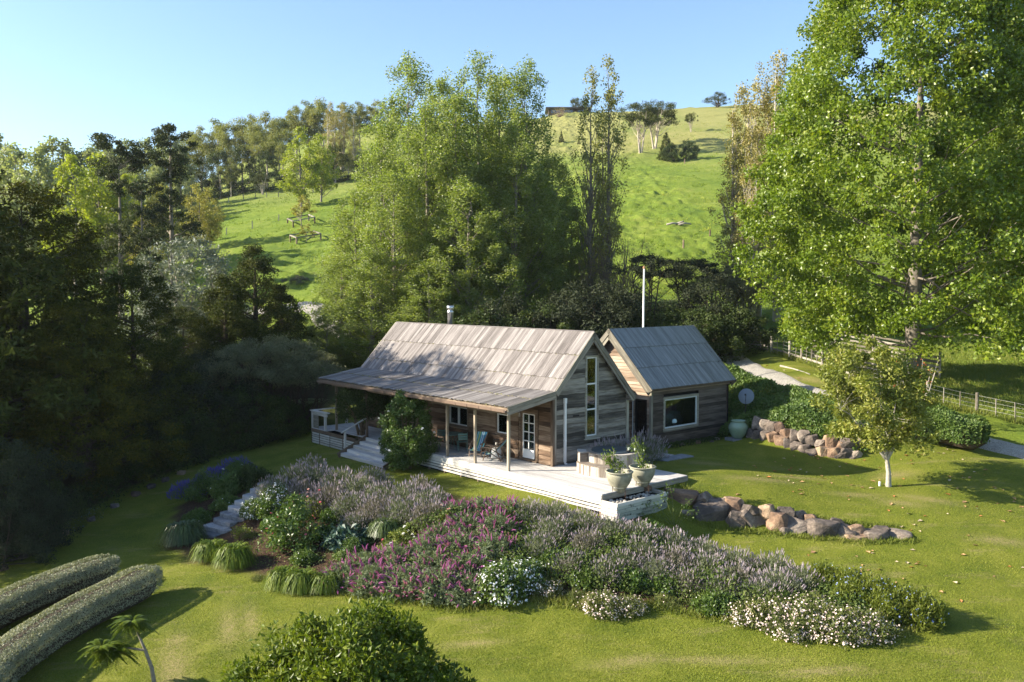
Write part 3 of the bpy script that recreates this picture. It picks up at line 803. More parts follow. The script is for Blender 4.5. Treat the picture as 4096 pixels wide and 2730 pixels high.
for k in range(11): piece('skirt_post', M_frame, (-2.14, 7.1 - k * 1.19, -.95), (-2.14, 7.1 - k * 1.19, -.04), .08, .08, deck, (0, 1, 0))
sub = MB(); sub.box(-2.06, -4.7, -.9, -2.03, 7.2, -.06); sub.box(-2.03, -4.7, -.9, 2.7, -4.67, -.06); sub.build('under_frame', M_inner, deck)
# steps
for k in range(4):
    z = -.15 * (k + 1); x = -2.18 - .36 * (k + 1)
    for j in range(2): piece('step_board', M_deck, (x + .18 * j + .09, 11.35, z - .018), (x + .18 * j + .09, 7.3, z - .018), .172, .035, deck)
    piece('step_riser', M_slat, (x + .36, 11.35, z + .058), (x + .36, 7.3, z + .058), .02, .115, deck)
piece('step_riser', M_slat, (-3.62, 11.35, -.70), (-3.62, 7.3, -.70), .02, .13, deck)
piece('stringer', M_frame, (-2.1, 11.40, -.02), (-3.75, 11.40, -.72), .045, .26, deck); piece('stringer', M_frame, (-2.1, 7.26, -.10), (-3.75, 7.26, -.72), .045, .24, deck)
piece('handrail_post', M_slat, (-3.30, 11.47, -.85), (-3.30, 11.47, .42), .09, .09, deck, (0, 1, 0))
piece('handrail', M_slat, (-3.5, 11.47, .36), (-2.10, 11.47, .96), .12, .045, deck)
# left platform: railing and louvred skirt
for x, y in ((-2.58, 16.12), (-2.58, 14.75), (-.5, 16.12)): piece('rail_post', M_slat, (x, y, -.05), (x, y, .90), .11, .11, deck, (0, 1, 0))
piece('rail_cap', M_slat, (-2.58, 16.25, .93), (-2.58, 14.4, .93), .20, .045, deck); piece('rail_cap', M_slat, (-2.48, 16.13, .932), (-.4, 16.13, .932), .20, .04, deck)
piece('rail_board', M_slat, (-2.60, 16.2, .80), (-2.60, 14.5, .80), .03, .16, deck); piece('rail_panel', M_barge, (-2.57, 16.05, .36), (-2.57, 15.5, .36), .03, .78, deck)
piece('edge_board', M_frame, (-2.64, 16.2, -.12), (-2.64, 11.5, -.12), .03, .17, deck)
for r_ in range(5):
    for a, c in ((16.1, 15.35), (15.25, 14.2), (14.15, 12.9), (12.8, 11.6)): piece('louvre', M_slat, (-2.63, a, -.28 - r_ * .12), (-2.63, c, -.28 - r_ * .12), .02, .10, deck, (-.25, 0, 1))
for y in (16.15, 15.3, 14.18, 12.85, 11.55): piece('skirt_post', M_frame, (-2.60, y, -.95), (-2.60, y, -.2), .09, .06, deck, (0, 1, 0))
MB().box(-2.56, 11.5, -.95, -2.53, 16.1, -.2).box(-2.5, 16.08, -.95, 0, 16.12, -.05).build('under_frame', M_inner, deck)

# planter box at the deck corner
pl = thing('planter_box', 'low green-stained timber planter box of river stones at the deck corner', 'planter', (HX, HY, 0), ROT)
for r_ in range(4):
    z = -.36 - r_ * .145
    for a, c in ((-2.20, -.9 - .3 * (r_ % 2)), (-.9 - .3 * (r_ % 2), .55)): piece('planter_board', M_plant, (a + .003, -5.66, z), (c - .003, -5.66, z), .04, .135, pl)
    piece('planter_board', M_slat, (-2.22, -5.66, z), (-2.22, -4.90, z), .04, .12, pl); piece('planter_board', M_plant, (.57, -5.66, z), (.57, -4.9, z), .04, .135, pl)
piece('rim_board', M_slat, (-2.24, -5.66, -.255), (.60, -5.66, -.255), .05, .12, pl); piece('rim_board', M_slat, (-2.22, -5.63, -.252), (-2.22, -4.92, -.252), .05, .12, pl); piece('rim_board', M_slat, (.57, -5.63, -.252), (.57, -4.92, -.252), .05, .12, pl)
MB().box(-2.19, -5.63, -.9, .55, -4.91, -.335).build('soil_fill', plain('dark_soil', (.05, .04, .03), .95, .1), pl)

# ---------------------------------------------------------------- small house
sh = thing('small_timber_house', 'small dark timber house with a shingled roof tinted for blue shade and one wide window', 'house', (HX, HY, 0), ROT)
SX0, SX1 = 7.386, 14.296; SR = (3.645, 5.4645); SE = (.859, 2.64); SB = (6.43, 2.64)   # (u, z)
GXW, GXE, SY = 7.78, 14.0, 1.2
def srz(u): return SR[1] - abs(u - SR[0]) * (SR[1] - SE[1]) / (SR[0] - SE[0])
b = MB()
yb = 6.1
for x in (GXW + .15, GXE - .05):
    b.add([(x, SY + .15, -.5), (x, yb, -.5), (x, yb, srz(yb) - .15), (x, SR[0], SR[1] - .16), (x, SY + .15, srz(SY + .15) - .15)], [(0, 1, 2, 3, 4)])
b.add([(GXW + .15, SY + .15, -.5), (GXE, SY + .15, -.5), (GXE, SY + .15, 2.8), (GXW + .15, SY + .15, 2.8)], [(0, 1, 2, 3)])
b.add([(GXW, yb, -.5), (GXE, yb, -.5), (GXE, yb, 2.8), (GXW, yb, 2.8)], [(3, 2, 1, 0)])
b.build('wall', M_inner, sh)
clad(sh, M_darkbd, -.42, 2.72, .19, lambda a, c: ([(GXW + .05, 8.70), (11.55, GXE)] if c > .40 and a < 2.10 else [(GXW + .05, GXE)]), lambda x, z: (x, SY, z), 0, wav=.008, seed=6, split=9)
def sg(a, c):
    lo = max(SY + .03, SR[0] - (SR[1] - .2 - a - .08) / (SR[1] - SE[1]) * (SR[0] - SE[0])); hi = min(yb, 2 * SR[0] - lo)
    if hi - lo < .1: return []
    r_ = [(lo, hi)]
    if a < 2.02: r_ = [(lo, 1.42), (2.16, hi)]
    return [(-q, -p) for p, q in r_ if q - p > .05]
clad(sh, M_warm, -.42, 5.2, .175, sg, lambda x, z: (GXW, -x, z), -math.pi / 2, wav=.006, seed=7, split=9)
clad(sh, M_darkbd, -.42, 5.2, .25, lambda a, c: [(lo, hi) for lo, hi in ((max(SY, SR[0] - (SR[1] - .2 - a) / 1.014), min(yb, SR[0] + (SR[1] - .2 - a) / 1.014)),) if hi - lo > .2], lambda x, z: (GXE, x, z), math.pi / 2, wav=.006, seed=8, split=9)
piece('corner_board', M_barge, (GXW - .02, SY - .03, -.45), (GXW - .02, SY - .03, 2.55), .13, .13, sh, (0, 1, 0)); piece('corner_board', M_darkbd, (GXE, SY - .03, -.45), (GXE, SY - .03, 2.55), .12, .12, sh, (0, 1, 0))
rf2 = MB()
for pa, pb in ((SR, SE), (SR, SB)):
    V, F = slab((pa[0], pa[1] - .045), (pb[0], pb[1] - .045), SX0 + .03, SX1 - .03, .07)
    rf2.add([(y, x, z) for x, y, z in V], [f[::-1] for f in F])
roof2 = rf2.build('roof', M_frame, sh)
def courses_u(name, parent, pa, pb, x0, x1, cuts, wmin, wmax, mat, seed, rag=.008):
    A = Vector((0, pa[0], pa[1])); B = Vector((0, pb[0], pb[1])); d = B - A; L = d.length; d.normalize()
    up = Vector((1, 0, 0)).cross(d); up = up if up.z > 0 else -up
    g = random.Random(seed)
    for c, (s0, s1) in enumerate(zip(cuts[:-1], cuts[1:])):
        x = x0
        while x < x1 - .01:
            w = g.uniform(wmin, wmax)
            if x1 - x - w < wmin * .6: w = x1 - x
            p = A + d * max(0, s0 * L - .05) + up * .004; q = A + d * (s1 * L + g.uniform(-rag, rag)) + up * (.030 + g.uniform(0, .003))
            p.x = q.x = x + w / 2
            piece(name, mat, p, q, w - .003, .020, parent, up); x += w
courses_u('roof_shingle', roof2, SR, SE, SX0, SX1, (0, .335, .665, 1.01), .085, .15, M_roof2, 21)
courses_u('rear_shingle', roof2, SR, SB, SX0, SX1, (0, .5, 1.01), .5, .8, M_roof2, 22)
for xx, s in ((SX0 - .022, -1), (SX1 + .022, 1)):
    for pb in (SE, SB):
        du, dz = pb[0] - SR[0], pb[1] - SR[1]; L = math.hypot(du, dz); nu = (-1 if du < 0 else 1) * abs(dz / L); nz_ = abs(du / L)
        for dn, wd, ox in ((-.085, .23, 0), (-.27, .20, -s * .035)):
            piece('barge_board', M_barge, (xx + ox, SR[0] + nu * dn, SR[1] + nz_ * dn), (xx + ox, pb[0] + nu * dn + du / L * .1, pb[1] + nz_ * dn + dz / L * .1), wd, .04, sh, (s, 0, 0))
piece('eave_board', M_frame, (SX0 + .02, SE[0] + .08, SE[1] - .12), (SX1 - .02, SE[0] + .08, SE[1] - .12), .03, .14, sh)
piece('soffit', M_darkbd, (SX0 + .1, SY - .15, SE[1] - .10), (SX1 - .1, SY - .15, SE[1] - .10), .40, .03, sh)
MB().tube([(GXE - .05, SE[0] + .02, 2.50), (GXE - .02, SY - .1, 2.36), (GXE - .02, SY - .1, -.4)], .04, 8).build('downpipe', M_inner, sh, smooth=True)
bw = window(sh, (8.80, SY, .52), (1, 0, 0), (0, -1, 0), 2.62, 1.47, 1, 1, fr=.11, sash=.06, fm=M_barge, sm=M_curtain, depth=.14)
MB().box(.06, -.13, .02, 1.45, -.07, .20).build('window_seat', M_curtain, bw)
cu = MB(); cu.lathe([(.05, 0), (.17, .03), (.19, .10), (.15, .20), (.04, .24)], 10, 0, (.85, -.10, .19)); cu.build('cushion', plain('pale_blue_cushion', (.45, .58, .62), .9, .1), bw)
MB().box(2.44, -.10, .06, 2.56, -.06, 1.41).build('curtain', M_curtain, bw)
ld = window(sh, (GXW, 2.12, .02), (0, -1, 0), (-1, 0, 0), .64, 1.96, 1, 1, fr=.05, sash=.05, fm=M_inner, sm=M_inner, sill=False, name='glass_door')
# narrow link between the two houses
lk = thing('link_passage', 'dark boarded passage joining the two timber houses behind the lavender', 'passage', (HX, HY, 0), ROT)
clad(lk, M_brown, -.42, 2.3, .19, lambda a, c: [(4.66, 7.72)], lambda x, z: (x, 2.35, z), 0, wav=.006, seed=9, split=9)
MB().box(4.66, 2.37, -.42, 7.74, 5.0, 2.30).build('wall', M_inner, lk)
piece('flat_roof', M_darkbd, (4.62, 3.65, 2.35), (7.75, 3.65, 2.35), 2.9, .08, lk)
piece('corner_board', M_white, (7.68, 2.28, -.4), (7.68, 2.28, 2.3), .03, .03, lk, (0, 1, 0))
# stone slabs at the side door
st_m = plain('slab_stone', (.20, .21, .22), .85, .2, var=.25, ns=5, bmp=.01)
for nm, lb, (v, u), (a, c), h in (('paving_slab', 'pale timber step slab beside the dark lavender', (5.95, -.75), (1.5, .75), .10), ('paving_slab', 'flat grey stone slab on the lawn below the side door', (6.25, -1.5), (1.9, .7), .05)):
    b = MB(); w0, l0 = a / 2, c / 2
    b.box(-w0, -l0, -.25, w0, l0, h)
    x, y, _ = hw(v, u); o = b.build(nm, st_m if h < .08 else M_deck, None, (x, y, gz(x, y)), (0, 0, ROT)); tag(o, lb, 'paving slab')
# flagpole
FP = (7.85, 52.0)
fz = gz(*FP)
fp = thing('flagpole', 'tall white flagpole standing behind the small house', 'flagpole', (*FP, fz))
b = MB(); b.tube([(0, 0, -.2), (0, 0, 4), (.02, 0, 8.70 - fz)], [.075, .065, .05], 8); b.build('pole', M_white, fp, smooth=True)
b = MB(); b.lathe([(.03, 8.68 - fz), (.085, 8.72 - fz), (.085, 8.80 - fz), (.03, 8.86 - fz)], 8, 0, (.02, 0, 0)); b.build('finial', plain('copper_ball', (.55, .30, .16), .4, .5, .6), fp)

# ---------------------------------------------------------------- tree materials and kinds
L_pop = leaf_mat('white_poplar_leaf', (.095, .150, .018), (.195, .252, .034), (.34, .36, .085), .42, .50, .5, under=(.36, .38, .24), uf=.38)
L_big = leaf_mat('poplar_leaf', (.075, .128, .010), (.158, .222, .017), (.28, .305, .035), .38, .42, .5)
L_lom = leaf_mat('lombardy_leaf', (.14, .155, .026), (.25, .245, .05), (.36, .33, .09), .5, .35, .4, under=(.30, .30, .18), uf=.4)
L_rust = leaf_mat('autumn_leaf', (.19, .165, .05), (.33, .285, .10), (.42, .38, .15), .55, .3, .3)
L_tot = leaf_mat('conifer_needle', (.024, .034, .007), (.058, .070, .012), (.125, .128, .02), .6, .2, .10, ps=.9)
L_totb = leaf_mat('golden_conifer_needle', (.030, .036, .006), (.078, .080, .010), (.16, .145, .016), .6, .2, .10, ps=.8)
L_kah = leaf_mat('grey_conifer_needle', (.026, .038, .012), (.050, .064, .018), (.085, .095, .03), .6, .15, .12)
L_euc = leaf_mat('gum_leaf', (.11, .135, .036), (.225, .235, .066), (.34, .31, .10), .55, .3, .2, ps=.25)
L_bush = leaf_mat('dark_evergreen_leaf', (.022, .036, .010), (.050, .074, .016), (.10, .12, .026), .5, .2, .18)
L_man = leaf_mat('tea_tree_leaf', (.065, .075, .036), (.13, .14, .070), (.20, .20, .11), .6, .15, .2)
L_mand = leaf_mat('dark_tea_tree_leaf', (.020, .026, .014), (.040, .050, .024), (.070, .080, .036), .6, .12, .12)
L_oliv = leaf_mat('olive_leaf', (.10, .125, .085), (.17, .195, .145), (.25, .27, .21), .5, .2, .3)
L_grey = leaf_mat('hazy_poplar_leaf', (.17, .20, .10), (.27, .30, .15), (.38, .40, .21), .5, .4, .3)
L_lime = leaf_mat('lime_poplar_leaf', (.15, .20, .02), (.26, .30, .03), (.37, .37, .05), .45, .45, .4)
L_gold = leaf_mat('golden_poplar_leaf', (.17, .165, .03), (.29, .265, .055), (.38, .33, .09), .5, .35, .35)
B_grey = plain('grey_bark', (.22, .19, .15), .85, .15, var=.35, ns=7, bmp=.01)
B_pale = plain('pale_bark', (.42, .38, .31), .8, .15, var=.30, ns=5, bmp=.008)
B_big = plain('furrowed_bark', (.17, .148, .118), .9, .1, var=.4, ns=5, bmp=.02)
B_dark = plain('dark_bark', (.07, .055, .04), .9, .1, var=.35, ns=7, bmp=.01)
B_gum = plain('gum_bark', (.36, .31, .25), .75, .2, var=.35, ns=2.5)

KIND = {}
def kind(key, trunk_me, crown_me): KIND[key] = (trunk_me, crown_me)

def tree_mesh(key, g, H, R, prof, z0, nc, cr, nl, size, lm, bm, asp=.6, r0=.22, nb=26, lobes=.18, inner=.45, flat=.75, slope=.9, up=.45, lean=.02, stems=1, spread=.0, dw=0., Ddir=None, ttop=.93, Rmin=.012, wN=.8, drop=0., tsides=7, lift=0., lr=.45):
    """A tree of height H (metres): tapered trunk with limbs, crown of single leaves in clumps."""
    C_ = clumps(g, nc, z0, H, R, prof, lobes, inner)
    if drop: C_[:, 2] -= drop * g.uniform(size=nc) * np.hypot(C_[:, 0], C_[:, 1])
    nb_ = NB(); trunks = []
    for s in range(stems):
        a = 6.283 * s / stems + g.uniform(0, 1); t = np.linspace(0, 1, 9); dx = spread * (t ** .8) * (stems > 1)
        P = np.stack([math.cos(a) * (dx + .12 * (stems > 1)) + lean * H * np.sin(t * 2.2 + a) * t, math.sin(a) * (dx + .12 * (stems > 1)) + lean * H * np.sin(t * 1.7 + 2 * a) * t, -.4 + (H * ttop * g.uniform(.86, 1.) + .4) * t], 1)
        rr = r0 * (1 - t) ** .8 + r0 * .10; rr[0] *= 1.35
        nb_.tube(P, rr, tsides); trunks.append(P)
    for P in trunks: limbs(nb_, g, C_, nb // stems, P, r0, 0, slope, Rmin, lift=lift, lr=lr)
    tm = nb_.mesh(key + '_trunk', bm, True)
    P, d = fill(g, C_, cr, nl, flat)
    out = unit(P * np.array([1, 1, 0]))
    N = unit(d * .6 + out * .5 + np.array([0, 0, up]))
    V, Q_ = leafq(g, P, size, asp, N, wN, D=Ddir, dw=dw)
    KIND[key] = (tm, npmesh(key + '_crown', V, Q_, None, [lm]))

G_ = lambda s: np.random.default_rng(s)
def p_poplar(t): return max(.05, (min(1, t * 5 + .25)) * (1 - .15 * t) * (1 - max(0, t - .45) ** 1.7 * 2.2))
def p_column(t): return max(.06, min(1, .35 + 3 * t) * (1 - max(0, t - .55) ** 1.6 * 2.9))
def p_broad(t): return max(.05, math.sin(math.pi * min(1, (.12 + .88 * t)) ** .85) ** .6)
def p_dome(t): return max(.05, math.sqrt(max(0, 1 - t * t)) * (.75 + .25 * min(1, t * 4)))
def p_cone(t): return max(.05, (1 - t) ** .75 * min(1, .5 + t * 4))
def p_umb(t): return max(.05, math.sin(math.pi * (.25 + .75 * t)) ** .6)
def p_top(t): return max(.05, .15 + .85 * math.sin(math.pi * t) ** .7)

for k in range(3): tree_mesh('white_poplar%d' % k, G_(20 + k), 20, 2.8, p_poplar, .8, 300, .50, 34000, .135, L_pop, B_grey, .75, .20, 44, .26, .35, 1.5, 1.6, .1, .010, wN=.35)
tree_mesh('big_poplar', G_(31), 27, 10.0, lambda t: max(.08, min(1, .74 + 1.2 * t) * (1 - max(0, t - .30) ** 1.4 * 1.12)), 3.2, 1250, .85, 230000, .195, L_big, B_big, .72, .46, 60, .14, .62, .8, .55, .3, .008, drop=.12, wN=.45, tsides=10, lr=.20, ttop=.80)
for k in range(2): tree_mesh('lombardy%d' % k, G_(40 + k), 18, 1.25, p_column, 2.5, 150, .34, 5200, .15, L_lom, B_grey, .7, .19, 60, .3, .3, 1.4, 2.4, .1, .008, wN=.4)
for k in range(2): tree_mesh('rusty_lombardy%d' % k, G_(44 + k), 18, 1.5, p_column, 1.5, 190, .42, 10500, .14, L_rust, B_pale, .7, .15, 80, .3, .3, 1.5, 2.6, .1, .01, stems=2, spread=.5, wN=.4)
for k in range(2): tree_mesh('lime_poplar%d' % k, G_(48 + k), 14, 3.0, p_poplar, 2.2, 120, .70, 9000, .26, L_lime, B_grey, .75, .2, 30, .2, .35, 1., 1.3, .2)
tree_mesh('golden_poplar', G_(51), 13, 2.8, p_poplar, 1.5, 110, .75, 7000, .26, L_gold, B_grey, .75, .2, 26, .2, .35, 1., 1.2, .2)
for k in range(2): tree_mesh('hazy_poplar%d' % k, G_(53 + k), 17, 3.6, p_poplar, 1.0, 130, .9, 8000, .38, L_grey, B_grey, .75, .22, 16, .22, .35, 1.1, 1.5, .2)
for k in range(2): tree_mesh('totara%d' % k, G_(56 + k), 15, 6.2, lambda t: max(.06, (1 - t) ** .42 * min(1, .74 + 1.2 * t)), .4, 330, .85, 46000, .26, L_totb if k == 0 else L_tot, B_dark, .34, .4, 60, .22, .55, .55, .35, .7, .01, drop=.10, wN=.9, dw=.3)
tree_mesh('cone_conifer', G_(59), 11, 4.6, p_cone, .3, 260, .70, 34000, .22, L_tot, B_dark, .36, .3, 50, .25, .55, .6, .5, .6, wN=.8)
for k in range(3): tree_mesh('grey_conifer%d' % k, G_(60 + k), 19, 3.1, [lambda t: max(.1, .45 + .55 * math.sin(9 * t) * (1 - .3 * t)), lambda t: max(.12, .9 * abs(math.sin(5.3 * t + .5)) * (1 - .35 * t) + .1), lambda t: max(.1, .5 + .3 * math.sin(14 * t))][k], [4.5, 6.5, 5.0][k], 85, .8, 17000, .26, L_kah, B_grey, .4, .32, 38, .3, .35, .45, .35, .6, .008, ttop=1.0, wN=.8)
for k in range(3): tree_mesh('gum_tree%d' % k, G_(64 + k), 21, 4.8, p_top, 8.0, 46, 1.75, 9500, .42, L_euc, B_gum, .5, .30, 26, .3, .45, .70, 1.1, .55, .012, stems=1 + k % 2, spread=1.2, wN=.9)
for k in range(2): tree_mesh('dark_forest_tree%d' % k, G_(68 + k), 13, 4.2, p_broad, .6, 90, 1.1, 9000, .36, L_bush if k else L_tot, B_gum, .5, .25, 16, .25, .5, .8, .8, .5, wN=.8)
tree_mesh('hill_pine', G_(71), 12, 5.6, p_umb, 6.6, 60, 1.15, 9000, .32, L_tot, B_gum, .45, .26, 34, .3, .4, .6, .75, .6, stems=3, spread=1.8, wN=.8)
tree_mesh('hill_oak', G_(72), 9.5, 7.0, p_umb, 3.2, 75, 1.35, 10000, .34, L_tot, B_dark, .45, .34, 34, .2, .45, .7, .5, .6, stems=4, spread=2.2, wN=.8)
tree_mesh('olive_tree', G_(73), 7, 3.4, p_dome, .8, 130, .55, 17000, .20, L_oliv, B_grey, .32, .18, 24, .3, .5, .85, .8, .4, stems=3, spread=1.2, wN=.6)
for k in range(2): tree_mesh('tea_tree%d' % k, G_(75 + k), 6, 3.0, p_umb, 3.6, 60, .55, 14000, .12, L_man, B_dark, .4, .09, 36, .3, .5, .62, .8, .8, stems=4, spread=1.2, wN=.9)
for k in range(3): tree_mesh('dark_shrub%d' % k, G_(78 + k), 4.2, 2.6, p_dome, .1, 120, .50, 17000, .14, [L_bush, L_mand, L_bush][k], B_dark, [.55, .35, .7][k], .08, 24, .3, .55, .85, .7, .6, stems=3, spread=.8, wN=.8)
tree_mesh('tea_umbrella', G_(82), 5.2, 2.5, lambda t: max(.1, math.sqrt(max(0, 1 - t * t))), 3.9, 34, .42, 9000, .12, L_mand, B_dark, .4, .09, 30, .3, .35, .45, .55, .8, stems=4, spread=1.0, wN=.9)
tree_mesh('bare_shrub', G_(83), 6, 3.2, p_broad, .8, 150, .40, 3000, .10, L_rust, plain('twig_bark', (.24, .18, .14), .9, .1), .5, .06, 150, .2, .4, 1., 1.2, .2, stems=5, spread=1.4, Rmin=.008)
tree_mesh('young_tree', G_(84), 4.5, 1.6, p_broad, 1.5, 30, .35, 1600, .18, L_gold, B_grey, .6, .06, 20, .3, .4, .6, .5, .5)
tree_mesh('bushy_shrub', G_(85), 2.6, 2.4, p_dome, .0, 70, .45, 9000, .14, leaf_mat('silver_shrub_leaf', (.05, .06, .04), (.10, .11, .075), (.20, .20, .15), .55, .15, .3), B_dark, .5, .06, 14, .25, .55, .85, .7, .5, stems=3, spread=.6)


def tree(name, key, label, cat, x, y, H=None, z=None, group=None, sxy=1., rz=None, base=None):
    """Place a tree: H sets its height; parts are shared with others of its kind."""
    tm, cm_ = KIND[key]
    h0 = HT[key]
    s = (H or h0) / h0
    t = thing(name, label, cat, (x, y, (gz(x, y) if z is None else z)), rnd.uniform(0, 6.28) if rz is None else rz, group, (s * sxy, s * sxy, s))
    put('trunk', tm, t); put('crown', cm_, t)
    return t
HT = {k: max(v.co.z for v in c.vertices) for k, (t, c) in KIND.items()}

def top(x, y, zt): return zt - gz(x, y)

# poplars behind the house: (x, y, top height, width factor, mesh, what tells it apart)
gp = 'white poplars behind the timber house'
for i, (x, y, zt, w, k, lb) in enumerate((
    (*(-8.76,73.80,27.68), 1.05, 0, 'left tall white poplar peak of the clump behind the house'),
    (*(-6.33,77.30,27.07), 1.0, 1, 'white poplar between the left and middle peaks of the clump'),
    (*(-2.80,72.60,27.35), 1.1, 2, 'tallest middle white poplar of the clump behind the house'),
    (*(-0.92,76.20,27.16), 1.0, 1, 'white poplar just right of the tallest middle peak'),
    (*(1.29,73.80,26.96), 1.0, 0, 'right tall white poplar peak of the clump behind the house'),
    (*(-4.37,69.00,23.79), 1.1, 1, 'white poplar in front of the tallest middle peak'),
    (*(-6.63,67.80,22.19), 1.1, 2, 'white poplar in front of the left tall peak'),
    (*(-10.54,70.20,21.69), 1.1, 0, 'white poplar on the left shoulder of the clump'),
    (*(0.29,69.00,20.94), 1.1, 2, 'white poplar in front of the right tall peak'),
    (*(-8.64,64.30,16.87), 1.15, 1, 'mid height white poplar low in front of the left shoulder'),
    (*(-3.17,63.10,15.77), 1.25, 0, 'mid height white poplar nearest to the flue'),
    (*(-12.37,69.00,15.54), 1.15, 2, 'lower white poplar stepping down left of the shoulder'),
    (*(3.39,75.00,19.37), 1.1, 1, 'shaded white poplar at the right side of the clump'),
    (*(5.12,76.20,14.89), 1.3, 2, 'low dark white poplar at the far right foot of the clump'),
    (*(-12.87,65.50,9.95), 1.3, 1, 'small pale poplar at the left foot of the clump'),
    (*(-13.14,61.90,5.80), 1.3, 0, 'smallest leafy poplar beside the left roof end'),
    (*(-10.06,61.90,10.73), 1.4, 0, 'bushy low poplar just behind the left end of the roof'),
    (*(-5.79,60.70,9.46), 1.45, 2, 'bushy low poplar just behind the middle of the roof'))):
    H_ = top(x, y, zt)
    tree('white_poplar', 'white_poplar%d' % k, lb, 'tree', x, y, H_, None, gp, w * (20 / max(H_, 6)) ** .5 * 1.2)
tree('poplar_tree', 'big_poplar', 'huge broad poplar with a pale furrowed trunk beside the wire fence', 'tree', 24.0, 52.0, 27.5, rz=.4)
tree('poplar_tree', 'big_poplar', 'tall dark green poplar behind the huge one at the right edge', 'tree', 40.5, 62.0, 27, rz=2.4)
gl = 'thin lombardy poplars right of the clump'
for x, y, zt, k, lb in ((*(6.57,74.00,26.23), 0, 'thin sparse lombardy poplar, left one of the slender pair'), (*(8.16,74.00,27.20), 1, 'taller thin lombardy poplar, right one of the slender pair'), (*(8.12,79.00,23.67), 0, 'short sparse lombardy poplar behind the slender pair')):
    tree('lombardy_poplar', 'lombardy%d' % k, lb, 'tree', x, y, top(x, y, zt), None, gl, .95)
gl = 'rust coloured lombardy poplars at the foot of the hill'
for x, y, zt, k, lb in ((*(19.55,75.00,25.21), 0, 'rusty lombardy poplar nearest to the open hillside'), (*(21.64,77.00,27.37), 1, 'rusty lombardy poplar in the middle of the autumn row'), (*(22.79,75.00,27.93), 0, 'tallest rusty lombardy poplar beside the huge poplar'), (*(19.43,71.00,19.25), 1, 'shorter rusty lombardy poplar in front of the autumn row')):
    tree('lombardy_poplar', 'rusty_lombardy%d' % k, lb, 'tree', x, y, top(x, y, zt), None, gl, 1.05)
x, y, zt = 18.77,74.00,20.84
tree('lombardy_poplar', 'lombardy1', 'green leafy lombardy poplar left of the rusty row', 'tree', x, y, top(x, y, zt), None, None, 1.2)

# conifers and dark trees of the left side
for x, y, zt, k, w, lb in (
    (*(-25.79,46.00,13.23), 'totara0', 1.12, 'huge golden tipped conifer filling the left edge'),
    (*(-30.90,50.00,13.29), 'totara0', 1., 'dark conifer cut by the left edge of the picture'),
    (*(-20.52,47.00,8.99), 'totara1', .9, 'dark conifer between the huge golden conifer and the olive'),
    (*(-20.69,42.00,6.94), 'totara0', 1.0, 'low golden conifer boughs hanging over the shaded lawn'),
    (*(-17.95,61.00,10.83), 'cone_conifer', 1.0, 'pointed dark conifer with sunlit tips before the hill track'),
    (*(-19.21,58.00,8.65), 'cone_conifer', 1.05, 'pointed dark conifer just left of the sunlit tipped one'),
    (*(-16.29,62.00,7.96), 'cone_conifer', .95, 'small dark conifer beside the hill track'),
    (*(-21.17,56.00,6.51), 'totara1', .95, 'wide dark conifer below the silver olive'),
    (*(-17.88,58.00,5.90), 'totara1', .85, 'dark conifer mass above the tea trees')):
    tree('conifer', k, lb, 'tree', x, y, top(x, y, zt), None, 'dark conifers left of the house', w * (1.15 if top(x, y, zt) < 11 else 1))
# trees that stand left of the frame and shade the garden
for x, y, H_, k, lb in ((-26.5, 33.0, 9.5, 'totara1', 'dark conifer just outside the left picture edge, nearest to the hedges'), (-29.5, 36.5, 11.5, 'totara0', 'dark conifer outside the left picture edge, second from the hedges'), (-28.5, 40.5, 19, 'totara1', 'dark conifer outside the left picture edge beside the huge golden one'), (-37, 41, 17, 'totara0', 'tall dark conifer far outside the left picture edge'), (-40, 44.5, 22, 'totara1', 'tallest dark conifer outside the left picture edge'), (-39, 47.5, 19, 'totara0', 'dark conifer outside the left edge, behind the tallest one')):
    tree('conifer', k, lb, 'tree', x, y, H_, None, 'conifers beyond the left edge', 1.15)
x, y, zt = -24.54,67.00,11.83
tree('olive_tree', 'olive_tree', 'silvery grey olive tree above the dark conifers', 'tree', x, y, top(x, y, zt), None, None, 1.15)
x, y, zt = -24.48,62.00,8.27
tree('olive_tree', 'olive_tree', 'smaller silvery olive below the first one', 'tree', x, y, top(x, y, zt), None, None, 1.2)
for x, y, zt, k, lb in ((*(-38.60,86.00,22.81), 'grey_conifer0', 'ragged conifer with a bare broken top on the left skyline'), (*(-34.13,88.00,24.11), 'grey_conifer1', 'tall tiered conifer with a bare lower trunk, highest on the left skyline'), (*(-35.43,84.00,18.34), 'grey_conifer2', 'thin ragged conifer between the two tall ones'), (*(-31.41,76.00,12.99), 'grey_conifer2', 'short dark conifer with thin twin trunks by the olive')):
    tree('tall_conifer', k, lb, 'tree', x, y, top(x, y, zt), None, 'tall ragged conifers on the left', .95)
for x, y, zt, k, lb in ((*(-52.03,104.00,23.75), 'lime_poplar0', 'bright lime green poplar behind the huge golden conifer'), (*(-50.66,108.00,24.64), 'lime_poplar1', 'bright lime green poplar behind the broken topped conifer'), (*(-49.06,112.00,22.54), 'lime_poplar0', 'lime green poplar glimpsed right of the broken topped conifer'),
    (*(-36.51,152.00,35.90), 'lime_poplar0', 'taller yellow green poplar of the pair on the field edge'), (*(-33.95,156.00,35.36), 'lime_poplar1', 'shorter yellow green poplar of the pair on the field edge'),
    (*(-43.63,122.00,22.39), 'golden_poplar', 'golden leaved poplar right of the tall tiered conifer'), (*(-44.77,112.00,21.16), 'golden_poplar', 'golden leaved poplar behind the tall tiered conifer'), (*(-41.77,100.00,17.23), 'golden_poplar', 'low golden poplar left of the tall tiered conifer'), (*(-43.16,125.00,22.15), 'golden_poplar', 'golden leaved poplar at the edge of the open field')):
    tree('poplar_tree', k, lb, 'tree', x, y, top(x, y, zt), None, 'bright poplars across the valley', 1.05)
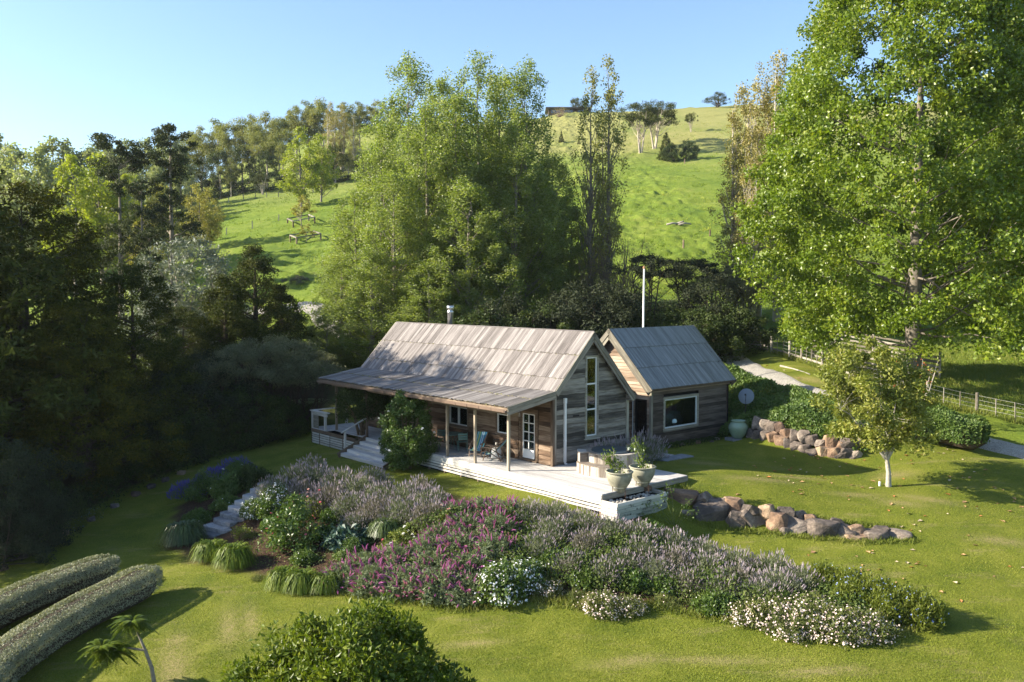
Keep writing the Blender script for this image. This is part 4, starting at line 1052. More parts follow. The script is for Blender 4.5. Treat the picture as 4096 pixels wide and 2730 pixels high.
for i, (px_, x, y, zt) in enumerate(((0, *(-82.74,140.00,32.83)), (0, *(-76.17,135.00,30.27)), (0, *(-70.15,130.00,29.11)), (0, *(-78.30,150.00,33.77)), (0, *(-75.35,150.00,33.33)), (0, *(-72.04,150.00,32.45)), (0, *(-71.74,155.00,34.04)), (0, *(-65.26,118.00,23.06)), (0, *(-64.23,112.00,20.06)), (0, *(-62.39,118.00,21.32)))):
    o = tree('grey_poplar', 'hazy_poplar%d' % (i % 2), ('nth', 'a'), 'tree', x, y, top(x, y, zt), None, 'grey green poplars on the far left', 1.1)
    o['label'] = '%s grey green poplar from the left in the far left grove' % ('leftmost', 'second', 'fifth', 'sixth', 'seventh', 'eighth', 'last', 'fourth', 'third lower', 'front')[i] if i < 7 else ('low grey poplar under the second one of the far left grove', 'low grey poplar at the picture edge in the far left grove', 'low grey poplar beside the bright lime poplar')[i - 7]
# gum forest along the hill
ordn = ('first', 'second', 'third', 'fourth', 'fifth', 'sixth', 'seventh', 'eighth', 'ninth', 'tenth', 'eleventh', 'twelfth', 'thirteenth', 'fourteenth', 'fifteenth', 'sixteenth')
gum = (-76.10,205.00,44.14), (-72.32,205.00,45.84), (-67.78,203.00,47.05), (-62.83,200.00,46.46), (-59.95,202.00,47.84), (-54.58,196.00,47.30), (-51.12,196.00,46.06), (-51.33,208.00,51.26), (-48.04,208.00,52.27), (-44.11,206.00,52.64), (-40.99,214.00,53.36), (-36.98,214.00,53.36), (-32.75,214.00,53.78), (-28.66,214.00,51.49)
for i, (x, y, zt) in enumerate(gum):
    tree('gum_tree', 'gum_tree%d' % (i % 3), '%s domed gum tree from the left along the hill forest skyline' % ordn[i], 'tree', x, y, top(x, y, zt), None, 'gum trees on the forest skyline', 1.0 if i % 2 else 1.15)
fr = (-64.34,184.00,34.35), (-60.44,182.00,36.46), (-57.58,180.00,34.64), (-56.44,184.00,38.13), (-53.30,184.00,40.82), (-49.97,179.00,35.98), (-48.49,183.00,40.64), (-45.36,178.00,31.46), (-36.37,181.00,37.63), (-33.89,182.00,36.46), (-30.91,183.00,36.17), (-27.89,184.00,37.23)
for i, (x, y, zt) in enumerate(fr):
    k = 'gum_tree%d' % (i % 3) if i in (2, 4, 6, 9) else 'dark_forest_tree%d' % (i % 2)
    tree('forest_tree', k, '%s dark tree from the left in the front row of the hill forest' % ordn[i], 'tree', x, y, top(x, y, zt), None, 'front row of the hill forest', 1.0)
x, y, zt = -49.99,176.00,30.93
tree('forest_tree', 'hill_pine', 'low wide pine at the field edge before the gum forest', 'tree', x, y, top(x, y, zt), None, None, .9)
for x, y, zt, lb in ((*(-39.01,190.00,48.21), 'rusty lombardy poplar on the left of the hilltop trio'), (*(-37.06,192.00,48.08), 'rusty lombardy poplar in the middle of the hilltop trio'), (*(-34.17,190.00,45.43), 'rusty lombardy poplar on the right of the hilltop trio')):
    tree('lombardy_poplar', 'rusty_lombardy0', lb, 'tree', x, y, top(x, y, zt), None, 'rusty lombardies in the hill forest', 1.5)
bg = (-77.87,170.00,35.37), (-78.86,180.00,38.52), (-76.92,185.00,39.92), (-75.50,190.00,41.91), (-71.97,190.00,40.24), (-69.39,160.00,31.77), (-66.67,165.00,32.13), (-64.05,170.00,33.29), (-60.19,165.00,29.30)
for i, (x, y, zt) in enumerate(bg):
    tree('forest_tree', 'hazy_poplar%d' % (i % 2), '%s hazy tree from the left behind the tall ragged conifers' % ordn[i], 'tree', x, y, top(x, y, zt), None, 'hazy trees behind the tall conifers', 1.0)
# hilltop
for x, y, zt, k, lb, w in ((*(27.48,188.00,47.78), 'hill_pine', 'flat topped pine with pale bare trunks, left of the hillside group', .8), (*(31.41,194.00,49.25), 'hill_pine', 'dark pine with several trunks, right of the hillside group', .95), (*(55.05,236.00,60.61), 'hill_oak', 'round dark tree standing alone on the hill crest', .95), (*(41.62,205.00,48.84), 'hill_pine', 'small windswept tree on the hillside below the crest', .6),
    (*(18.10,244.00,60.99), 'hill_oak', 'grey green tree behind the hilltop building', .9), (*(12.98,236.00,56.83), 'bare_shrub', 'bare greyish tree left of the hilltop building', 1.5), (*(18.26,232.00,52.94), 'bare_shrub', 'small bare tree below the hilltop building', 1.2), (*(11.49,205.00,44.64), 'cone_conifer', 'dark conifer on the slope below the hilltop building', .6), (*(15.17,200.00,41.97), 'cone_conifer', 'second dark conifer on the slope below the hilltop building', .6)):
    tree('hill_tree', k, lb, 'tree', x, y, top(x, y, zt), None, None, w)
for x, y, zt, k, lb in ((*(31.08,178.00,39.47), 'cone_conifer', 'small pointed bush on the hillside under the pines'), (*(35.67,178.00,38.17), 'dark_shrub0', 'round bush on the hillside right of the pointed one'), (*(31.71,176.00,37.14), 'dark_shrub2', 'little bush beside the pointed hillside bush')):
    tree('hill_bush', k, lb, 'bush', x, y, top(x, y, zt), None, None, .8)
# guarded young trees on the left field
for x, y, zt, lb in ((*(-31.72,132.00,22.00), 'young tree in the farther square timber guard'), (*(-27.94,119.00,16.57), 'young tree in the nearer square timber guard')):
    tree('young_tree', 'young_tree', lb, 'tree', x, y, top(x, y, zt), None, 'young trees in timber guards', 1.2)
# shrubs right behind the houses
for x, y, zt, k, w, lb in (
    (*(-0.33,58.00,7.41), 'dark_shrub1', 1.0, 'grey green dark shrub behind the middle of the house roof'), (*(2.02,59.00,7.20), 'dark_shrub0', 1.0, 'dark shrub behind the right part of the house roof'), (*(4.59,60.00,8.24), 'dark_shrub1', 1.1, 'tall dark shrub behind the house gable'), (*(6.84,60.00,8.24), 'dark_shrub1', 1.15, 'dark tea tree mass behind the flagpole'),
    (*(8.80,60.00,6.75), 'dark_shrub0', 1.1, 'dark shrub behind the ridge of the small house'), (*(11.04,60.00,6.75), 'dark_shrub0', 1.2, 'broad dark shrub behind the middle of the small house roof'), (*(13.94,63.00,8.29), 'dark_shrub1', 1.15, 'tall dark shrub behind the right end of the small house'), (*(14.64,60.00,6.75), 'dark_shrub2', 1.1, 'glossy dark shrub beside the driveway end'), (*(12.27,58.00,6.48), 'dark_shrub2', 1.0, 'glossy dark shrub under the tall one behind the small house'),
    (*(16.16,70.00,9.85), 'tea_tree1', 1.2, 'grey green tea tree above the dark shrubs, right side'), (*(18.42,72.00,9.49), 'tea_tree0', 1.2, 'olive brown tea tree beside the rusty poplars'), (*(10.51,68.00,10.38), 'tea_umbrella', .9, 'dark umbrella shaped tea tree above the flagpole'), (*(14.07,70.00,10.12), 'tea_umbrella', 1.3, 'wide flat topped tea tree with bare forked stems'),
    (*(8.96,74.00,12.84), 'bare_shrub', 1.1, 'bare brownish shrub at the foot of the slender poplars'), (*(7.03,73.00,11.33), 'bare_shrub', .9, 'bare brownish shrub left of the slender poplars'), (*(-20.86,86.00,9.04), 'bushy_shrub', 1.0, 'silvery round shrub beside the gravel track'), (*(-22.89,88.00,8.64), 'bushy_shrub', .9, 'dark silvery shrub left of the gravel track'),
    (*(-1.86,56.00,6.51), 'dark_shrub2', 1.2, 'low dark shrub right of the flue behind the roof'), (*(17.06,64.00,6.39), 'dark_shrub0', 1.0, 'dark shrub at the gate end of the driveway')):
    tree('shrub', k, lb, 'shrub', x, y, top(x, y, zt), None, None, w)
# left side undergrowth and tea trees
for x, y, zt, k, w, lb in (
    (*(-15.81,50.00,4.55), 'tea_tree0', 1.05, 'pale topped tea tree, left one of the row by the veranda'), (*(-14.57,50.50,4.96), 'tea_tree1', 1.0, 'pale topped tea tree, second of the row by the veranda'), (*(-13.18,50.50,4.96), 'tea_tree0', 1.0, 'pale topped tea tree, third of the row by the veranda'), (*(-11.79,51.00,4.04), 'tea_tree1', .95, 'pale topped tea tree nearest to the veranda roof'),
    (*(-17.35,49.00,4.17), 'dark_shrub1', 1.2, 'dark shrub left of the pale topped tea trees'), (*(-18.15,46.00,3.21), 'dark_shrub1', 1.2, 'dark shrub behind the cabbage tree'), (*(-19.13,45.00,2.85), 'dark_shrub0', 1.2, 'dark shrub at the back of the shaded lawn corner'), (*(-16.86,45.50,0.96), 'dark_shrub0', .95, 'dark shrub left of the cabbage tree'), (*(-14.86,48.00,2.30), 'dark_shrub2', 1.05, 'dark camellia with white blooms under the tea trees'), (*(-13.35,49.50,1.64), 'dark_shrub0', .9, 'dark shrub under the tea trees, next to the lawn'),
    (*(-12.22,51.00,0.95), 'dark_shrub2', .9, 'dark shrub beside the veranda railing'), (*(-19.65,42.00,-0.90), 'dark_shrub0', .9, 'dark shrub on the edge of the shaded lawn'), (*(-19.46,39.00,-1.70), 'dark_shrub1', .9, 'dark shrub behind the blue flowers'), (*(-19.75,37.00,-0.48), 'dark_shrub0', .9, 'dark shrub right of the grey bush'), (*(-18.14,43.50,-0.53), 'dark_shrub0', .8, 'low dark shrub below the cabbage tree'), (*(-15.70,47.50,0.07), 'dark_shrub1', .8, 'low dark shrub along the upper lawn edge'),
    (*(-14.23,49.00,-0.41), 'dark_shrub2', .7, 'small dark shrub along the upper lawn edge'),
    (*(-20.02,34.50,1.64), 'dark_shrub1', .95, 'feathery grey green bush at the left picture edge'), (*(-19.02,34.00,-0.01), 'dark_shrub1', .8, 'lower feathery bush beside the blue flowers'), (*(-19.20,32.00,0.10), 'dark_shrub1', .9, 'feathery bush cut by the left picture edge'), (*(-20.62,47.00,5.24), 'totara1', 1.1, 'low dark conifer above the shaded lawn corner')):
    tree('shrub', k, lb, 'shrub', x, y, top(x, y, zt), None, None, w)

# ---------------------------------------------------------------- garden plants
L_lav = leaf_mat('lavender_leaf', (.080, .098, .050), (.150, .170, .092), (.25, .255, .16), .7, .15, .2, ps=2.)
L_lavd = leaf_mat('dry_lavender_leaf', (.095, .088, .062), (.175, .16, .12), (.26, .235, .185), .7, .15, .2, ps=2.)
F_lav = leaf_mat('lavender_bloom', (.23, .185, .21), (.34, .285, .32), (.45, .405, .41), .8, .15, .1, ps=2.)
L_sal = leaf_mat('sage_leaf', (.085, .115, .055), (.155, .195, .10), (.25, .28, .17), .6, .25, .25, ps=1.5)
F_sal = leaf_mat('purple_sage_bloom', (.26, .075, .21), (.41, .14, .33), (.55, .29, .46), .75, .2, .1, ps=2.)
F_cat = leaf_mat('violet_catmint_bloom', (.07, .06, .24), (.12, .10, .36), (.22, .18, .45), .75, .2, .1)
L_gau = leaf_mat('gaura_stem', (.06, .09, .018), (.13, .15, .04), (.24, .19, .07), .6, .25, .25)
F_gau = leaf_mat('gaura_bloom', (.62, .44, .42), (.78, .66, .62), (.88, .82, .78), .7, .2, .15)
L_bed = leaf_mat('garden_leaf', (.045, .085, .016), (.095, .150, .028), (.17, .21, .05), .45, .3, .4, ps=1.5)
F_wht = leaf_mat('white_daisy_bloom', (.62, .62, .66), (.78, .78, .80), (.88, .88, .88), .7, .15, .15)
F_blu = leaf_mat('pale_blue_bloom', (.24, .32, .62), (.36, .44, .74), (.52, .58, .82), .7, .2, .15)
L_bog = leaf_mat('bog_sage_leaf', (.075, .105, .014), (.15, .18, .025), (.25, .25, .055), .5, .35, .25, ps=1.5)
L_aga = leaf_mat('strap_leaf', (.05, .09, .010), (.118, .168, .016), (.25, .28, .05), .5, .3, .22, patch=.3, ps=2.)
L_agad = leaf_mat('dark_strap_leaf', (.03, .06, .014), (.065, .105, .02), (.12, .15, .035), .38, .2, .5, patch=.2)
L_blue = leaf_mat('blue_green_leaf', (.022, .05, .038), (.05, .095, .07), (.10, .155, .11), .5, .15, .35, ps=2)
L_hed = leaf_mat('grey_hedge_leaf', (.14, .155, .09), (.26, .27, .17), (.40, .39, .27), .55, .15, .3, ps=1.2)
L_cit = leaf_mat('citrus_leaf', (.06, .11, .012), (.135, .19, .022), (.24, .27, .04), .35, .35, .5)
L_dome = leaf_mat('glossy_dome_leaf', (.046, .078, .008), (.108, .150, .013), (.23, .25, .026), .38, .32, .28, ps=1.4, patch=.45)
L_ivy = leaf_mat('ground_cover_leaf', (.045, .085, .018), (.095, .155, .030), (.17, .22, .055), .5, .28, .35, ps=.8)
L_rose = leaf_mat('rose_leaf', (.035, .072, .014), (.080, .135, .022), (.15, .20, .04), .38, .28, .45, ps=1.5)
L_crape = leaf_mat('light_green_leaf', (.10, .13, .020), (.20, .225, .034), (.33, .30, .07), .45, .35, .35, ps=.9, patch=.45)
L_crape2 = leaf_mat('bed_leaf', (.04, .07, .014), (.095, .135, .03), (.18, .20, .055), .55, .3, .2, ps=1.2)
L_red = leaf_mat('red_autumn_leaf', (.22, .06, .02), (.40, .13, .05), (.5, .25, .08), .5, .3, .3)
F_pink = plain('pink_petal', (.72, .22, .24), .7, .2, var=.25, ns=20)
F_peach = plain('peach_petal', (.80, .52, .42), .7, .2, var=.15, ns=20)
F_whr = plain('white_petal', (.82, .80, .74), .7, .2, var=.08, ns=20)
F_redr = plain('red_petal', (.62, .05, .04), .6, .3, var=.25, ns=20)
B_stem = plain('green_stem', (.12, .14, .04), .7, .2)
B_twig = plain('brown_twig', (.17, .12, .075), .85, .15)
S_white = plain('white_bark', (.33, .305, .255), .8, .15, var=.4, ns=9, bmp=.006)

def dome_pts(g, n, R, H, inner=.55, flat=1.):
    """Points in a low dome, mostly near its skin, with the outward direction."""
    a = g.uniform(0, 6.283, n); cz = g.uniform(.02, 1, n)
    d = np.stack([np.cos(a) * np.sqrt(1 - cz ** 2), np.sin(a) * np.sqrt(1 - cz ** 2), cz], 1)
    r = inner + (1 - inner) * g.uniform(size=n) ** .5
    lump = 1 + .10 * np.sin(3 * a + 2 * cz * 3) + .08 * np.sin(7 * a + 5)
    return d * np.array([R, R, H]) * (r * lump)[:, None], d

def spikes(g, P, D, L, w, fl=.45):
    """Flower spikes: thin stalk and a fatter three sided head; returns stalk quads and head quads."""
    n = len(P); D = unit(D); L = L * g.uniform(.7, 1.25, (n, 1))
    A = unit(np.cross(D, g.normal(size=(n, 3)))); B_ = np.cross(D, A)
    Vs = []; Qs = []; o = 0
    q0 = P + D * L * (1 - fl); q1 = P + D * L
    st = np.stack([P - A * w * .14, P + A * w * .14, q0 + A * w * .14, q0 - A * w * .14], 1).reshape(-1, 3)
    hv = []
    for k in range(3):
        a0, a1 = 2.094 * k, 2.094 * (k + 1)
        c0 = A * math.cos(a0) + B_ * math.sin(a0); c1 = A * math.cos(a1) + B_ * math.sin(a1)
        hv.append(np.stack([q0 + c0 * w * .5, q0 + c1 * w * .5, q1 + c1 * w * .22, q1 + c0 * w * .22], 1))
    return st, np.concatenate(hv).reshape(-1, 3)
def quads(V): return np.arange(len(V)).reshape(-1, 4)

PL = {}
def lavender_kind(key, seed, R, H, lm, nsp=300, nl=2600, stalk=.26, fm=None):
    g = G_(seed)
    P, d = dome_pts(g, nl, R, H, .35)
    D = unit(d + np.array([0, 0, .9]) + g.normal(size=(nl, 3)) * .15)
    V, q_ = leafq(g, P, .11, .16, d, .4, D, 2.2, .2)
    P2, d2 = dome_pts(g, nsp, R * .97, H, .88)
    st, hd = spikes(g, P2, d2 + np.array([0, 0, 1.1]) + g.normal(size=(nsp, 3)) * .12, stalk, .028, .42)
    nb = NB(); nb.add(V, q_); nb.add(st, quads(st))
    PL[key] = [('foliage', nb.mesh(key + '_foliage', lm)), ('blooms', npmesh(key + '_blooms', hd, quads(hd), None, [fm or F_lav]))]
for k in range(3): lavender_kind('lavender%d' % k, 100 + k, .78, .80, [L_lav, L_lav, L_lavd][k], [260, 230, 190][k], 4400)
lavender_kind('dark_lavender', 104, .95, .85, L_lav, 260, 2800, .3)
lavender_kind('catmint', 105, .8, .6, L_bed, 700, 1200, .25, F_cat)

def sage_kind(key, seed, R=.85, H=.75, nsp=190, nl=2300):
    g = G_(seed)
    P, d = dome_pts(g, nl, R, H, .45)
    V, q_ = leafq(g, P, .14, .24, d, .7, unit(d + g.normal(size=(nl, 3)) * .5), 1.2, .3)
    nb = NB(); nb.add(V, q_)
    P2, d2 = dome_pts(g, nsp, R * .97, H, .86); fl = NB()
    D = unit(d2 + np.array([0, 0, .55]) + g.normal(size=(nsp, 3)) * .35); L = g.uniform(.16, .34, (nsp, 1))
    A = unit(np.cross(D, g.normal(size=(nsp, 3)))); B_ = np.cross(D, A)
    prev = P2; w0 = .026
    for s in range(3):
        D2 = unit(D - np.array([0, 0, .22]) * s + .15 * g.normal(size=(nsp, 3))); nx_ = prev + D2 * L / 3; w1 = [.030, .024, .008][s]
        for X in (A, B_):
            v = np.stack([prev - X * w0, prev + X * w0, nx_ + X * w1, nx_ - X * w1], 1).reshape(-1, 3); fl.add(v, quads(v))
        prev = nx_; w0 = w1
    PL[key] = [('foliage', nb.mesh(key + '_foliage', L_sal)), ('blooms', fl.mesh(key + '_blooms', F_sal))]
sage_kind('sage0', 110, .85, .75, 60, 4200); sage_kind('sage1', 111, .9, .7, 105, 4200)

def dots(g, P, N, size, n_pet=1, asp=.9, w=1.5):
    return leafq(g, P, size, asp, N, w, None, 0, .15)
def airy_kind(key, seed, R, H, lm, fm, nst, nfl, fs, nl, ls, asp=.25, up=.7):
    """Loose plant of many fine wands with small open flowers."""
    g = G_(seed); nb = NB()
    P, d = dome_pts(g, nst, R, H, .75)
    base = np.stack([P[:, 0] * .25, P[:, 1] * .25, np.zeros(nst)], 1); A = unit(np.cross(P - base, g.normal(size=(nst, 3)))) * .004
    v = np.stack([base - A, base + A, P + A * .6, P - A * .6], 1).reshape(-1, 3); nb.add(v, quads(v))
    P1, d1 = dome_pts(g, nl, R * .9, H * .85, .4)
    V, q_ = leafq(g, P1, ls, asp, d1, .6, unit(d1 + np.array([0, 0, up])), 1.3, .25); nb.add(V, q_)
    i = g.integers(0, nst, nfl); t = 1 - .35 * g.uniform(size=(nfl, 1)) ** 2
    Pf = base[i] + (P[i] - base[i]) * t + g.normal(size=(nfl, 3)) * .05
    Pf[:, 2] = np.maximum(Pf[:, 2], .04)
    V, q2 = dots(g, Pf, d[i], fs)
    PL[key] = [('foliage', nb.mesh(key + '_foliage', lm)), ('blooms', npmesh(key + '_blooms', V, q2, None, [fm]))]
airy_kind('gaura0', 120, .95, .72, L_gau, F_gau, 320, 700, .056, 2600, .13)
airy_kind('gaura1', 121, .9, .62, L_gau, F_gau, 300, 480, .056, 2400, .12)
airy_kind('daisy0', 122, .95, 1.0, L_bed, F_wht, 150, 900, .055, 4200, .095, .6, .3)
airy_kind('blue0', 123, .75, .95, L_bog, F_blu, 330, 130, .050, 3400, .13, .25, 1.8)
airy_kind('filler0', 124, .8, .6, L_bed, F_wht, 80, 30, .05, 2600, .11, .55, .3)
airy_kind('filler1', 125, .7, .7, L_rose, F_wht, 80, 12, .05, 2400, .10, .55, .5)
airy_kind('weed0', 126, .6, .35, L_gau, F_gau, 120, 10, .05, 700, .14, .15, 1.5)

def strap_kind(key, seed, n, R, H, lm, w=.035):
    """Clump of long arching strap leaves."""
    g = G_(seed); a = g.uniform(0, 6.283, n); dr = np.stack([np.cos(a), np.sin(a), np.zeros(n)], 1); sd = np.stack([-np.sin(a), np.cos(a), np.zeros(n)], 1)
    L = R * g.uniform(.45, 1.1, n); hh = H * g.uniform(.55, 1.1, n); b0 = dr * (.12 * g.uniform(size=(n, 1))) + g.normal(size=(n, 3)) * np.array([.1, .1, 0]) * R
    pr = None; nb = NB()
    for s in range(6):
        t = s / 5.
        p = b0 + dr * (L * t)[:, None] + np.array([0, 0, 1]) * (hh * (2.9 * t - 2.75 * t * t))[:, None]
        ww = w * (1 - .85 * t ** 2) * (.55 + .45 * min(1, t * 4)) / 2
        l = p - sd * ww; r = p + sd * ww
        if pr is not None:
            v = np.stack([pr[0], pr[1], r, l], 1).reshape(-1, 3); nb.add(v, quads(v))
        pr = (l, r)
    # share the vertices of one leaf's segments only visually; each segment keeps its own tone
    PL[key] = [('leaves', nb.mesh(key + '_leaves', lm))]
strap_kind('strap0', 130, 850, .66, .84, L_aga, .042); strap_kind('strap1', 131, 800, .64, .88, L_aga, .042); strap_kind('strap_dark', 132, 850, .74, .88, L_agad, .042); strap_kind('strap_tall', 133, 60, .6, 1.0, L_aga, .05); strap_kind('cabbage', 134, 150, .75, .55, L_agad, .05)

def bush_kind(key, seed, R, H, lm, n, size, asp=.6, nst=8, bm=None, inner=.45, fold=.3, clump=46, cr=.26):
    g = G_(seed); nb = NB(); nb2 = NB()
    C_, d = dome_pts(g, clump, R * .9, H * .92, inner)
    P, dd_ = fill(g, C_, cr, n, .85)
    P[:, 2] = np.abs(P[:, 2])
    V, q_ = leafq(g, P, size, asp, unit(dd_ * .6 + unit(P * np.array([1, 1, .6])) * .6 + np.array([0, 0, .35])), .8, None, 0, fold); nb.add(V, q_)
    for i in range(nst):
        c = C_[g.integers(0, clump)]
        nb2.tube([(c[0] * .08, c[1] * .08, -.1), (c[0] * .4, c[1] * .4, c[2] * .55), tuple(c)], [.018, .013, .006], 4)
    PL[key] = [('stems', nb2.mesh(key + '_stems', bm or B_twig)), ('foliage', nb.mesh(key + '_foliage', lm))]
bush_kind('rose_bush', 140, .85, 1.25, L_rose, 4200, .085, .62, 14, cr=.30)
bush_kind('open_rose', 141, .6, .9, L_crape, 700, .075, .6, 16, clump=26, cr=.18)
bush_kind('blue_hosta', 142, .72, .55, L_blue, 900, .24, .55, 5, fold=.45)
bush_kind('green_bush', 143, .8, .9, L_bed, 5200, .085, .6, 8)
bush_kind('dark_bush', 144, .8, .9, L_bush, 6200, .085, .5, 8)

def rose_mesh(name, mt, s):
    """A full bloom: cupped rings of petals."""
    b = MB(); g = random.Random(5)
    for ring, (n, r, z, tl) in enumerate(((5, .50, .12, .30), (5, .38, .22, .6), (4, .22, .32, .9))):
        for i in range(n):
            a = 6.283 * i / n + ring * .6; c, q = math.cos(a), math.sin(a); w = r * .75
            b.add([(0, 0, 0), (r * c - q * w, r * q + c * w, z), (r * 1.1 * c, r * 1.1 * q, z + tl * .35), (r * c + q * w, r * q - c * w, z)], [(0, 3, 2, 1)])
    b.v = [(x * s, y * s, z * s) for x, y, z in b.v]
    return b.mesh(name, mt)
BL = {'pink': rose_mesh('bloom', F_pink, .085), 'peach': rose_mesh('bloom', F_peach, .085), 'white': rose_mesh('bloom', F_whr, .10), 'red': rose_mesh('bloom', F_redr, .12)}

def plant(name, key, label, cat, x, y, s=1., group=None, sz=1., z=None, blooms=None, R=.8, H=1.1, seed=0):
    t = thing(name, label, cat, (x, y, gz(x, y) - .03 if z is None else z), rnd.uniform(0, 6.28), group, (s, s, s * sz))
    for nm, me in PL[key]: put(nm, me, t, kind='stuff' if nm == 'blooms' else None)
    if blooms:
        g = G_(900 + seed)
        for c, n in blooms:
            P, d = dome_pts(g, n, R, H, .95)
            for p in P: put('bloom', BL[c], t, tuple(p), (g.uniform(-.5, .5), g.uniform(-.5, .5), g.uniform(0, 6)), 1 / s)
    return t

# lavender along the top of the bank: x, y, size, label
gl = 'grey lavender bushes along the deck bank'
lavs = ((-9.9, 36.0, 1.0, 0, 'lavender bush at the far left end of the upper row, above the stone steps'), (-9.2, 37.0, 1.0, 1, 'lavender bush at the top of the stone steps'), (-8.3, 36.6, 1.05, 0, 'lavender bush just left of the wide wooden steps'), (-8.6, 35.4, .95, 2, 'brownish lavender bush above the pink roses'), (-7.2, 36.0, 1.1, 0, 'lavender bush before the left end of the wooden steps'),
    (-7.3, 34.6, 1.05, 2, 'brown grey lavender bush in the middle of the left hump'), (-6.2, 35.1, 1.1, 1, 'lavender bush before the middle of the wooden steps'), (-6.3, 33.6, 1.0, 0, 'lavender bush at the lower edge of the left hump'), (-5.2, 34.1, 1.05, 1, 'lavender bush in the gap before the climbing rose'), (-5.2, 32.8, 1.0, 2, 'lavender bush above the clump of strap leaves'),
    (-4.2, 33.6, 1.1, 0, 'lavender bush under the climbing rose'), (-4.1, 32.2, 1.05, 1, 'lavender bush in the middle of the right hump'), (-3.2, 32.8, 1.05, 0, 'lavender bush at the left end of the slatted skirt'), (-3.0, 31.7, 1.0, 2, 'lavender bush where the purple sage begins'), (-5.9, 32.2, .75, 1, 'small grey lavender above the blue green plant'),
    (-8.0, 34.2, .9, 1, 'lavender bush right of the tall strap leaves'))
for x, y, s, k, lb in lavs: plant('lavender_bush', 'lavender%d' % k, lb, 'lavender', x, y, s, gl)
lav3 = ((-3.7, 34.4, .95, 2, 'lavender bush between climbing rose and skirt'), (-8.9, 38.2, .95, 1, 'lavender bush nearest to the foot of the wooden steps'), (-5.9, 36.2, 1.0, 0, 'lavender bush touching the lowest wooden step'))
for x, y, s, k, lb in lav3: plant('lavender_bush', 'lavender%d' % k, lb, 'lavender', x, y, s, gl, 1.05)
lav2 = ((.9, 28.9, .85, 1, 'lavender bush low on the bank right of the white flowered bush'), (1.9, 27.9, .8, 2, 'dry lavender above the small gaura'), (3.0, 27.5, .85, 0, 'lavender bush right above the middle gaura'), (4.6, 27.6, .9, 1, 'lavender bush low in the middle of the long row'), (5.5, 27.0, .85, 2, 'straggly lavender near the bed front'), (6.5, 26.5, .85, 0, 'lavender bush above the left end of the large gaura'), (7.6, 26.1, .85, 1, 'lavender bush tangled with the large gaura'), (.6, 31.2, .95, 0, 'lavender bush beside the purple sage, under the slatted skirt'), (1.5, 31.0, .95, 1, 'lavender bush below the middle of the deck edge'), (2.5, 30.3, .95, 0, 'lavender bush left of the planter box'), (1.4, 29.8, .95, 1, 'lavender bush above the white flowered bush'), (3.4, 29.9, .95, 1, 'lavender bush before the planter corner'), (2.6, 29.1, .9, 2, 'dry lavender in the middle of the bank'),
    (4.4, 29.8, .95, 0, 'lavender bush next to the red rose'), (4.3, 28.7, .95, 1, 'lavender bush below the red rose'), (5.5, 29.6, .95, 0, 'lavender bush facing the first rocks of the wall'), (5.3, 28.3, 1.0, 2, 'dark gapped lavender in the middle of the long row'), (6.5, 29.2, .95, 1, 'lavender bush facing the middle of the rock wall'), (6.3, 27.9, 1.0, 0, 'lavender bush behind the second white gaura'),
    (7.4, 28.5, 1.0, 0, 'lavender bush left of the round grey lavender'), (7.1, 27.0, 1.0, 2, 'dry lavender low in the right half of the bed'), (8.5, 28.0, 1.05, 1, 'round grey lavender facing the right end of the rock wall'), (8.2, 26.5, 1.0, 0, 'lavender bush just above the large gaura'), (9.1, 27.0, .95, 1, 'last lavender bush before the pale blue sage'), (3.6, 28.0, .85, 1, 'lavender bush above the middle gaura'))
for x, y, s, k, lb in lav2: plant('lavender_bush', 'lavender%d' % k, lb, 'lavender', x, y, s, gl, .92)
for i, (v, u) in enumerate(((2.2, -.85), (3.3, -.95), (4.4, -.75), (5.3, -.55))):
    x, y, _ = hw(v, u); plant('lavender_bush', 'dark_lavender', '%s shaded lavender in the row between tub and small house' % ('leftmost', 'second', 'third', 'rightmost')[i], 'lavender', x, y, 1.05, 'shaded lavenders behind the tub', 1.15)
# purple sage
sg_ = ((-2.0, 31.8, .9, 'purple sage at the top, right of the lavender hump'), (-1.1, 32.0, .9, 'purple sage nearest to the slatted skirt'), (-.2, 31.4, .95, 'purple sage at the upper right end of the drift'), (-1.6, 30.8, .95, 'purple sage above the peach roses'), (-.5, 30.3, 1., 'purple sage in the right middle of the drift'), (-2.5, 30.3, .9, 'purple sage beside the peach roses'), (-2.9, 29.4, .95, 'purple sage right of the white roses'), (-1.7, 29.5, 1., 'purple sage in the centre of the drift'),
    (-.6, 29.0, 1., 'purple sage above the white flowered bush'), (-3.9, 29.2, 1., 'purple sage just below the white roses'), (-2.6, 28.4, 1., 'purple sage in the lower centre of the drift'), (-1.4, 28.2, 1., 'purple sage at the lower right of the drift'), (-4.9, 29.0, 1., 'purple sage right of the lime strap clumps'), (-5.6, 28.5, .95, 'purple sage at the left tip of the drift'), (-4.5, 27.9, 1., 'purple sage at the lawn edge, left'), (-3.4, 27.6, 1.05, 'purple sage at the lawn edge above the round tree'), (-2.3, 27.2, 1.05, 'purple sage at the lawn edge, middle'), (-1.4, 27.0, .95, 'purple sage at the lawn edge beside the white flowered bush'))
for i, (x, y, s, lb) in enumerate(sg_): plant('purple_sage', 'sage%d' % (i % 2), lb, 'purple sage', x, y, s * .98, 'purple sage drift')
for x, y, s, k, lb in ((-.35, 26.9, 1.15, 'daisy0', 'large green bush full of white flowers at the lawn edge'), (.35, 27.3, .95, 'daisy0', 'right half of the white flowered bush, beside the small gaura')): plant('white_flowered_bush', k, lb, 'bush', x, y, s)
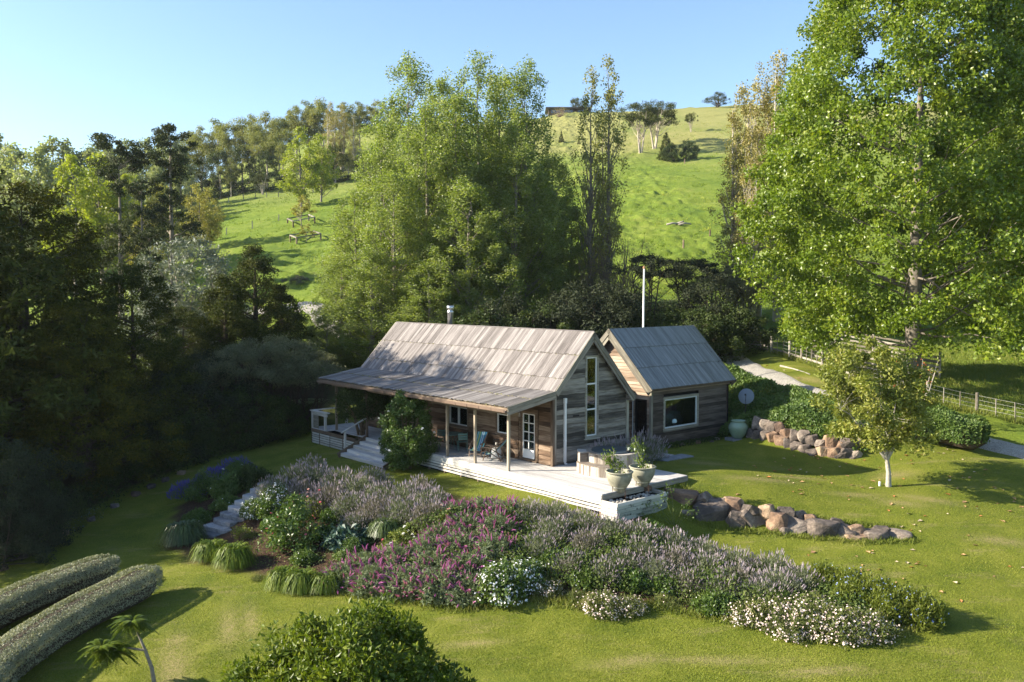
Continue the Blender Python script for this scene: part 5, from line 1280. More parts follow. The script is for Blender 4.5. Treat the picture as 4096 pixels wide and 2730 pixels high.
for x, y, s, k, lb in ((1.1, 27.0, .72, 'gaura1', 'small white gaura right of the white flowered bush'), (2.75, 25.9, .85, 'gaura0', 'middle white gaura, left half'), (3.5, 25.9, .75, 'gaura1', 'middle white gaura, right half'), (6.9, 25.2, .85, 'gaura1', 'pink tinged gaura at the left end of the large drift'), (7.6, 25.0, 1.0, 'gaura0', 'white gaura in the left part of the large drift'), (8.5, 24.6, 1.1, 'gaura0', 'white gaura in the middle of the large drift'), (9.3, 24.2, 1.1, 'gaura0', 'white gaura in the right part of the large drift'), (10.1, 24.2, .95, 'gaura0', 'white gaura at the right tip of the large drift'), (9.0, 25.4, 1.0, 'gaura1', 'white gaura at the back of the large drift'), (7.9, 24.2, .8, 'gaura1', 'white gaura hanging over the lawn')): plant('white_gaura', k, lb, 'gaura', x, y, s, 'white gaura')
for x, y, s, lb in ((9.9, 27.2, 1., 'pale blue sage nearest to the round grey lavender'), (10.5, 26.6, 1.05, 'pale blue sage behind the large gaura'), (11.0, 25.9, 1.1, 'pale blue sage in the middle of its drift'), (11.5, 25.3, 1.1, 'pale blue sage right of the middle of its drift'), (11.9, 24.9, 1.1, 'tall pale blue sage at the right tip of the bed'), (10.9, 25.0, 1., 'pale blue sage at the foot of the drift beside the gaura'), (10.2, 25.8, 1., 'green pale blue sage tangled with the gaura')): plant('pale_blue_sage', 'blue0', lb, 'blue sage', x, y, s, 'pale blue sage')
# strap leaved clumps
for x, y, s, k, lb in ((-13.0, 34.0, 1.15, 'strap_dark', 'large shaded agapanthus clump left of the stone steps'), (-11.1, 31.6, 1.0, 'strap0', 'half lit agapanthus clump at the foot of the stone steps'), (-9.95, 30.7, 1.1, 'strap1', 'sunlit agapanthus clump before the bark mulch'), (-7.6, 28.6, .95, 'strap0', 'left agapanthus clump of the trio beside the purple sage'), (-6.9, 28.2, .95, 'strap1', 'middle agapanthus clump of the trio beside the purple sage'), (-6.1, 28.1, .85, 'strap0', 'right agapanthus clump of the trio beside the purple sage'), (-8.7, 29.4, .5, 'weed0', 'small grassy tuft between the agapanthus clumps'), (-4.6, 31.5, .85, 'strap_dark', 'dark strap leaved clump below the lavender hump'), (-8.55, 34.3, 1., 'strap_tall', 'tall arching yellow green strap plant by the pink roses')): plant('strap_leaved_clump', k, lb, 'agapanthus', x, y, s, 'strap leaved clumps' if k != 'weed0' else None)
# roses and shrubs of the bed
plant('rose_bush', 'rose_bush', 'big pink rose bush standing on the bark mulch', 'rose bush', -8.1, 31.9, 1.4, None, blooms=(('pink', 12),), seed=1)
plant('rose_bush', 'open_rose', 'thin rose bush with coral and peach blooms under the lavender', 'rose bush', -7.9, 34.0, 1.1, None, blooms=(('pink', 9), ('peach', 6)), seed=2, R=.6, H=1.)
plant('rose_bush', 'open_rose', 'low rose bush with large white blooms above the purple sage', 'rose bush', -3.9, 30.4, 1.0, None, blooms=(('white', 9),), seed=3, R=.6, H=.9)
plant('rose_bush', 'open_rose', 'small rose bush with peach blooms in the purple sage', 'rose bush', -2.5, 31.2, .9, None, blooms=(('peach', 10),), seed=4, R=.6, H=.9)
plant('rose_bush', 'open_rose', 'spindly pale rose bush beside the stone steps', 'rose bush', -10.4, 33.2, .8, None, blooms=(('peach', 3),), seed=5, R=.5, H=.9)
plant('rose_bush', 'open_rose', 'sparse white rose bush in the lower sage', 'rose bush', -4.6, 29.9, .8, None, blooms=(('white', 4), ('pink', 2)), seed=6, R=.5, H=.9)
plant('rose_bush', 'filler1', 'rose bush with one red bloom among the lavender by the planter', 'rose bush', 4.3, 29.3, .9, None, 1.15, blooms=(('red', 1),), seed=9, R=.2, H=1.0)
plant('blue_green_perennial', 'blue_hosta', 'rounded blue green leafy plant on the bark mulch', 'perennial', -6.0, 31.2, 1.1)
for x, y, s, k, lb, bl in ((-9.9, 34.9, 1.0, 'filler0', 'white flowered shrub on the right side of the stone steps', (('white', 5),)), (-9.6, 35.4, .9, 'daisy0', 'pale flowered bush at the top of the stone steps', None), (-10.4, 35.0, .8, 'daisy0', 'shaded white flowered bush beside the stone steps', None), (-12.6, 38.3, 1.1, 'green_bush', 'shaded green shrub on the left side of the stone steps', None), (-12.2, 36.8, .9, 'filler0', 'low shaded green plants left of the stone steps', None), (-11.6, 38.6, 1.1, 'dark_bush', 'dark brownish shrub above the stone steps', None), (-13.2, 36.2, .9, 'filler0', 'shaded leafy plants above the dark agapanthus', None),
    (-13.9, 38.8, 1.0, 'rose_bush', 'shaded rose bush with white and peach blooms by the catmint', (('white', 8), ('peach', 4))), (-13.0, 40.4, 1.0, 'green_bush', 'shaded flowering shrub at the top of the left bed', (('white', 6),)), (1.9, 28.3, .9, 'filler1', 'green rose shrub in the gap of the lavender bank', None), (2.4, 27.4, .9, 'filler0', 'leafy green plants above the middle gaura', None), (3.9, 27.2, .9, 'filler1', 'straggly green shrub right of the middle gaura', None), (4.9, 27.1, .9, 'filler0', 'weedy green patch in the middle of the bed front', None), (5.6, 26.4, .9, 'weed0', 'yellow green grass tuft at the bed front', None), (4.7, 26.2, .9, 'weed0', 'long grass right of the middle gaura', None), (6.2, 25.8, 1., 'filler0', 'green plants left of the large gaura drift', None), (6.6, 28.5, .8, 'filler1', 'rose shoots among the right lavenders', None), (5.0, 30.6, .8, 'filler1', 'young green rose shoots under the planter', None), (1.3, 28.4, .9, 'filler0', 'green plants behind the small gaura', None),
    (-9.37,33.50, .75, 'filler1', 'small rose shrub on the bark mulch left of the big pink rose', None), (-6.97,33.40, .8, 'filler1', 'leafy shrub under the brown lavender hump', None), (-5.51,32.80, .7, 'filler0', 'low green plants beside the dark strap leaved clump', None), (-7.39,30.50, .7, 'filler0', 'low green plants right below the big pink rose', None), (-10.13,33.20, .6, 'weed0', 'grassy tuft at the foot of the stone steps', None), (-5.82,30.40, .75, 'green_bush', 'green mound between blue green plant and purple sage', None),
    (-6.9, 32.3, .6, 'filler0', 'weedy green patch on the bark mulch', None), (-5.4, 31.3, .5, 'filler0', 'low weeds beside the blue green plant', None), (-7.3, 30.3, .5, 'weed0', 'sparse weeds on the bark mulch', None), (2.0, 26.5, .8, 'weed0', 'long grass left of the middle gaura', None), (7.4, 26.1, .8, 'filler0', 'leafy weeds behind the large gaura drift', None)):
    plant('garden_shrub', k, lb, 'shrub', x, y, s, None, 1., blooms=bl, seed=int(abs(x) * 10))
for x, y, s, lb in ((-14.7, 39.2, 1.0, 'violet catmint at the left edge of the shaded bed'), (-14.0, 40.4, 1.0, 'violet catmint in the middle of the shaded bed'), (-13.3, 41.6, 1.0, 'violet catmint at the top of the shaded bed')): plant('catmint', 'catmint', lb, 'catmint', x, y, s, 'violet catmint')
# shaded left border: cabbage tree, ferns, blue flowers, border stones
x, y = -17.59,50.10
ct = thing('cabbage_tree', 'spiky cabbage tree in the dark border left of the house', 'cabbage tree', (x, y, gz(x, y)))
MB().tube([(0, 0, -.2), (.05, 0, 1.3), (0, .05, 2.5)], [.10, .085, .08], 7).build('trunk', B_grey, ct, smooth=True)
for k in range(3): put('crown', PL['cabbage'][0][1], ct, (0, 0, 2.2 + .2 * k), (.3 * k, .2, 2. * k), 1.15)
def fern(x, y, z, s, lb):
    g = G_(int(abs(x * 7)) + 3); nb = NB(); n = 11
    for i in range(n):
        a = 6.283 * i / n + g.uniform(-.2, .2); L = g.uniform(.9, 1.2); t = np.linspace(.08, 1, 26)
        P = np.stack([np.cos(a) * L * t, np.sin(a) * L * t, .75 * t - .72 * t * t], 1); sd = np.array([-math.sin(a), math.cos(a), -.1])
        for s_ in (-1, 1):
            w = .30 * np.sin(np.pi * np.clip(t * .92 + .06, 0, 1)) ** .7
            tip = P + sd * s_ * w[:, None] + np.array([math.cos(a), math.sin(a), 0]) * .06; dv = np.array([math.cos(a), math.sin(a), 0]) * .022
            v = np.stack([P - dv, tip - dv * .3, tip + dv * .3, P + dv], 1).reshape(-1, 3); nb.add(v, quads(v))
    t_ = thing('tree_fern', lb, 'fern', (x, y, z), 0, 'ferns by the veranda', s)
    MB().tube([(0, 0, -1.5), (0, 0, 0)], [.09, .07], 7).build('trunk', B_dark, t_, smooth=True)
    put('fronds', nb.mesh('fern_fronds', L_bed), t_)
for (px_, py_, pz_), s, lb in (((-12.15,52.00,0.56), 1.35, 'green tree fern beside the veranda roof'), ((-13.45,53.00,0.30), 1.3, 'shaded tree fern under the tea trees')): fern(px_, py_, pz_, s, lb)
for (x, y), lb in (((-18.71,38.00), 'pale blue flowers under the dark border shrubs'), ((-18.83,36.70), 'pale blue flowers at the foot of the feathery bush')):
    plant('blue_flowered_plant', 'blue0', lb, 'flowers', x, y, .9, 'pale blue border flowers', .5)

# clipped grey hedges in the lower left
def hedge(name, label, path, w, h, lm, n, size, cat='hedge', bm=B_dark, lump=.05):
    """Clipped hedge: a rounded body densely covered with leaves, following the path."""
    P = []
    for (x0, y0), (x1, y1) in zip(path[:-1], path[1:]):
        k = max(2, int(math.hypot(x1 - x0, y1 - y0) / .15))
        for i in range(k): P.append((x0 + (x1 - x0) * i / k, y0 + (y1 - y0) * i / k))
    P.append(path[-1]); P = np.array(P)
    for _ in range(10): P[1:-1] = (P[:-2] + P[2:] + 2 * P[1:-1]) / 4
    T = np.gradient(P, axis=0); T /= np.linalg.norm(T, axis=1)[:, None]; Nn = np.stack([-T[:, 1], T[:, 0]], 1)
    g = G_(int(abs(path[0][0] * 31)) + 7); L = len(P)
    s = np.concatenate([[0], np.cumsum(np.hypot(*np.diff(P, axis=0).T))])
    endf = np.clip(np.minimum(s + .05, s[-1] - s + .05) / (w * .5), 0, 1); endf = np.sqrt(1 - (1 - endf) ** 2)
    i = g.integers(0, L, n); th_ = g.uniform(-1, 1, n) * 1.75          # 0 = top
    c, sn_ = np.cos(th_), np.sin(th_)
    e = .55                                                             # squareness of the section
    rx = np.sign(sn_) * np.abs(sn_) ** e; rz = np.where(c > 0, np.abs(c) ** e, c * 2.)
    zb = h * .52
    q = (1 - .10 * g.uniform(size=n) ** 2) * (1 + lump * np.sin(s[i] * 3.1 + 2 * th_) * .6)
    off = rx * (w / 2) * endf[i] * q
    jt = g.uniform(-.08, .08, (n, 1))
    X = P[i] + T[i] * jt + Nn[i] * off[:, None]
    zg = ground(X[:, 0], X[:, 1])
    Z = zg + np.maximum(.03, zb + (h - zb) * rz * (.55 + .45 * endf[i]) * q)
    nrm = unit(np.stack([Nn[i, 0] * rx, Nn[i, 1] * rx, np.maximum(rz, -.1) + .05], 1))
    V, q_ = leafq(g, np.stack([X[:, 0], X[:, 1], Z], 1), size, .5, nrm, 1.1, nrm, .5, .3)
    o_ = np.array([P[0, 0], P[0, 1], gz(*P[0])])
    t = thing(name, label, cat, tuple(o_))
    put('foliage', npmesh('hedge_foliage', V - o_, q_, None, [lm]), t)
    # unseen solid bark core, raised to stop light slipping through the hedge
    core = []; k = 10
    for j in range(k):
        a = 2 * math.pi * j / k; core.append((math.sin(a), math.cos(a)))
    Vc = np.stack([np.stack([P[:, 0] + Nn[:, 0] * cx * w * .40 * endf, P[:, 1] + Nn[:, 1] * cx * w * .40 * endf, ground(P[:, 0], P[:, 1]) + h * .485 + cz * h * .475 * endf], 1) for cx, cz in core], 1)[::3]
    m_ = len(Vc); ii_ = np.arange(m_ - 1)[:, None] * k; jj = np.arange(k)[None]
    put('core', npmesh('hedge_core', Vc.reshape(-1, 3) - o_, np.stack([ii_ + jj, ii_ + (jj + 1) % k, ii_ + k + (jj + 1) % k, ii_ + k + jj], -1).reshape(-1, 4), None, [bm]), t)
    return t
hedge('clipped_hedge', 'long clipped grey hedge curving along the lower left lawn, nearer of the two', [(-12.15, 28.9), (-12.5, 27.8), (-13.15, 26.3), (-13.6, 24.6), (-13.75, 22.6), (-13.4, 20.2), (-12.4, 17.5)], 1.4, 1.05, L_hed, 60000, .048, lump=.02)
hedge('clipped_hedge', 'clipped grey hedge behind the nearer one, half in shade', [(-14.0, 30.2), (-14.9, 29.2), (-15.8, 27.5), (-16.4, 25.4), (-16.6, 23.2), (-16.2, 20.5)], 1.35, 1.0, L_hed, 46000, .05, lump=.02)
hedge('leafy_hedge', 'bushy green hedge block beside the gravel driveway', [(18.1, 42.1), (19.3, 41.7), (20.5, 41.1), (21.4, 40.4), (21.9, 39.9)], 1.9, 1.55, L_ivy, 15000, .14, lump=.22)
# ground cover on the bank behind the small house
def bank(name, label, poly, lm, n, size, hgt, cat='ground cover', seed=3):
    g = G_(seed); poly = np.array(poly); lo, hi = poly.min(0), poly.max(0); P = []
    XY = g.uniform(lo, hi, (n * 3, 2)); ok = polydist(XY[:, 0], XY[:, 1], [tuple(p) for p in poly]) < 0; XY = XY[ok][:n]
    dd_ = -polydist(XY[:, 0], XY[:, 1], [tuple(p) for p in poly])
    hh = hgt * np.minimum(1, dd_ / .7) ** .5 * (.55 + .75 * vnoise(XY[:, 0] * .9, XY[:, 1] * .9, seed))
    Z = ground(XY[:, 0], XY[:, 1]) + hh * (1 - .35 * g.uniform(size=len(XY)) ** 2)
    V, q_ = leafq(g, np.stack([XY[:, 0], XY[:, 1], Z], 1), size, .6, np.tile([-.25, -.35, .8], (len(XY), 1)), .8, None, 0, .3)
    o = put(name, npmesh(name, V, q_, None, [lm]), None)
    return tag(o, label, cat, kind='stuff')
BANK = [(10.9, 45.3), (12.6, 43.9), (13.1, 41.9), (14.2, 40.75), (15.7, 39.75), (16.4, 39.9), (17.6, 41.6), (18.2, 42.6), (17.6, 44.8), (16.4, 46.6), (15.4, 48.8), (14.6, 51.4), (14.2, 54.0), (13.4, 57.0), (11.9, 55.5), (11.2, 51)]
bank('ground_cover', 'dense green ground cover on the bank between small house and driveway', BANK, L_ivy, 30000, .15, .75)
UND = [(-4.6, 31.0), (-2.0, 32.6), (.6, 31.6), (3.2, 30.2), (5.2, 30.0), (7.8, 29.2), (9.6, 28.4), (11.2, 26.6), (12.0, 25.4), (10.2, 24.3), (8.0, 24.4), (6.4, 25.4), (4.6, 26.5), (2.4, 26.6), (.6, 27.2), (-1.6, 27.0), (-4.0, 28.0), (-5.2, 28.8)]
bank('undergrowth', 'tangled green growth between the lavenders and sage of the flower bed', UND, L_crape2, 26000, .10, .55, seed=8)
bank('bed_weeds', 'sparse low weeds and seedlings on the bark mulch', [(-10.6, 33.0), (-9.4, 34.2), (-6.8, 33.2), (-5.0, 32.2), (-4.4, 30.8), (-5.4, 29.6), (-7.2, 29.2), (-9.0, 30.2)], L_crape2, 1500, .07, .16, seed=9)
bank('low_plants', 'dark low plants along the foot of the small house wall', [hw(7.5, .95)[:2], hw(13.9, .95)[:2], hw(14.2, .2)[:2], hw(11, .25)[:2], hw(8.2, .1)[:2]], L_bush, 2600, .10, .30, seed=5)
bank('undergrowth', 'dark undergrowth along the edge of the shaded lawn', [(-19.0, 33.5), (-18.8, 37.3), (-17.8, 41.2), (-15.4, 44.8), (-13.2, 48.2), (-11.6, 50.6), (-12.5, 52), (-16, 48.5), (-19.5, 43), (-21, 38), (-21, 33)], L_bush, 9000, .15, .8, seed=6)

# climbing roses on the veranda
def climber(name, label, x, y, z, H, R, n, lm, blooms, trunk=False, seed=1, top_=.35):
    g = G_(seed); t = thing(name, label, 'climbing rose', (x, y, z))
    C_ = clumps(g, 170, .25 if not trunk else .9, H, R, lambda q: max(.1, min(1, .75 + q) * (1 - max(0, q - top_) ** 1.8 * 1.3)) if not trunk else max(.1, math.sin(math.pi * (.12 + .82 * q)) ** .6), .14, .62)
    P, d = fill(g, C_, .27, n, .9)
    V, q_ = leafq(g, P, .105, .6, unit(d * .6 + unit(P * np.array([1, 1, 0])) * .6 + np.array([0, 0, .4])), .8, None, 0, .3)
    nb = NB()
    for i in range(18):
        c = C_[g.integers(0, len(C_))]; nb.tube([(.15 * math.cos(i), .15 * math.sin(i), -.3), (c[0] * .3, c[1] * .3, c[2] * .5), tuple(c)], [.05 if trunk else .022, .025, .006], 5)
    for i in range(7):                                           # loose shoots
        a = g.uniform(0, 6.28); b0 = np.array([math.cos(a) * R * .8, math.sin(a) * R * .8, H * g.uniform(.3, .85)]); e = b0 + np.array([math.cos(a) * .55, math.sin(a) * .55, g.uniform(-.1, .3)])
        nb.tube([b0, (b0 + e) / 2 + np.array([0, 0, .1]), e], [.008, .006, .003], 3)
        pp = b0 + (e - b0) * g.uniform(0, 1, (16, 1)) + g.normal(size=(16, 3)) * .04; v2, q2 = leafq(g, pp, .10, .6); V = np.concatenate([V, v2]); q_ = np.concatenate([q_, q2 + len(V) - len(v2)])
    put('stems', nb.mesh('climber_stems', B_twig, True), t); put('foliage', npmesh('climber_foliage', V, q_, None, [lm]), t)
    for i in range(blooms):
        c = C_[g.integers(0, len(C_))]; dr = Vector((c[0], c[1], .3)).normalized(); put('bloom', BL['white'], t, tuple(Vector(c) + dr * .38), (g.uniform(-.6, .6), g.uniform(-.6, .6), 0), 1.2)
x, y, _ = hw(-2.75, 6.75); climber('climbing_rose', 'big sunlit climbing rose with white blooms in front of the veranda', x, y, gz(x, y), 3.55, 1.15, 23000, L_rose, 7, seed=2)
x, y, _ = hw(-1.9, 12.2); climber('climbing_rose', 'dark shaded climbing rose on a thick stem beside the wooden steps', x, y, 0., 2.5, 1.2, 8000, L_bush, 0, True, seed=4)

# round glossy tree in the foreground
g = G_(150); nb = NB(); C_, d = dome_pts(g, 330, 2.15, 2.1, .84)
C_[:, 2] += -.3; P, dd_ = fill(g, C_, .34, 60000, .8); P += np.array([0, 0, 2.6])
P2 = C_[g.integers(0, len(C_), 9000)] * np.array([1, 1, -.35]) * g.uniform(.5, 1, (9000, 1)) + np.array([0, 0, 2.5]) + g.normal(size=(9000, 3)) * .2
P = np.concatenate([P, P2]); oo = unit(P - np.array([0, 0, 2.0]))
V, q_ = leafq(g, P, .11, .44, unit(oo + .3 * g.normal(size=oo.shape)), .7, unit(oo + np.array([0, 0, .5]) + .4 * g.normal(size=oo.shape)), .9, .35)
nb.tube([(0, 0, -.4), (.03, 0, .8), (0, .02, 2.0)], [.17, .13, .10], 8)
for i in range(40):
    c = C_[g.integers(0, len(C_))] + np.array([0, 0, 2.6]); nb.tube([(0, 0, 1.0 + .02 * i), (c[0] * .4, c[1] * .4, 1.4 + c[2] * .3), tuple(c)], [.06, .035, .01], 5)
fx, fy = -2.93, 15.3
t = thing('round_tree', 'round glossy evergreen tree in the foreground, its top seen from above', 'tree', (fx, fy, gz(fx, fy) - .05), scale=1.0)
put('trunk', nb.mesh('round_tree_trunk', B_grey, True), t); put('crown', npmesh('round_tree_crown', V, q_, None, [L_dome]), t)
print('round tree ground', gz(fx, fy))

# young feathery tree in the lower left corner
def feathery(x, y):
    t = thing('feathery_tree', 'young feathery leaved tree leaning on the lower left lawn', 'tree', (x, y, gz(x, y)))
    g = G_(160); nb = NB(); lf_ = NB()
    tips = []
    nb.tube([(0, 0, -.2), (-.10, 0, .55), (-.28, .05, 1.0)], [.06, .05, .042], 7)
    nb.tube([(-.28, .05, 1.0), (-.45, .1, 1.35), (-.62, .1, 1.75)], [.04, .03, .02], 6); tips.append((-.62, .1, 1.75))
    nb.tube([(-.28, .05, 1.0), (-.75, -.05, 1.12), (-1.1, -.1, 1.0), (-1.35, -.1, 1.15)], [.035, .028, .02, .014], 6); tips.append((-1.35, -.1, 1.15)); tips.append((-1.05, -.1, 1.05))
    for ti, tp in enumerate(tips):
        for i in range(44):
            a = g.uniform(0, 6.283); L = g.uniform(.32, .6); u = g.uniform(-.1, 1.0); tt = np.linspace(.1, 1, 16)
            dr = np.array([math.cos(a), math.sin(a), 0]); P = np.array(tp) + dr * (L * tt)[:, None] + np.array([0, 0, 1]) * (u * L * tt - .75 * L * tt * tt)[:, None]; sd = np.array([-math.sin(a), math.cos(a), .05])
            for s_ in (-1, 1):
                w = .095 * np.sin(np.pi * np.clip(tt, .05, .97)) ** .6; tip = P + sd * s_ * w[:, None] + dr * .05 - np.array([0, 0, .02])
                v = np.stack([P - dr * .016, tip - dr * .016, tip + dr * .018, P + dr * .022], 1).reshape(-1, 3); lf_.add(v, quads(v))
    put('trunk', nb.mesh('feathery_trunk', B_grey, True), t); put('crown', lf_.mesh('feathery_crown', L_dome), t)
feathery(-9.35, 22.3)

# small white trunked tree on the right lawn
x, y = 15.58, 35.6
g = G_(170); C_ = clumps(g, 95, 1.7, 5.7, 2.3, lambda q: max(.12, math.sin(math.pi * (.20 + .78 * q)) ** .8), .25, .35)
C_[:, 0] -= 1.0 * np.clip((C_[:, 2] - 1.8) / 4, 0, 1); C_[:, 0] -= .25; C_[:, 2] *= 1.07
nb = NB(); tr = np.array([(0, 0, -.3), (-.02, 0, .6), (-.10, 0, 1.15)]); nb.tube(tr, [.135, .095, .085], 9)
for i, (ex, ey, ez) in enumerate(((-1.5, .1, 2.6), (-1.1, -.3, 4.6), (.35, .2, 3.9), (-.5, .3, 5.0), (1.4, .1, 3.1), (-2.2, .2, 3.3), (.7, -.4, 2.7), (-.7, -.2, 3.6))):
    P_ = np.array([(-.10, 0, 1.1), (-.1 + ex * .35, ey * .3, 1.25 + .25 * ez), (ex * .75, ey * .7, 1.1 + .58 * ez), (ex, ey, ez)]); nb.tube(P_, [.075, .042, .024, .009], 6); limbs(nb, g, C_, 6, P_[1:], .025, 0, .5, .005)
P, dd_ = fill(g, C_, .46, 22000, .8); V, q_ = leafq(g, P, .15, .48, unit(dd_ + np.array([0, 0, .3])), .7, None, 0, .3)
t = thing('small_tree', 'small light green tree with a white trunk on the right lawn', 'tree', (x, y, gz(x, y)))
put('trunk', nb.mesh('small_tree_trunk', S_white, True), t); put('crown', npmesh('small_tree_crown', V, q_, None, [L_crape]), t)
st = MB(); st.lathe([(.05, -.1), (.05, .16), (.035, .19)], 8); sx_, sy_ = 15.25,35.70
tag(st.build('marker_stake', M_white, None, (sx_, sy_, gz(sx_, sy_)), smooth=True), 'short white marker stake beside the white trunked tree', 'stake')
# red leaved sapling behind the small tree
x, y = 20.27,43.10
g = G_(171); nb = NB(); lv = NB()
for i in range(9):
    a = g.uniform(0, 6.28); e = np.array([math.cos(a) * g.uniform(.3, 1.5), math.sin(a) * .6, g.uniform(1.8, 3.8)]); P_ = np.array([(0, 0, -.1), e * .45, e]); nb.tube(P_, [.03, .02, .008], 5)
    pp = P_[1] + (P_[2] - P_[1]) * g.uniform(0, 1, (26, 1)) + g.normal(size=(26, 3)) * .12; v, q_ = leafq(g, pp, .16, .5); lv.add(v, q_, 0 if i % 3 else 1)
t = thing('autumn_sapling', 'sparse sapling with red and orange leaves by the wire fence', 'sapling', (x, y, gz(x, y)))
put('trunk', nb.mesh('sapling_trunk', B_pale, True), t); put('crown', lv.mesh('sapling_crown', [L_red, L_crape]), t)
# arching rose canes beside the planter
x, y = 6.0, 31.6
g = G_(172); nb = NB(); lv = NB()
for ex, ey, ez in ((-.6, -.2, 1.25), (-1.1, -.1, .8), (.5, -.3, .95), (-.2, .1, 1.5), (-1.4, -.3, .45), (.9, -.2, .5)):
    e = np.array([ex, ey, ez]); P_ = np.array([(0, 0, -.1), e * .55 + np.array([0, 0, .25]), e]); nb.tube(P_, [.014, .010, .005], 4)
    pp = np.concatenate([P_[0] + (P_[1] - P_[0]) * g.uniform(.4, 1, (8, 1)), P_[1] + (P_[2] - P_[1]) * g.uniform(0, 1, (30, 1))]) + g.normal(size=(38, 3)) * .08; v, q_ = leafq(g, pp, .10, .5, np.tile([0, 0, 1.], (38, 1)), .6); lv.add(v, q_)
t = thing('rose_canes', 'arching green rose canes between planter box and rock wall', 'rose', (x, y, gz(x, y)))
put('stems', nb.mesh('rose_cane_stems', B_stem, True), t); put('foliage', lv.mesh('rose_cane_foliage', L_bed), t)

# ---------------------------------------------------------------- grass blades
def blades(name, label, X, Y, h, w, mt, lean=.5, seed=1, keep=None):
    """Single grass blades standing on the land at the points X, Y."""
    g = G_(seed)
    if keep is not None: k = keep(X, Y); X, Y = X[k], Y[k]
    n = len(X); Z = ground(X, Y); P = np.stack([X, Y, Z], 1)
    D = unit(np.stack([g.normal(size=n) * lean, g.normal(size=n) * lean, np.ones(n)], 1)); A = unit(np.cross(D, g.normal(size=(n, 3))))
    L = (h * g.uniform(.5, 1.3, n))[:, None]; ww = w / 2
    B_ = np.cross(A, D) * L * .18
    v = np.stack([P - A * ww, P + A * ww, P + D * L * .6 + A * ww * .7 + B_ * .4, P + D * L + B_], 1).reshape(-1, 3)
    o = put(name, npmesh(name, v, quads(v), None, [mt])); return tag(o, label, 'grass', kind='stuff')
L_grass = leaf_mat('mown_grass_blade', (.105, .148, .013), (.215, .25, .026), (.36, .345, .075), .6, .3, .2, patch=.6, ps=.5)
L_long = leaf_mat('long_grass_blade', (.09, .13, .018), (.18, .21, .035), (.33, .30, .10), .6, .3, .2, patch=.4, ps=.5)
g = G_(200); n = 420000
yy_ = 1 / g.uniform(1 / 46., 1 / 16.5, n); xx_ = g.uniform(-.62, .62, n) * yy_
hx = lambda x, y: (x - HX) * math.cos(TH) + (y - HY) * math.sin(TH)
hu = lambda x, y: -(x - HX) * math.sin(TH) + (y - HY) * math.cos(TH)
def on_lawn(x, y):
    v, u = hx(x, y), hu(x, y)
    house_ = ((v > -2.3) & (v < 4.8) & (u > -5.7) & (u < 16.3)) | ((v > 7.3) & (v < 14.2) & (u > 1)) | ((v > -3.8) & (v < 0) & (u > 7) & (u < 11.5))
    bare = np.maximum(worn_at(x, y), sstep(.60, .80, vnoise(x * .45, y * 1.1, 41) * .6 + vnoise(x * 1.6, y * 3.1, 42) * .4))
    return (polydist(x, y, LAWN) < 0) & (polydist(x, y, BED) > .05) & ~house_ & (g.uniform(size=len(x)) > bare * .95)
blades('lawn_grass', 'short mown grass of the garden lawn', xx_, yy_, .040, .014, L_grass, .6, 201, on_lawn)
# longer grass at the fence, under the huge poplar and along the bed edge
P = []
for (xa, ya), (xb, yb_) in zip(((17.9, 59), (18.9, 56), (19.5, 53.5), (20.1, 51), (20.9, 48.6), (22.7, 47.1), (24.6, 45.7), (26.5, 43.6)), ((18.9, 56), (19.5, 53.5), (20.1, 51), (20.9, 48.6), (22.7, 47.1), (24.6, 45.7), (26.5, 43.6), (29, 41))):
    t_ = g.uniform(size=(1500, 1)); P.append(np.array([(xa, ya)]) + t_ * np.array([(xb - xa, yb_ - ya)]) + g.normal(size=(1500, 2)) * .32)
P.append(np.stack([g.uniform(20, 42, 26000), g.uniform(45, 72, 26000)], 1))
P = np.concatenate(P); fl_ = [(17.9, 59), (18.9, 56), (19.5, 53.5), (20.1, 51), (20.9, 48.6), (22.7, 47.1), (24.6, 45.7), (26.5, 43.6), (29, 41), (60, 41), (60, 80), (17, 80)]
blades('long_grass', 'long rough grass under the huge poplar and along the wire fence', P[:, 0], P[:, 1], .34, .035, L_long, .45, 202, lambda x, y: polydist(x, y, fl_) < .45)
k = []
for (xa, ya), (xb, yb_) in zip(BED[3:14], BED[4:15]):
    t_ = g.uniform(size=(700, 1)); k.append(np.array([(xa, ya)]) + t_ * np.array([(xb - xa, yb_ - ya)]) + g.normal(size=(700, 2)) * .14)
for (xa, ya), (xb, yb_) in zip(((6.2, 32.2), (8.4, 31.75), (10.5, 31.15), (12.5, 30.65), (6.6, 33.9), (8.6, 32.9), (10.6, 32.4), (12.2, 32.0)), ((8.4, 31.75), (10.5, 31.15), (12.5, 30.65), (14.4, 30.6), (8.6, 32.9), (10.6, 32.4), (12.2, 32.0), (14.2, 31.7))):
    t_ = g.uniform(size=(420, 1)); k.append(np.array([(xa, ya)]) + t_ * np.array([(xb - xa, yb_ - ya)]) + g.normal(size=(420, 2)) * .10)
k = np.concatenate(k)
blades('edge_grass', 'longer untrimmed grass along the bed edge and rock wall', k[:, 0], k[:, 1], .17, .022, L_long, .5, 203)
# tussocks of the hillside pasture
n = 26000; yy_ = g.uniform(72, 215, n); xx_ = g.uniform(-.36, .52, n) * yy_; kk = g.integers(0, n, n * 5)
tx, ty = xx_[kk] + g.normal(size=n * 5) * .28, yy_[kk] + g.normal(size=n * 5) * .28
blades('pasture_grass', 'rough tussocks of the hillside pasture', tx, ty, .50, .13, leaf_mat('tussock_blade', (.11, .17, .018), (.20, .27, .028), (.32, .33, .07), .7, .3, .15, patch=.75, ps=.06), .8, 204, lambda x, y: (vnoise(x * .35, y * .5, 31) > .42) & (y > 74) & ~((y > 174) & (x < -18)))

import mathutils.noise as mnoise
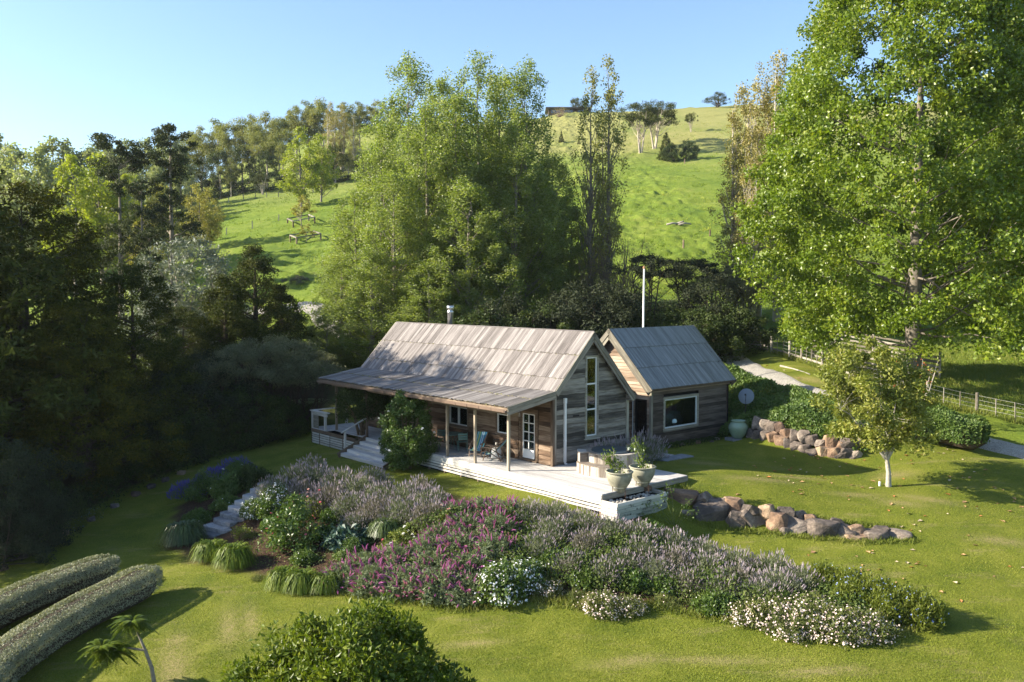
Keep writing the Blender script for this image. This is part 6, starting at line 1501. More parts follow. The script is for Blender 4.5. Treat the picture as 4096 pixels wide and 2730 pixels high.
# ---------------------------------------------------------------- rocks, steps, borders
def rock_mat(name, a, b_, c):
    m, t, bs, out = nodes(name)
    tc = N_(t, 'TexCoord'); oi = N_(t, 'ObjectInfo'); off = N_(t, 'VectorMath', operation='ADD'); cx = N_(t, 'CombineXYZ')
    for i in range(3): t.links.new(math_(t, 'MULTIPLY', oi.outputs['Random'], 50.), cx.inputs[i])
    t.links.new(tc.outputs['Object'], off.inputs[0]); t.links.new(cx.outputs[0], off.inputs[1]); co = off.outputs[0]
    n1 = noise(t, co, 1.6, 5, .65); n2 = noise(t, co, 9, 5, .7)
    f = math_(t, 'ADD', math_(t, 'MULTIPLY', n1, .7), math_(t, 'ADD', math_(t, 'MULTIPLY', n2, .35), math_(t, 'MULTIPLY', math_(t, 'SUBTRACT', oi.outputs['Random'], .5), .25)))
    t.links.new(ramp(t, f, [(.38, a), (.54, b_), (.68, c)]), bs.inputs['Base Color']); bs.inputs['Roughness'].default_value = .85; bs.inputs['Specular IOR Level'].default_value = .25
    bump(t, bs, math_(t, 'ADD', n2, n1), .05)
    return m
R_or = rock_mat('ochre_rock', (.095, .065, .05), (.22, .14, .09), (.38, .27, .175))
R_gr = rock_mat('grey_brown_rock', (.062, .052, .045), (.150, .120, .098), (.30, .25, .20))
R_st = rock_mat('step_stone', (.12, .125, .13), (.24, .245, .25), (.36, .36, .355))
R_pb = rock_mat('river_stone_rock', (.25, .23, .20), (.45, .42, .37), (.66, .63, .57))
def rock_mesh(seed, n=17, sq=.35, mt=None, name='rock'):
    """Angular stone: hull of random points, broad faces and chipped corners."""
    g = random.Random(seed); bm = bmesh.new()
    for i in range(n):
        v = Vector((g.gauss(0, 1), g.gauss(0, 1), g.gauss(0, 1))).normalized(); v = Vector([math.copysign(abs(c) ** (1 - sq), c) for c in v]) * g.uniform(.82, 1.02); bm.verts.new(v * .56)
    r_ = bmesh.ops.convex_hull(bm, input=bm.verts)
    bmesh.ops.delete(bm, geom=[v for v in bm.verts if not v.link_faces], context='VERTS')
    bmesh.ops.bevel(bm, geom=bm.edges[:], offset=.03, segments=1, affect='EDGES')
    bmesh.ops.subdivide_edges(bm, edges=[e for e in bm.edges if e.calc_length() > .2], cuts=1, use_grid_fill=True)
    bmesh.ops.triangulate(bm, faces=bm.faces[:])
    for v in bm.verts: v.co += v.normal * .0 + v.co.normalized() * (mnoise.noise(v.co * 4.5 + Vector((seed, 0, 0))) * .055)
    me = bpy.data.meshes.new(name); bm.to_mesh(me); bm.free(); me.materials.append(mt); return me
RK = [rock_mesh(300 + i, 15 + i % 5, .35, R_or if i % 3 == 0 else R_gr) for i in range(9)]
wall = thing('rock_wall', 'curved retaining wall of rough brown and ochre boulders holding the upper lawn', 'rock wall', (6.0, 33, -1))
def wrock(x, y, zt, zb, w, d, k, parent, sink=.12, rz=None):
    me = RK[k % 9]; h = zt - zb
    o = put('rock', me, parent); o.location = Vector((x, y, zb - sink + (h + sink) / 2)) - parent.location; o.scale = (w * .95, d, (h + sink) * .98); o.rotation_euler = (rnd.uniform(-.12, .12), rnd.uniform(-.12, .12), rnd.uniform(-.4, .4) if rz is None else rz)
    return o
# (x, y, top, bottom, width, depth)
for i, (x, y, zt, zb, w, d) in enumerate(((6.55, 33.35, -.25, -.95, 1.35, 1.0), (6.5, 32.75, -.78, -1.5, 1.15, .9), (7.45, 32.95, -.32, -1.0, .7, .8), (7.55, 32.6, -.55, -1.55, 1.25, .9), (8.35, 32.6, -.50, -1.05, .75, .7), (8.4, 32.3, -.85, -1.55, .75, .8), (8.95, 32.25, -.48, -1.0, .7, .7), (9.05, 32.1, -.72, -1.6, 1.0, .8), (9.55, 32.1, -.62, -1.1, .6, .6), (9.75, 31.85, -.80, -1.62, .85, .8), (10.15, 32.1, -.70, -1.15, .75, .6), (10.5, 31.75, -.98, -1.65, 1.15, .85), (10.75, 32.0, -.82, -1.2, .55, .5), (11.1, 31.9, -.95, -1.25, .5, .5), (11.35, 31.5, -.98, -1.68, 1.25, .9), (11.9, 31.75, -1.05, -1.3, .6, .5), (12.1, 31.3, -1.18, -1.6, .75, .7), (12.45, 31.1, -1.42, -1.7, .85, .6), (12.6, 31.4, -1.2, -1.5, .65, .5), (13.15, 31.15, -1.28, -1.75, .95, .8), (13.5, 31.45, -1.28, -1.6, .6, .5), (13.95, 31.2, -1.3, -1.78, .95, .8), (6.0, 33.4, -.40, -1.3, .8, .8), (8.05, 32.95, -.45, -.9, .55, .5), (10.0, 31.6, -1.3, -1.66, .5, .5))):
    wrock(x, y, zt + .08, zb, w * 1.25, d * 1.15, i * 5 + i // 3, wall)
wall2 = thing('rock_wall', 'low retaining wall of rounded boulders below the ground cover bank', 'rock wall', (14, 41, 0))
b0 = ((12.05, 43.55), (12.5, 42.6), (13.0, 41.7), (13.5, 41.0), (14.1, 40.4), (14.8, 39.95), (15.5, 39.8), (16.1, 40.0))
k = 0
for (xa, ya), (xb, yb_) in zip(b0[:-1], b0[1:]):
    L = math.hypot(xb - xa, yb_ - ya)
    for row in range(2):
        for f_ in ((.0, .5) if row == 0 else (.25, .75)):
            x, y = xa + (xb - xa) * f_ + .25 * row, ya + (yb_ - ya) * f_ + .30 * row; z = gz(xa + (xb - xa) * f_ - .25, ya + (yb_ - ya) * f_ - .35)
            s = rnd.uniform(.8, 1.15); k += 1
            wrock(x, y, z + (.52 if row == 0 else .98) * (.85 + .3 * rnd.random()), z + (-.05 if row == 0 else .40), .80 * s, .65, k * 4 + row, wall2)
# stone garden steps
steps = thing('stone_steps', 'narrow flight of rough grey stone steps climbing through the flower bed', 'steps', (-11.6, 35.3, -2.0))
def slab_mesh(seed):
    g = random.Random(seed); b = MB(); n = 9; P = []
    for i in range(n):
        a = 6.283 * i / n; P.append((.62 * math.copysign(abs(math.cos(a)) ** .6, math.cos(a)) * g.uniform(.9, 1.05), .30 * math.copysign(abs(math.sin(a)) ** .6, math.sin(a)) * g.uniform(.9, 1.05)))
    b.add([(x, y, 0) for x, y in P] + [(x * .98, y * .98, .15) for x, y in P] + [(x * .94, y * .92, .175 + g.uniform(-.008, .008)) for x, y in P], [tuple(range(n))[::-1], tuple(range(2 * n, 3 * n))] + [(i, (i + 1) % n, n + (i + 1) % n, n + i) for i in range(n)] + [(n + i, n + (i + 1) % n, 2 * n + (i + 1) % n, 2 * n + i) for i in range(n)])
    return b.mesh('step_stone', R_st)
SM = [slab_mesh(i) for i in range(4)]
for i in range(9):
    t_ = i / 8; x, y = -12.15 + 1.75 * t_, 34.6 + 2.5 * t_; z = -2.48 + 1.38 * t_
    for q, sg2 in ((0, 0), (1, 1)) if i % 2 else ((0, 0),):
        o = put('step_stone', SM[(i + q) % 4], steps); o.location = Vector((x + (.42 if q else 0), y - (.28 if q else 0), z - (.03 if q else 0))) - steps.location; o.rotation_euler = (0, 0, -.55 + rnd.uniform(-.12, .12)); o.scale = (1.1 if not q else .7, 1.25, 1.0)
# stones edging the shaded lawn
bd = ((-19.0, 31.9), (-18.9, 33.2), (-18.8, 34.5), (-18.7, 35.9), (-18.4, 37.6), (-18.1, 39.2), (-17.7, 40.5), (-17.35, 41.4), (-17.0, 42.2), (-16.5, 43.0))
for i, (x, y) in enumerate(bd):
    o = put('border_stone', RK[i % 9], None, (x, y, gz(x, y) + .05), (0, 0, i), (rnd.uniform(.35, .6), rnd.uniform(.3, .45), .32)); tag(o, '%s pale stone from the near end of the shaded lawn edge' % ordn[i], 'stone', 'stones along the shaded lawn edge')
for i, (v, u) in enumerate(((9.3, .45), (10.4, .3), (11.2, .1), (12.1, .4))):
    x, y, _ = hw(v, u); o = put('border_stone', RK[(i * 2 + 1) % 9], None, (x, y, gz(x, y) + .03), (0, 0, i), (.32, .26, .24)); tag(o, '%s small stone from the left under the wide window' % ordn[i], 'stone', 'stones under the wide window')
# river stones in the planter
PB = []
for i in range(5):
    bm = bmesh.new(); bmesh.ops.create_icosphere(bm, subdivisions=2, radius=.5); g = random.Random(i)
    for v in bm.verts: v.co *= 1 + .10 * math.sin(3 * v.co.x + i) + g.uniform(-.02, .02)
    me = bpy.data.meshes.new('river_stone'); bm.to_mesh(me); bm.free(); me.materials.append(R_pb); me.polygons.foreach_set('use_smooth', [True] * len(me.polygons)); PB.append(me)
g = random.Random(8); placed = []
for i in range(900):
    v, u = g.uniform(-2.08, .42), g.uniform(-5.56, -4.98); s = g.choice((.10, .12, .14, .17, .22))
    if any(math.hypot(v - a, u - b_) < (s + c) * .42 for a, b_, c in placed): continue
    if abs(u + 5.25) < .22 and (abs(v + 1.15) < .2 or abs(v - .25) < .2): continue
    placed.append((v, u, s))
    x, y, _ = hw(v, u, 0); o = put('river_stone', PB[i % 5], None, (x, y, -.31 + s * .18), (g.uniform(-.3, .3), g.uniform(-.3, .3), g.uniform(0, 6)), (s, s * .75, s * .5))
    big = s >= .22
    tag(o, 'large pale river stone in the planter box' if big else ('small pale river stone packed in the planter box' if s <= .12 else 'middle sized river stone in the planter box'), 'stone', 'river stones in the planter')
    if len(placed) > 85: break
x, y, _ = hw(.28, -4.98); o = put('loose_rock', RK[3], None, (x, y, -.14), (.4, .2, 1), (.34, .26, .30)); tag(o, 'reddish loose rock lying at the back corner of the planter', 'rock')

# ---------------------------------------------------------------- pots, tub, furniture
M_pot = plain('aged_clay_glaze', (.25, .24, .175), .6, .35, var=.4, ns=3.2, bmp=.006)
M_rust = plain('rusty_iron', (.10, .055, .035), .7, .3, .4)
def pot(x, y, z, label):
    t = thing('clay_pot', label, 'pot', (x, y, z), 0, 'clay pots on the planter')
    b = MB(); b.lathe([(.17, 0), (.20, .02), (.27, .16), (.37, .30), (.445, .46), (.475, .60), (.475, .70), (.46, .72), (.515, .735), (.525, .765), (.50, .785), (.455, .78), (.44, .70), (.43, .56)], 30)
    b.build('body', M_pot, t, smooth=True)
    MB().lathe([(.435, .60), (.30, .62), (.0, .63)], 20).build('soil', plain('potting_soil', (.06, .045, .03), .95, .1), t)
    # pot stand: a ring on thin legs
    s = thing('pot_stand', label.replace('pot', 'iron stand holding the pot') if False else 'thin iron ring stand under the ' + label, 'stand', (x, y, -.30), 0, 'pot stands')
    rg = MB(); R0 = .30
    for i in range(20):
        a0, a1 = 6.283 * i / 20, 6.283 * (i + 1) / 20; rg.beam((R0 * math.cos(a0), R0 * math.sin(a0), z + .30 + .20), (R0 * math.cos(a1), R0 * math.sin(a1), z + .30 + .20), .016, .03)
    rg.build('ring', M_steel, s)
    for i in range(4):
        a = .6 + 1.571 * i; MB().tube([(.34 * math.cos(a), .34 * math.sin(a), 0), (.325 * math.cos(a), .325 * math.sin(a), z + .30 + .30)], .011, 5).build('leg', M_rust, s)
    return t
pot(3.98, 31.95, -.06, 'greenish clay pot, the nearer one on the planter corner'); pot(4.98, 32.85, -.06, 'greenish clay pot, the farther one beside the deck corner')
def citrus(x, y, z, label, stems_, n, seed):
    g = G_(seed); t = thing('citrus_shrub', label, 'shrub', (x, y, z), 0, 'citrus shrubs in pots'); nb = NB(); lv = NB()
    for P_ in stems_:
        P_ = np.array(P_, float); nb.tube(P_, np.linspace(.024, .008, len(P_)), 5)
        k = int(n); tt = g.uniform(.35, 1.02, (k, 1)) * (len(P_) - 1); i = np.clip(tt.astype(int), 0, len(P_) - 2)[:, 0]; f_ = tt - i[:, None]
        pp = P_[i] + (P_[i + 1] - P_[i]) * f_ + g.normal(size=(k, 3)) * .085; v, q_ = leafq(g, pp, .10, .5, np.tile([0, 0, 1.], (k, 1)), .5, unit(g.normal(size=(k, 3)) + np.array([0, 0, .8])), .8, .35); lv.add(v, q_)
    put('stems', nb.mesh('citrus_stems', B_pale, True), t); put('foliage', lv.mesh('citrus_foliage', L_cit), t)
citrus(3.98, 31.95, .50, 'leaning young citrus shrub in the nearer clay pot', [[(0, 0, 0), (-.05, 0, .25), (-.3, .02, .48), (-.42, .02, .85)], [(0, 0, 0), (-.08, 0, .3), (-.22, .05, .55), (-.20, 0, 1.0)], [(0, 0, .1), (.05, 0, .3), (.10, 0, .55)], [(-.05, 0, .3), (-.3, .05, .5), (-.55, 0, .75)]], 110, 5)
citrus(4.98, 32.85, .52, 'upright young citrus shrub in the farther clay pot', [[(0, 0, 0), (0, 0, .35), (-.10, 0, .75), (-.28, 0, 1.2)], [(0, 0, .3), (-.05, .02, .7), (-.05, 0, 1.0)], [(-.05, 0, .5), (-.25, 0, .9), (-.4, 0, 1.1)], [(0, 0, .1), (.07, 0, .3)], [(0, 0, .2), (-.18, 0, .45)]], 75, 6)

# round timber hot tub with curved steps
tub = thing('hot_tub', 'round timber hot tub with a dark lid and curved steps on the deck', 'hot tub', hw(1.25, -2.25), ROT)
TR = 1.05
def staves(parent, r0, a0, a1, z0, z1, n, name='stave', mt=M_tub, t=.03):
    for i in range(n):
        a = a0 + (a1 - a0) * (i + .5) / n; w = abs(a1 - a0) / n * r0 - .004
        o = MB().box(z0, -w / 2, -t / 2, z1, w / 2, t / 2).build(name, mt, parent)
        M = Matrix(((0, -math.sin(a), math.cos(a)), (0, math.cos(a), math.sin(a)), (1, 0, 0))).to_4x4(); M.translation = (r0 * math.cos(a), r0 * math.sin(a), 0); o.matrix_local = M
staves(tub, TR, 0, 6.2832, .0, .80, 48)
def ringpiece(parent, name, mt, ri, ro, a0, a1, z0, z1, n):
    b = MB(); V = []
    for i in range(n + 1):
        a = a0 + (a1 - a0) * i / n
        for r_, z in ((ri, z0), (ro, z0), (ro, z1), (ri, z1)): V.append((r_ * math.cos(a), r_ * math.sin(a), z))
    F = [(4 * i + k, 4 * i + (k + 1) % 4, 4 * i + 4 + (k + 1) % 4, 4 * i + 4 + k) for i in range(n) for k in range(4)] + [(0, 3, 2, 1), (4 * n, 4 * n + 1, 4 * n + 2, 4 * n + 3)]
    return b.add(V, F).build(name, mt, parent)
for i in range(8): ringpiece(tub, 'rim_board', M_tub, .84, 1.09, i * .7854 + .004, (i + 1) * .7854 - .004, .80, .835, 6)
MB().lathe([(0, .80), (.86, .80), (.875, .86), (.85, .885), (.4, .905), (0, .91)], 36).build('lid', plain('dark_vinyl_lid', (.035, .05, .06), .55, .35, var=.1), tub, smooth=True)
MB().box(-.02, -.008, 0, .02, .008, .20).box(-.025, -.02, -.05, .025, .006, .01).build('latch', M_dkmetal, tub, (1.075 * math.cos(-2.35), 1.075 * math.sin(-2.35), .62), (0, 0, -2.35 + 1.571))
a0, a1 = math.atan2(.75, -1.28), math.atan2(-.85, -1.05) + 6.2832
staves(tub, 1.50, a0, a1, 0, .40, 20, 'step_stave'); ringpiece(tub, 'step_board', M_tub, 1.08, 1.53, a0, a1, .40, .435, 12)
for a in (a0, a1): piece('step_side', M_tub, (1.09 * math.cos(a), 1.09 * math.sin(a), .2), (1.5 * math.cos(a), 1.5 * math.sin(a), .2), .03, .40, tub, (0, 0, 1))
c0, c1 = a0 - .42, a0 + .10
staves(tub, 1.42, c0, c1, .0, .80, 8, 'step_stave'); ringpiece(tub, 'step_board', M_tub, 1.09, 1.45, c0, c1, .80, .838, 6)
for a in (c0, c1): piece('step_side', M_tub, (1.1 * math.cos(a), 1.1 * math.sin(a), .4), (1.43 * math.cos(a), 1.43 * math.sin(a), .4), .03, .78, tub, (0, 0, 1))
M_cand = plain('candle_wax', (.75, .70, .60), .6, .3, var=.04); M_smoke = glass('lantern_glass')
def lantern(loc, r, h, label):
    t = thing('candle_lantern', label, 'lantern', loc)
    MB().lathe([(r * .9, 0), (r * 1.05, .02), (r * .8, .035)], 14).build('base', M_dkmetal, t)
    b = MB(); n = 14
    V = [(r * math.cos(6.283 * i / n), r * math.sin(6.283 * i / n), z) for z in (.03, h) for i in range(n)]; b.add(V, [(i, (i + 1) % n, n + (i + 1) % n, n + i) for i in range(n)]); b.build('glass', M_smoke, t)
    MB().lathe([(r * .45, .03), (r * .45, h * .55), (r * .1, h * .57)], 10).build('candle', M_cand, t)
    for z in (.05, h): 
        q = MB()
        for i in range(12): q.beam((r * math.cos(.5236 * i), r * math.sin(.5236 * i), z), (r * math.cos(.5236 * (i + 1)), r * math.sin(.5236 * (i + 1)), z), .012, .014)
        q.build('band', M_dkmetal, t)
x, y, _ = hw(1.35, -3.05); lantern((x, y, .90), .10, .26, 'small glass candle lantern on the tub lid, left one')
x, y, _ = hw(1.75, -3.05); lantern((x, y, .84), .11, .40, 'tall glass candle lantern on the tub rim, right one')

# green glazed urn and satellite dish
ux, uy = 11.45, 43.75
b = MB(); b.lathe([(.24, 0), (.27, .02), (.36, .15), (.45, .34), (.49, .52), (.46, .66), (.36, .78), (.30, .82), (.36, .87), (.37, .90), (.33, .90), (.28, .82)], 30)
t = thing('glazed_urn', 'large pale green glazed urn on a slab beside the small house', 'urn', (ux, uy, gz(ux, uy) + .04)); b.build('body', plain('celadon_glaze', (.20, .28, .20), .25, .5, var=.12, ns=3), t, smooth=True)
tag(MB().box(-.5, -.42, -.15, .5, .42, .035).build('paving_slab', st_m, None, (ux, uy, gz(ux, uy)), (0, 0, .3)), 'square stone slab under the green urn', 'paving slab')
dx_, dy_, dz_ = 12.44, 46.0, 1.83
t = thing('satellite_dish', 'satellite dish coloured as if shaded on a pole among the ground cover', 'satellite dish', (dx_, dy_, gz(dx_, dy_)))
b = MB(); n = 24; V = []; rings = 5
for j in range(rings + 1):
    r_ = .44 * j / rings
    for i in range(n): V.append((r_ * math.cos(6.283 * i / n) * .93, .5 * r_ * r_ - .0, r_ * math.sin(6.283 * i / n)))
b.add(V, [(j * n + i, j * n + (i + 1) % n, (j + 1) * n + (i + 1) % n, (j + 1) * n + i) for j in range(rings) for i in range(n)])
V2 = [(x, y + .012, z) for x, y, z in V]; b.add(V2, [(j * n + i, (j + 1) * n + i, (j + 1) * n + (i + 1) % n, j * n + (i + 1) % n) for j in range(rings) for i in range(n)])
hz = dz_ - gz(dx_, dy_)
M_dish = plain('dish_blue_shade', (.15, .18, .205), .5, .3, var=.04)  # bluish shade of the small house is put into the dish colour
o = b.build('dish', M_dish, t, (0, 0, hz), (-.45, 0, -.35), smooth=True); 
MB().tube([(0, .06, -.40), (.0, -.20, -.38), (.02, -.42, -.12)], .014, 5).box(-.045, -.47, -.14, .045, -.38, -.06).build('feed_arm', M_dkmetal, t, (0, 0, hz), (-.45, 0, -.35))
MB().tube([(0, .08, -.2), (0, .10, hz - .05)], .03, 6).build('pole', M_dkmetal, t)

# deck chairs, table, metal chairs on the veranda
def stripes():
    m, tt, bs, out = nodes('striped_canvas'); tc = N_(tt, 'TexCoord'); sp = N_(tt, 'SeparateXYZ'); tt.links.new(tc.outputs['Object'], sp.inputs[0])
    f = math_(tt, 'ADD', math_(tt, 'MULTIPLY', sp.outputs[0], 2.1), .5)
    bl, te, ye, gy, nv = (.06, .20, .42), (.05, .28, .34), (.50, .52, .14), (.52, .62, .66), (.03, .06, .16)
    tt.links.new(ramp(tt, f, [(0, te), (.09, gy), (.14, te), (.24, ye), (.33, (.16, .30, .16)), (.40, te), (.50, gy), (.56, bl), (.66, gy), (.72, te), (.80, nv), (.84, bl), (.93, te)], 'CONSTANT'), bs.inputs['Base Color'])
    bs.inputs['Roughness'].default_value = .9; return m
M_str = stripes(); M_teak = wood('teak_frame', (.07, .045, .03), (.16, .11, .075), (.27, .20, .15), grain=(2, 40, 40))
def deckchair(x, y, rz, label):
    """Folding canvas deck chair; it faces local -Y."""
    t = thing('deck_chair', label, 'deck chair', (x, y, .0), rz, 'striped deck chairs')
    for s in (-.28, .28):
        MB().beam((s, -.52, .36), (s, .58, .98), .03, .05, (1, 0, 0)).build('long_rail', M_teak, t)
        MB().beam((s * .92, .50, .02), (s * .92, -.30, .46), .03, .05, (1, 0, 0)).build('prop_rail', M_teak, t)
        MB().beam((s, -.45, .02), (s, -.30, .56), .03, .045, (1, 0, 0)).build('leg', M_teak, t)
        MB().beam((s * 1.02, .38, .02), (s * 1.02, .12, .62), .03, .045, (1, 0, 0)).build('leg', M_teak, t)
        MB().box(s - .03, -.52, .575, s + .03, .22, .60).build('arm_rest', M_teak, t)
    MB().box(-.28, -.46, .12, .28, -.43, .16).box(-.28, .36, .10, .28, .39, .14).build('stretcher', M_teak, t)
    b = MB(); n = 12; V = []
    for i in range(n + 1):
        f = i / n; yy = -.52 + 1.10 * f; zz = .36 + .62 * f - .26 * math.sin(math.pi * f ** .75)
        V += [(-.24, yy, zz), (.24, yy, zz), (-.24, yy + .006, zz - .012), (.24, yy + .006, zz - .012)]
    b.add(V, [(4 * i, 4 * i + 1, 4 * i + 5, 4 * i + 4) for i in range(n)] + [(4 * i + 2, 4 * i + 6, 4 * i + 7, 4 * i + 3) for i in range(n)]).build('canvas', M_str, t)
x, y, _ = hw(-.85, 3.95); deckchair(x, y, TH - math.pi / 2 + .55, 'blue and yellow striped deck chair facing outward beside the middle post')
x, y, _ = hw(-1.05, 2.55); deckchair(x, y, TH - math.pi / 2 - 1.05, 'pale striped deck chair seen from the side by the corner post')
x, y, _ = hw(-.55, 3.05)
t = thing('side_table', 'white drum side table between the deck chairs', 'side table', (x, y, 0)); MB().lathe([(.22, 0), (.225, .02), (.225, .46), (.21, .475)], 24).build('drum', M_white, t, smooth=True); MB().box(-.27, -.19, .476, .27, .19, .50).build('table_top', M_teak, t)
def box_lantern(x, y, z, label):
    t = thing('candle_lantern', label, 'lantern', (x, y, z)); q = MB()
    for a in (-.11, .11):
        for c in (-.11, .11): q.box(a - .008, c - .008, 0, a + .008, c + .008, .28)
    q.box(-.12, -.12, 0, .12, .12, .012); q.box(-.125, -.125, .28, .125, .125, .292); q.build('cage', M_dkmetal, t); MB().lathe([(.045, .012), (.045, .16), (.01, .17)], 10).build('candle', M_cand, t)
box_lantern(x, y, .502, 'square framed candle lantern on the white side table')
def metalchair(x, y, rz, label):
    t = thing('metal_chair', label, 'chair', (x, y, 0), rz, 'green metal chairs'); se = MB()
    for k in range(6): se.box(-.20, -.20 + k * .068, .44, .20, -.14 + k * .068, .455)
    se.build('seat', M_green, t)
    for k in range(3): MB().box(-.20, .235, .56 + k * .105, .20, .25, .64 + k * .105).build('back_slat', M_green, t)
    for sx_ in (-.2, .2):
        MB().tube([(sx_, -.22, 0), (sx_, -.20, .45), (sx_, .0, .46)], .013, 5).build('leg', M_green, t); MB().tube([(sx_ * 1.05, .30, 0), (sx_, .20, .45), (sx_, .25, .90)], .013, 5).build('leg', M_green, t)
        MB().beam((sx_, -.2, .64), (sx_, .24, .66), .03, .015).build('arm_rest', M_green, t)
for (v, u), rz, lb in (((-.75, 5.25), 2.6, 'green slatted metal chair at the dark table, nearest to the deck chairs'), ((-1.2, 6.5), -1.2, 'green metal chair behind the sunlit climbing rose'), ((-1.0, 10.1), .6, 'green metal chair at the round table near the wide steps'), ((-.8, 11.6), -1.9, 'green metal chair left of the round table near the wide steps')):
    x, y, _ = hw(v, u); metalchair(x, y, rz + TH, lb)
def table(v, u, r, label):
    x, y, _ = hw(v, u); t = thing('metal_table', label, 'table', (x, y, 0), 0, 'round metal tables'); MB().lathe([(0, .70), (r, .70), (r + .01, .715), (r, .73), (0, .73)], 24).build('table_top', M_green, t)
    for i in range(4): a = 1.571 * i + .4; MB().tube([(r * .75 * math.cos(a), r * .75 * math.sin(a), 0), (r * .3 * math.cos(a), r * .3 * math.sin(a), .4), (r * .7 * math.cos(a), r * .7 * math.sin(a), .70)], .014, 5).build('leg', M_green, t)
table(-.75, 6.0, .50, 'round metal table half hidden by the sunlit climbing rose'); table(-.8, 10.85, .52, 'round metal table near the wide steps')

M_wire = plain('galvanised_wire', (.22, .22, .21), .5, .4, .4)
# ---------------------------------------------------------------- fences, gate, yards
def post_at(parent, name, mt, x, y, h, r, z=None, n=8, lean=0):
    z = gz(x, y) if z is None else z; o = Vector(parent.location)
    return MB().tube([Vector((x, y, z - .3)) - o, Vector((x + lean, y, z + h)) - o], [r, r * .95], n).build(name, mt, parent)
FE = ((17.75, 59.4), (18.35, 57.4), (18.75, 56.2), (19.3, 54.0), (19.9, 51.0), (20.75, 48.6), (22.6, 47.1), (24.55, 45.7), (26.4, 43.6), (29, 41))
fen = thing('wire_fence', 'post and wire fence running along the driveway under the huge poplar', 'fence', (FE[0][0], FE[0][1], gz(*FE[0])))
for i, (x, y) in enumerate(FE): post_at(fen, 'fence_post', M_fence, x, y, 1.18, .085 + .02 * (i in (0, 5)))
wires = MB(); o_ = Vector(fen.location)
for (xa, ya), (xb, yb_) in zip(FE[:-1], FE[1:]):
    L = math.hypot(xb - xa, yb_ - ya); n = max(2, round(L / .62)) if ya > 50 else max(2, round(L / .95))
    for k in range(1, n):
        f_ = k / n; x, y = xa + (xb - xa) * f_, ya + (yb_ - ya) * f_; z = gz(x, y)
        MB().beam(Vector((x, y, z + .03)) - o_, Vector((x + rnd.uniform(-.04, .04), y, z + 1.06)) - o_, .045, .035, (1, 0, 0)).build('batten', M_fence, fen)
    for hgt in (.18, .38, .58, .80, 1.03):
        N3 = 4; P_ = [Vector((xa + (xb - xa) * j / N3, ya + (yb_ - ya) * j / N3, gz(xa + (xb - xa) * j / N3, ya + (yb_ - ya) * j / N3) + hgt)) - o_ for j in range(N3 + 1)]; wires.tube(P_, .005, 3, cap=False)
    if ya > 50:
        for hgt in (.12, .34): MB().beam(Vector((xa, ya + .08, gz(xa, ya) + hgt)) - o_, Vector((xb, yb_ + .08, gz(xb, yb_) + hgt)) - o_, .03, .13).build('bottom_board', M_fence, fen)
wires.build('wires', M_wire, fen)
ga, gb_ = Vector((16.75, 61.6, 0)), Vector((17.6, 59.75, 0)); ga.z, gb_.z = gz(16.75, 61.6), gz(17.6, 59.75)
gate = thing('farm_gate', 'weathered five rail timber gate at the end of the driveway', 'gate', tuple(ga)); dg = gb_ - ga
for i in range(5): MB().beam(Vector((0, 0, .22 + .22 * i)), dg + Vector((0, 0, .22 + .22 * i)), .03, .11).build('rail', M_fence, gate)
for f_ in (.02, .62, .98): MB().beam(dg * f_ + Vector((.03, 0, .12)), dg * f_ + Vector((.03, 0, 1.2)), .09, .04, dg).build('stile', M_fence, gate)
MB().beam(dg * .03 + Vector((.04, 0, .2)), dg * .62 + Vector((.04, 0, 1.1)), .035, .09, (1, 0, 0)).build('brace', M_fence, gate)
post_at(gate, 'gate_post', M_fence, ga.x - .1, ga.y + .2, 1.3, .12)
def rails(name, label, pts, n=5, h=1.35, bw=.13):
    t = thing(name, label, 'yard fence', (pts[0][0], pts[0][1], gz(*pts[0]))); o = Vector(t.location)
    for x, y in pts: post_at(t, 'post', M_fence, x, y, h + .15, .08)
    for (xa, ya), (xb, yb_) in zip(pts[:-1], pts[1:]):
        for i in range(n): z = .2 + (h - .2) * i / (n - 1); MB().beam(Vector((xa, ya - .09, gz(xa, ya) + z)) - o, Vector((xb, yb_ - .09, gz(xb, yb_) + z)) - o, .03, bw).build('rail', M_fence, t)
rails('stock_yard', 'pale railed stock yard fence under the huge poplar', [(22.2, 66.5), (24.2, 65.2), (26.4, 63.5), (28.3, 61.5)])
rails('stock_yard', 'dark railed loading yard left of the poplar trunk', [(20.2, 58.2), (21.9, 56.4), (23.4, 55.0)], 4, 1.2)
rails('stock_yard', 'short railed pen right of the poplar trunk', [(25.6, 56.5), (27.6, 56.0), (28.4, 57.6)], 5, 1.4, .16)
for i, ((xa, ya), (xb, yb_), lb) in enumerate((((16.9, 54.6), (17.7, 51.5), 'thin weathered log lying on the driveway verge'), ((18.2, 57.9), (19.0, 54.8), 'long pale pole lying at the foot of the wire fence'), ((19.0, 53.8), (19.5, 51.9), 'short pale pole at the foot of the wire fence'))):
    tag(MB().tube([(0, 0, .05), ((xb - xa) * .5, (yb_ - ya) * .5, gz((xa + xb) / 2, (ya + yb_) / 2) - gz(xa, ya) + .06), (xb - xa, yb_ - ya, gz(xb, yb_) - gz(xa, ya) + .05)], [.07, .06, .05], 7).build('log', M_fence, None, (xa, ya, gz(xa, ya)), smooth=True), lb, 'log')
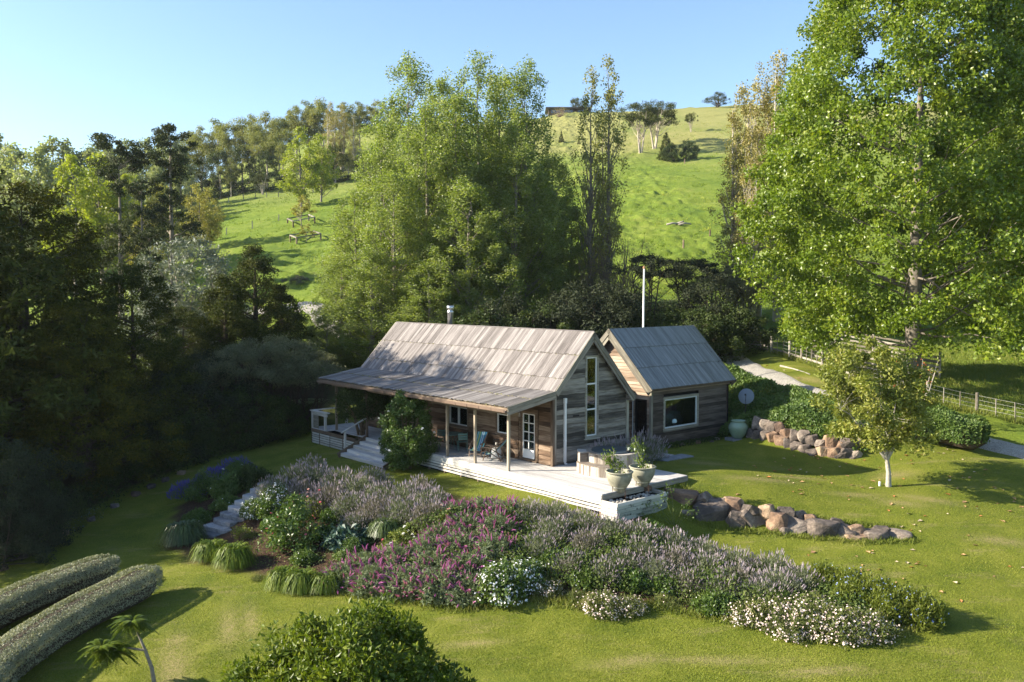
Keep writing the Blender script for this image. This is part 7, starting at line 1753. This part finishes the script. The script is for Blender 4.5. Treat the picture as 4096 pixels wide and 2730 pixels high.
# paddock fence across the left field and along the forest
def paddock(name, label, pts, step, h, r=.07):
    t = thing(name, label, 'fence', (pts[0][0], pts[0][1], gz(*pts[0]))); w = MB(); o = Vector(t.location); prev = None
    me = MB().tube([(0, 0, -.3), (0, 0, h)], r, 5).mesh('fence_post', M_fence)
    for (xa, ya), (xb, yb_) in zip(pts[:-1], pts[1:]):
        n = max(1, int(math.hypot(xb - xa, yb_ - ya) / step))
        for k in range(n):
            x, y = xa + (xb - xa) * k / n, ya + (yb_ - ya) * k / n; p = Vector((x, y, gz(x, y))) - o; put('fence_post', me, t, tuple(p), (rnd.uniform(-.06, .06), rnd.uniform(-.06, .06), 0), 1 + .2 * rnd.random())
            if prev is not None:
                for hh in (.4, .8, 1.1): w.tube([prev + Vector((0, 0, hh)), p + Vector((0, 0, hh))], .008, 3, cap=False)
            prev = p
    w.build('wires', M_wire, t)
paddock('paddock_fence', 'wire paddock fence along the foot of the gum forest', [(-57.59,169.00), (-52.31,171.00), (-45.12,169.50), (-38.72,171.00), (-32.30,173.00)], 2.4, 1.15)
paddock('paddock_fence', 'lower wire fence slanting across the left field', [(-43.59,133.50), (-40.19,135.50), (-37.19,139.50), (-33.61,142.00)], 2.6, 1.15)
paddock('paddock_fence', 'wire fence along the hill crest', [(6, 247), (20, 246), (34, 245.5), (48, 245)], 3.2, 1.2)
for i, (x, y) in enumerate(((20.76,106.00), (25.21,111.50), (33.76,172.00))):
    z = gz(x, y); tag(MB().tube([(0, 0, -.3), (.03, 0, 1.25)], .11, 6).build('old_post', M_frame, None, (x, y, z)), ('old dark post on the hillside, lower one', 'old dark post on the hillside nearer the rusty poplars', 'old post high on the hillside bank')[i], 'post')
# square timber guards round the young trees
for (x, y), s, lb in (((-28.33,120.00), 1.65, 'nearer square timber tree guard on the left field'), ((-32.39,134.50), 1.65, 'farther square timber tree guard on the left field')):
    t = thing('tree_guard', lb, 'tree guard', (x, y, gz(x, y)), .5, 'timber tree guards')
    c, q = math.cos(.5), math.sin(.5); cor = [(-s, -s), (s, -s), (s, s), (-s, s)]
    zz = [gz(x + c * a - q * b_, y + q * a + c * b_) - gz(x, y) for a, b_ in cor]
    for (a, b_), z in zip(cor, zz): MB().box(a - .09, b_ - .09, z - .3, a + .09, b_ + .09, z + 1.15).build('post', M_frame, t)
    for i in range(4): (a, b_), (e, f_) = cor[i], cor[(i + 1) % 4]; MB().beam((a, b_, zz[i] + 1.18), (e, f_, zz[(i + 1) % 4] + 1.18), .22, .16).build('rail', M_barge, t)
# bleached logs on the hillside
x, y = 22.31,117.00
for i, (dx, dy, L, a, lb) in enumerate(((-.8, 0, 1.7, .1, 'long bleached log lying on the green hillside'), (.1, .3, 1.2, -.5, 'short tilted bleached log lying on the green hillside'), (.8, 0, 1.7, .15, 'thick bleached log at the right of the hillside logs'))):
    tag(MB().tube([(-L / 2, 0, .2), (0, .1, .38), (L / 2, 0, .3 + .25 * (i == 1))], [.13, .16, .10], 7).build('bleached_log', M_fence, None, (x + dx, y + dy, gz(x + dx, y + dy) + .3), (0, 0, a), smooth=True), lb, 'log', 'bleached logs on the hillside')
# low building on the hilltop
bx, by = 15.6, 247.
t = thing('hilltop_building', 'low dark flat roofed building on the hilltop behind the poplars', 'building', (bx, by, gz(bx, by) - .6))
MB().box(-5.5, -3, -2, 5.5, 3, 1.5).build('wall', M_darkbd, t); MB().box(-6.3, -4, 1.5, 6.3, 4, 1.85).build('roof', plain('dark_roofing', (.08, .08, .085), .6, .3), t)
for k in range(3): MB().box(-4.8 + k * 3.4, -3.05, .3, -2.2 + k * 3.4, -2.98, 1.2).build('window', M_glass, t)

# fallen leaves on the right lawn
M_fall = [leaf_mat('fallen_leaf_%s' % n_, a, b_, None, .8, .1, .2) for n_, a, b_ in (('tan', (.30, .17, .08), (.42, .26, .13)), ('pale', (.45, .34, .22), (.55, .44, .30)), ('rust', (.28, .10, .04), (.40, .17, .06)))]
def fleaf(m_):
    b = MB(); b.add([(-.09, 0, 0), (-.02, -.06, .03), (.10, 0, .015), (-.02, .06, .035), (0, 0, .0)], [(0, 1, 4), (1, 2, 4), (2, 3, 4), (3, 0, 4)]); return b.mesh('fallen_leaf', m_)
FL = [fleaf(m_) for m_ in M_fall]; g = random.Random(17); nl = 0
while nl < 210:
    x, y = (g.uniform(8, 21), g.uniform(26, 42)) if nl < 175 else (g.uniform(14.5, 19.5), g.uniform(45, 57))
    if polydist(np.array([x]), np.array([y]), BED)[0] < .3 or (x < 14 and y < 33.5 and y > 30.2): continue
    if nl < 175 and (math.hypot(x - 17, y - 33) > 8.5): continue
    k = g.choice((0, 0, 1, 2)); nl += 1
    o = put('fallen_leaf', FL[k], None, (x, y, gz(x, y) + .015), (g.uniform(-.2, .2), g.uniform(-.2, .2), g.uniform(0, 6.28)), g.uniform(.6, 1.35))
    lm_ = min((math.hypot(x - a, y - b_), w_) for a, b_, w_ in ((15.6, 35.6, 'near the white trunked tree'), (13.9, 31.2, 'near the right end of the rock wall'), (20.5, 39.5, 'below the green hedge block'), (12.4, 25.5, 'near the pale blue sage'), (9, 36, 'on the lawn below the wide window'), (10, 33, 'on the lawn above the rock wall'), (13.8, 39.5, 'before the low boulder wall'), (18.5, 27.5, 'on the open lawn in the lower right'), (18.5, 31.5, 'on the open lawn at the right edge'), (17, 50, 'on the driveway verge')))[1]
    tag(o, '%s fallen leaf lying %s' % (('tan', 'pale dry', 'rust red')[k], lm_), 'leaf', 'fallen leaves')

# thin air over the valley
hm = bpy.data.materials.new('valley_haze'); hm.use_nodes = True
ht = hm.node_tree; ht.nodes.remove(ht.nodes['Principled BSDF'])
pv = ht.nodes.new('ShaderNodeVolumePrincipled'); pv.inputs['Color'].default_value = (.80, .88, 1, 1); pv.inputs['Density'].default_value = .0001
pv.inputs['Anisotropy'].default_value = .2
ht.links.new(pv.outputs[0], ht.nodes['Material Output'].inputs['Volume'])
tag(MB().box(-420, -60, -12, 420, 420, 85).build('haze', hm), 'thin pale haze over the valley', kind='stuff')
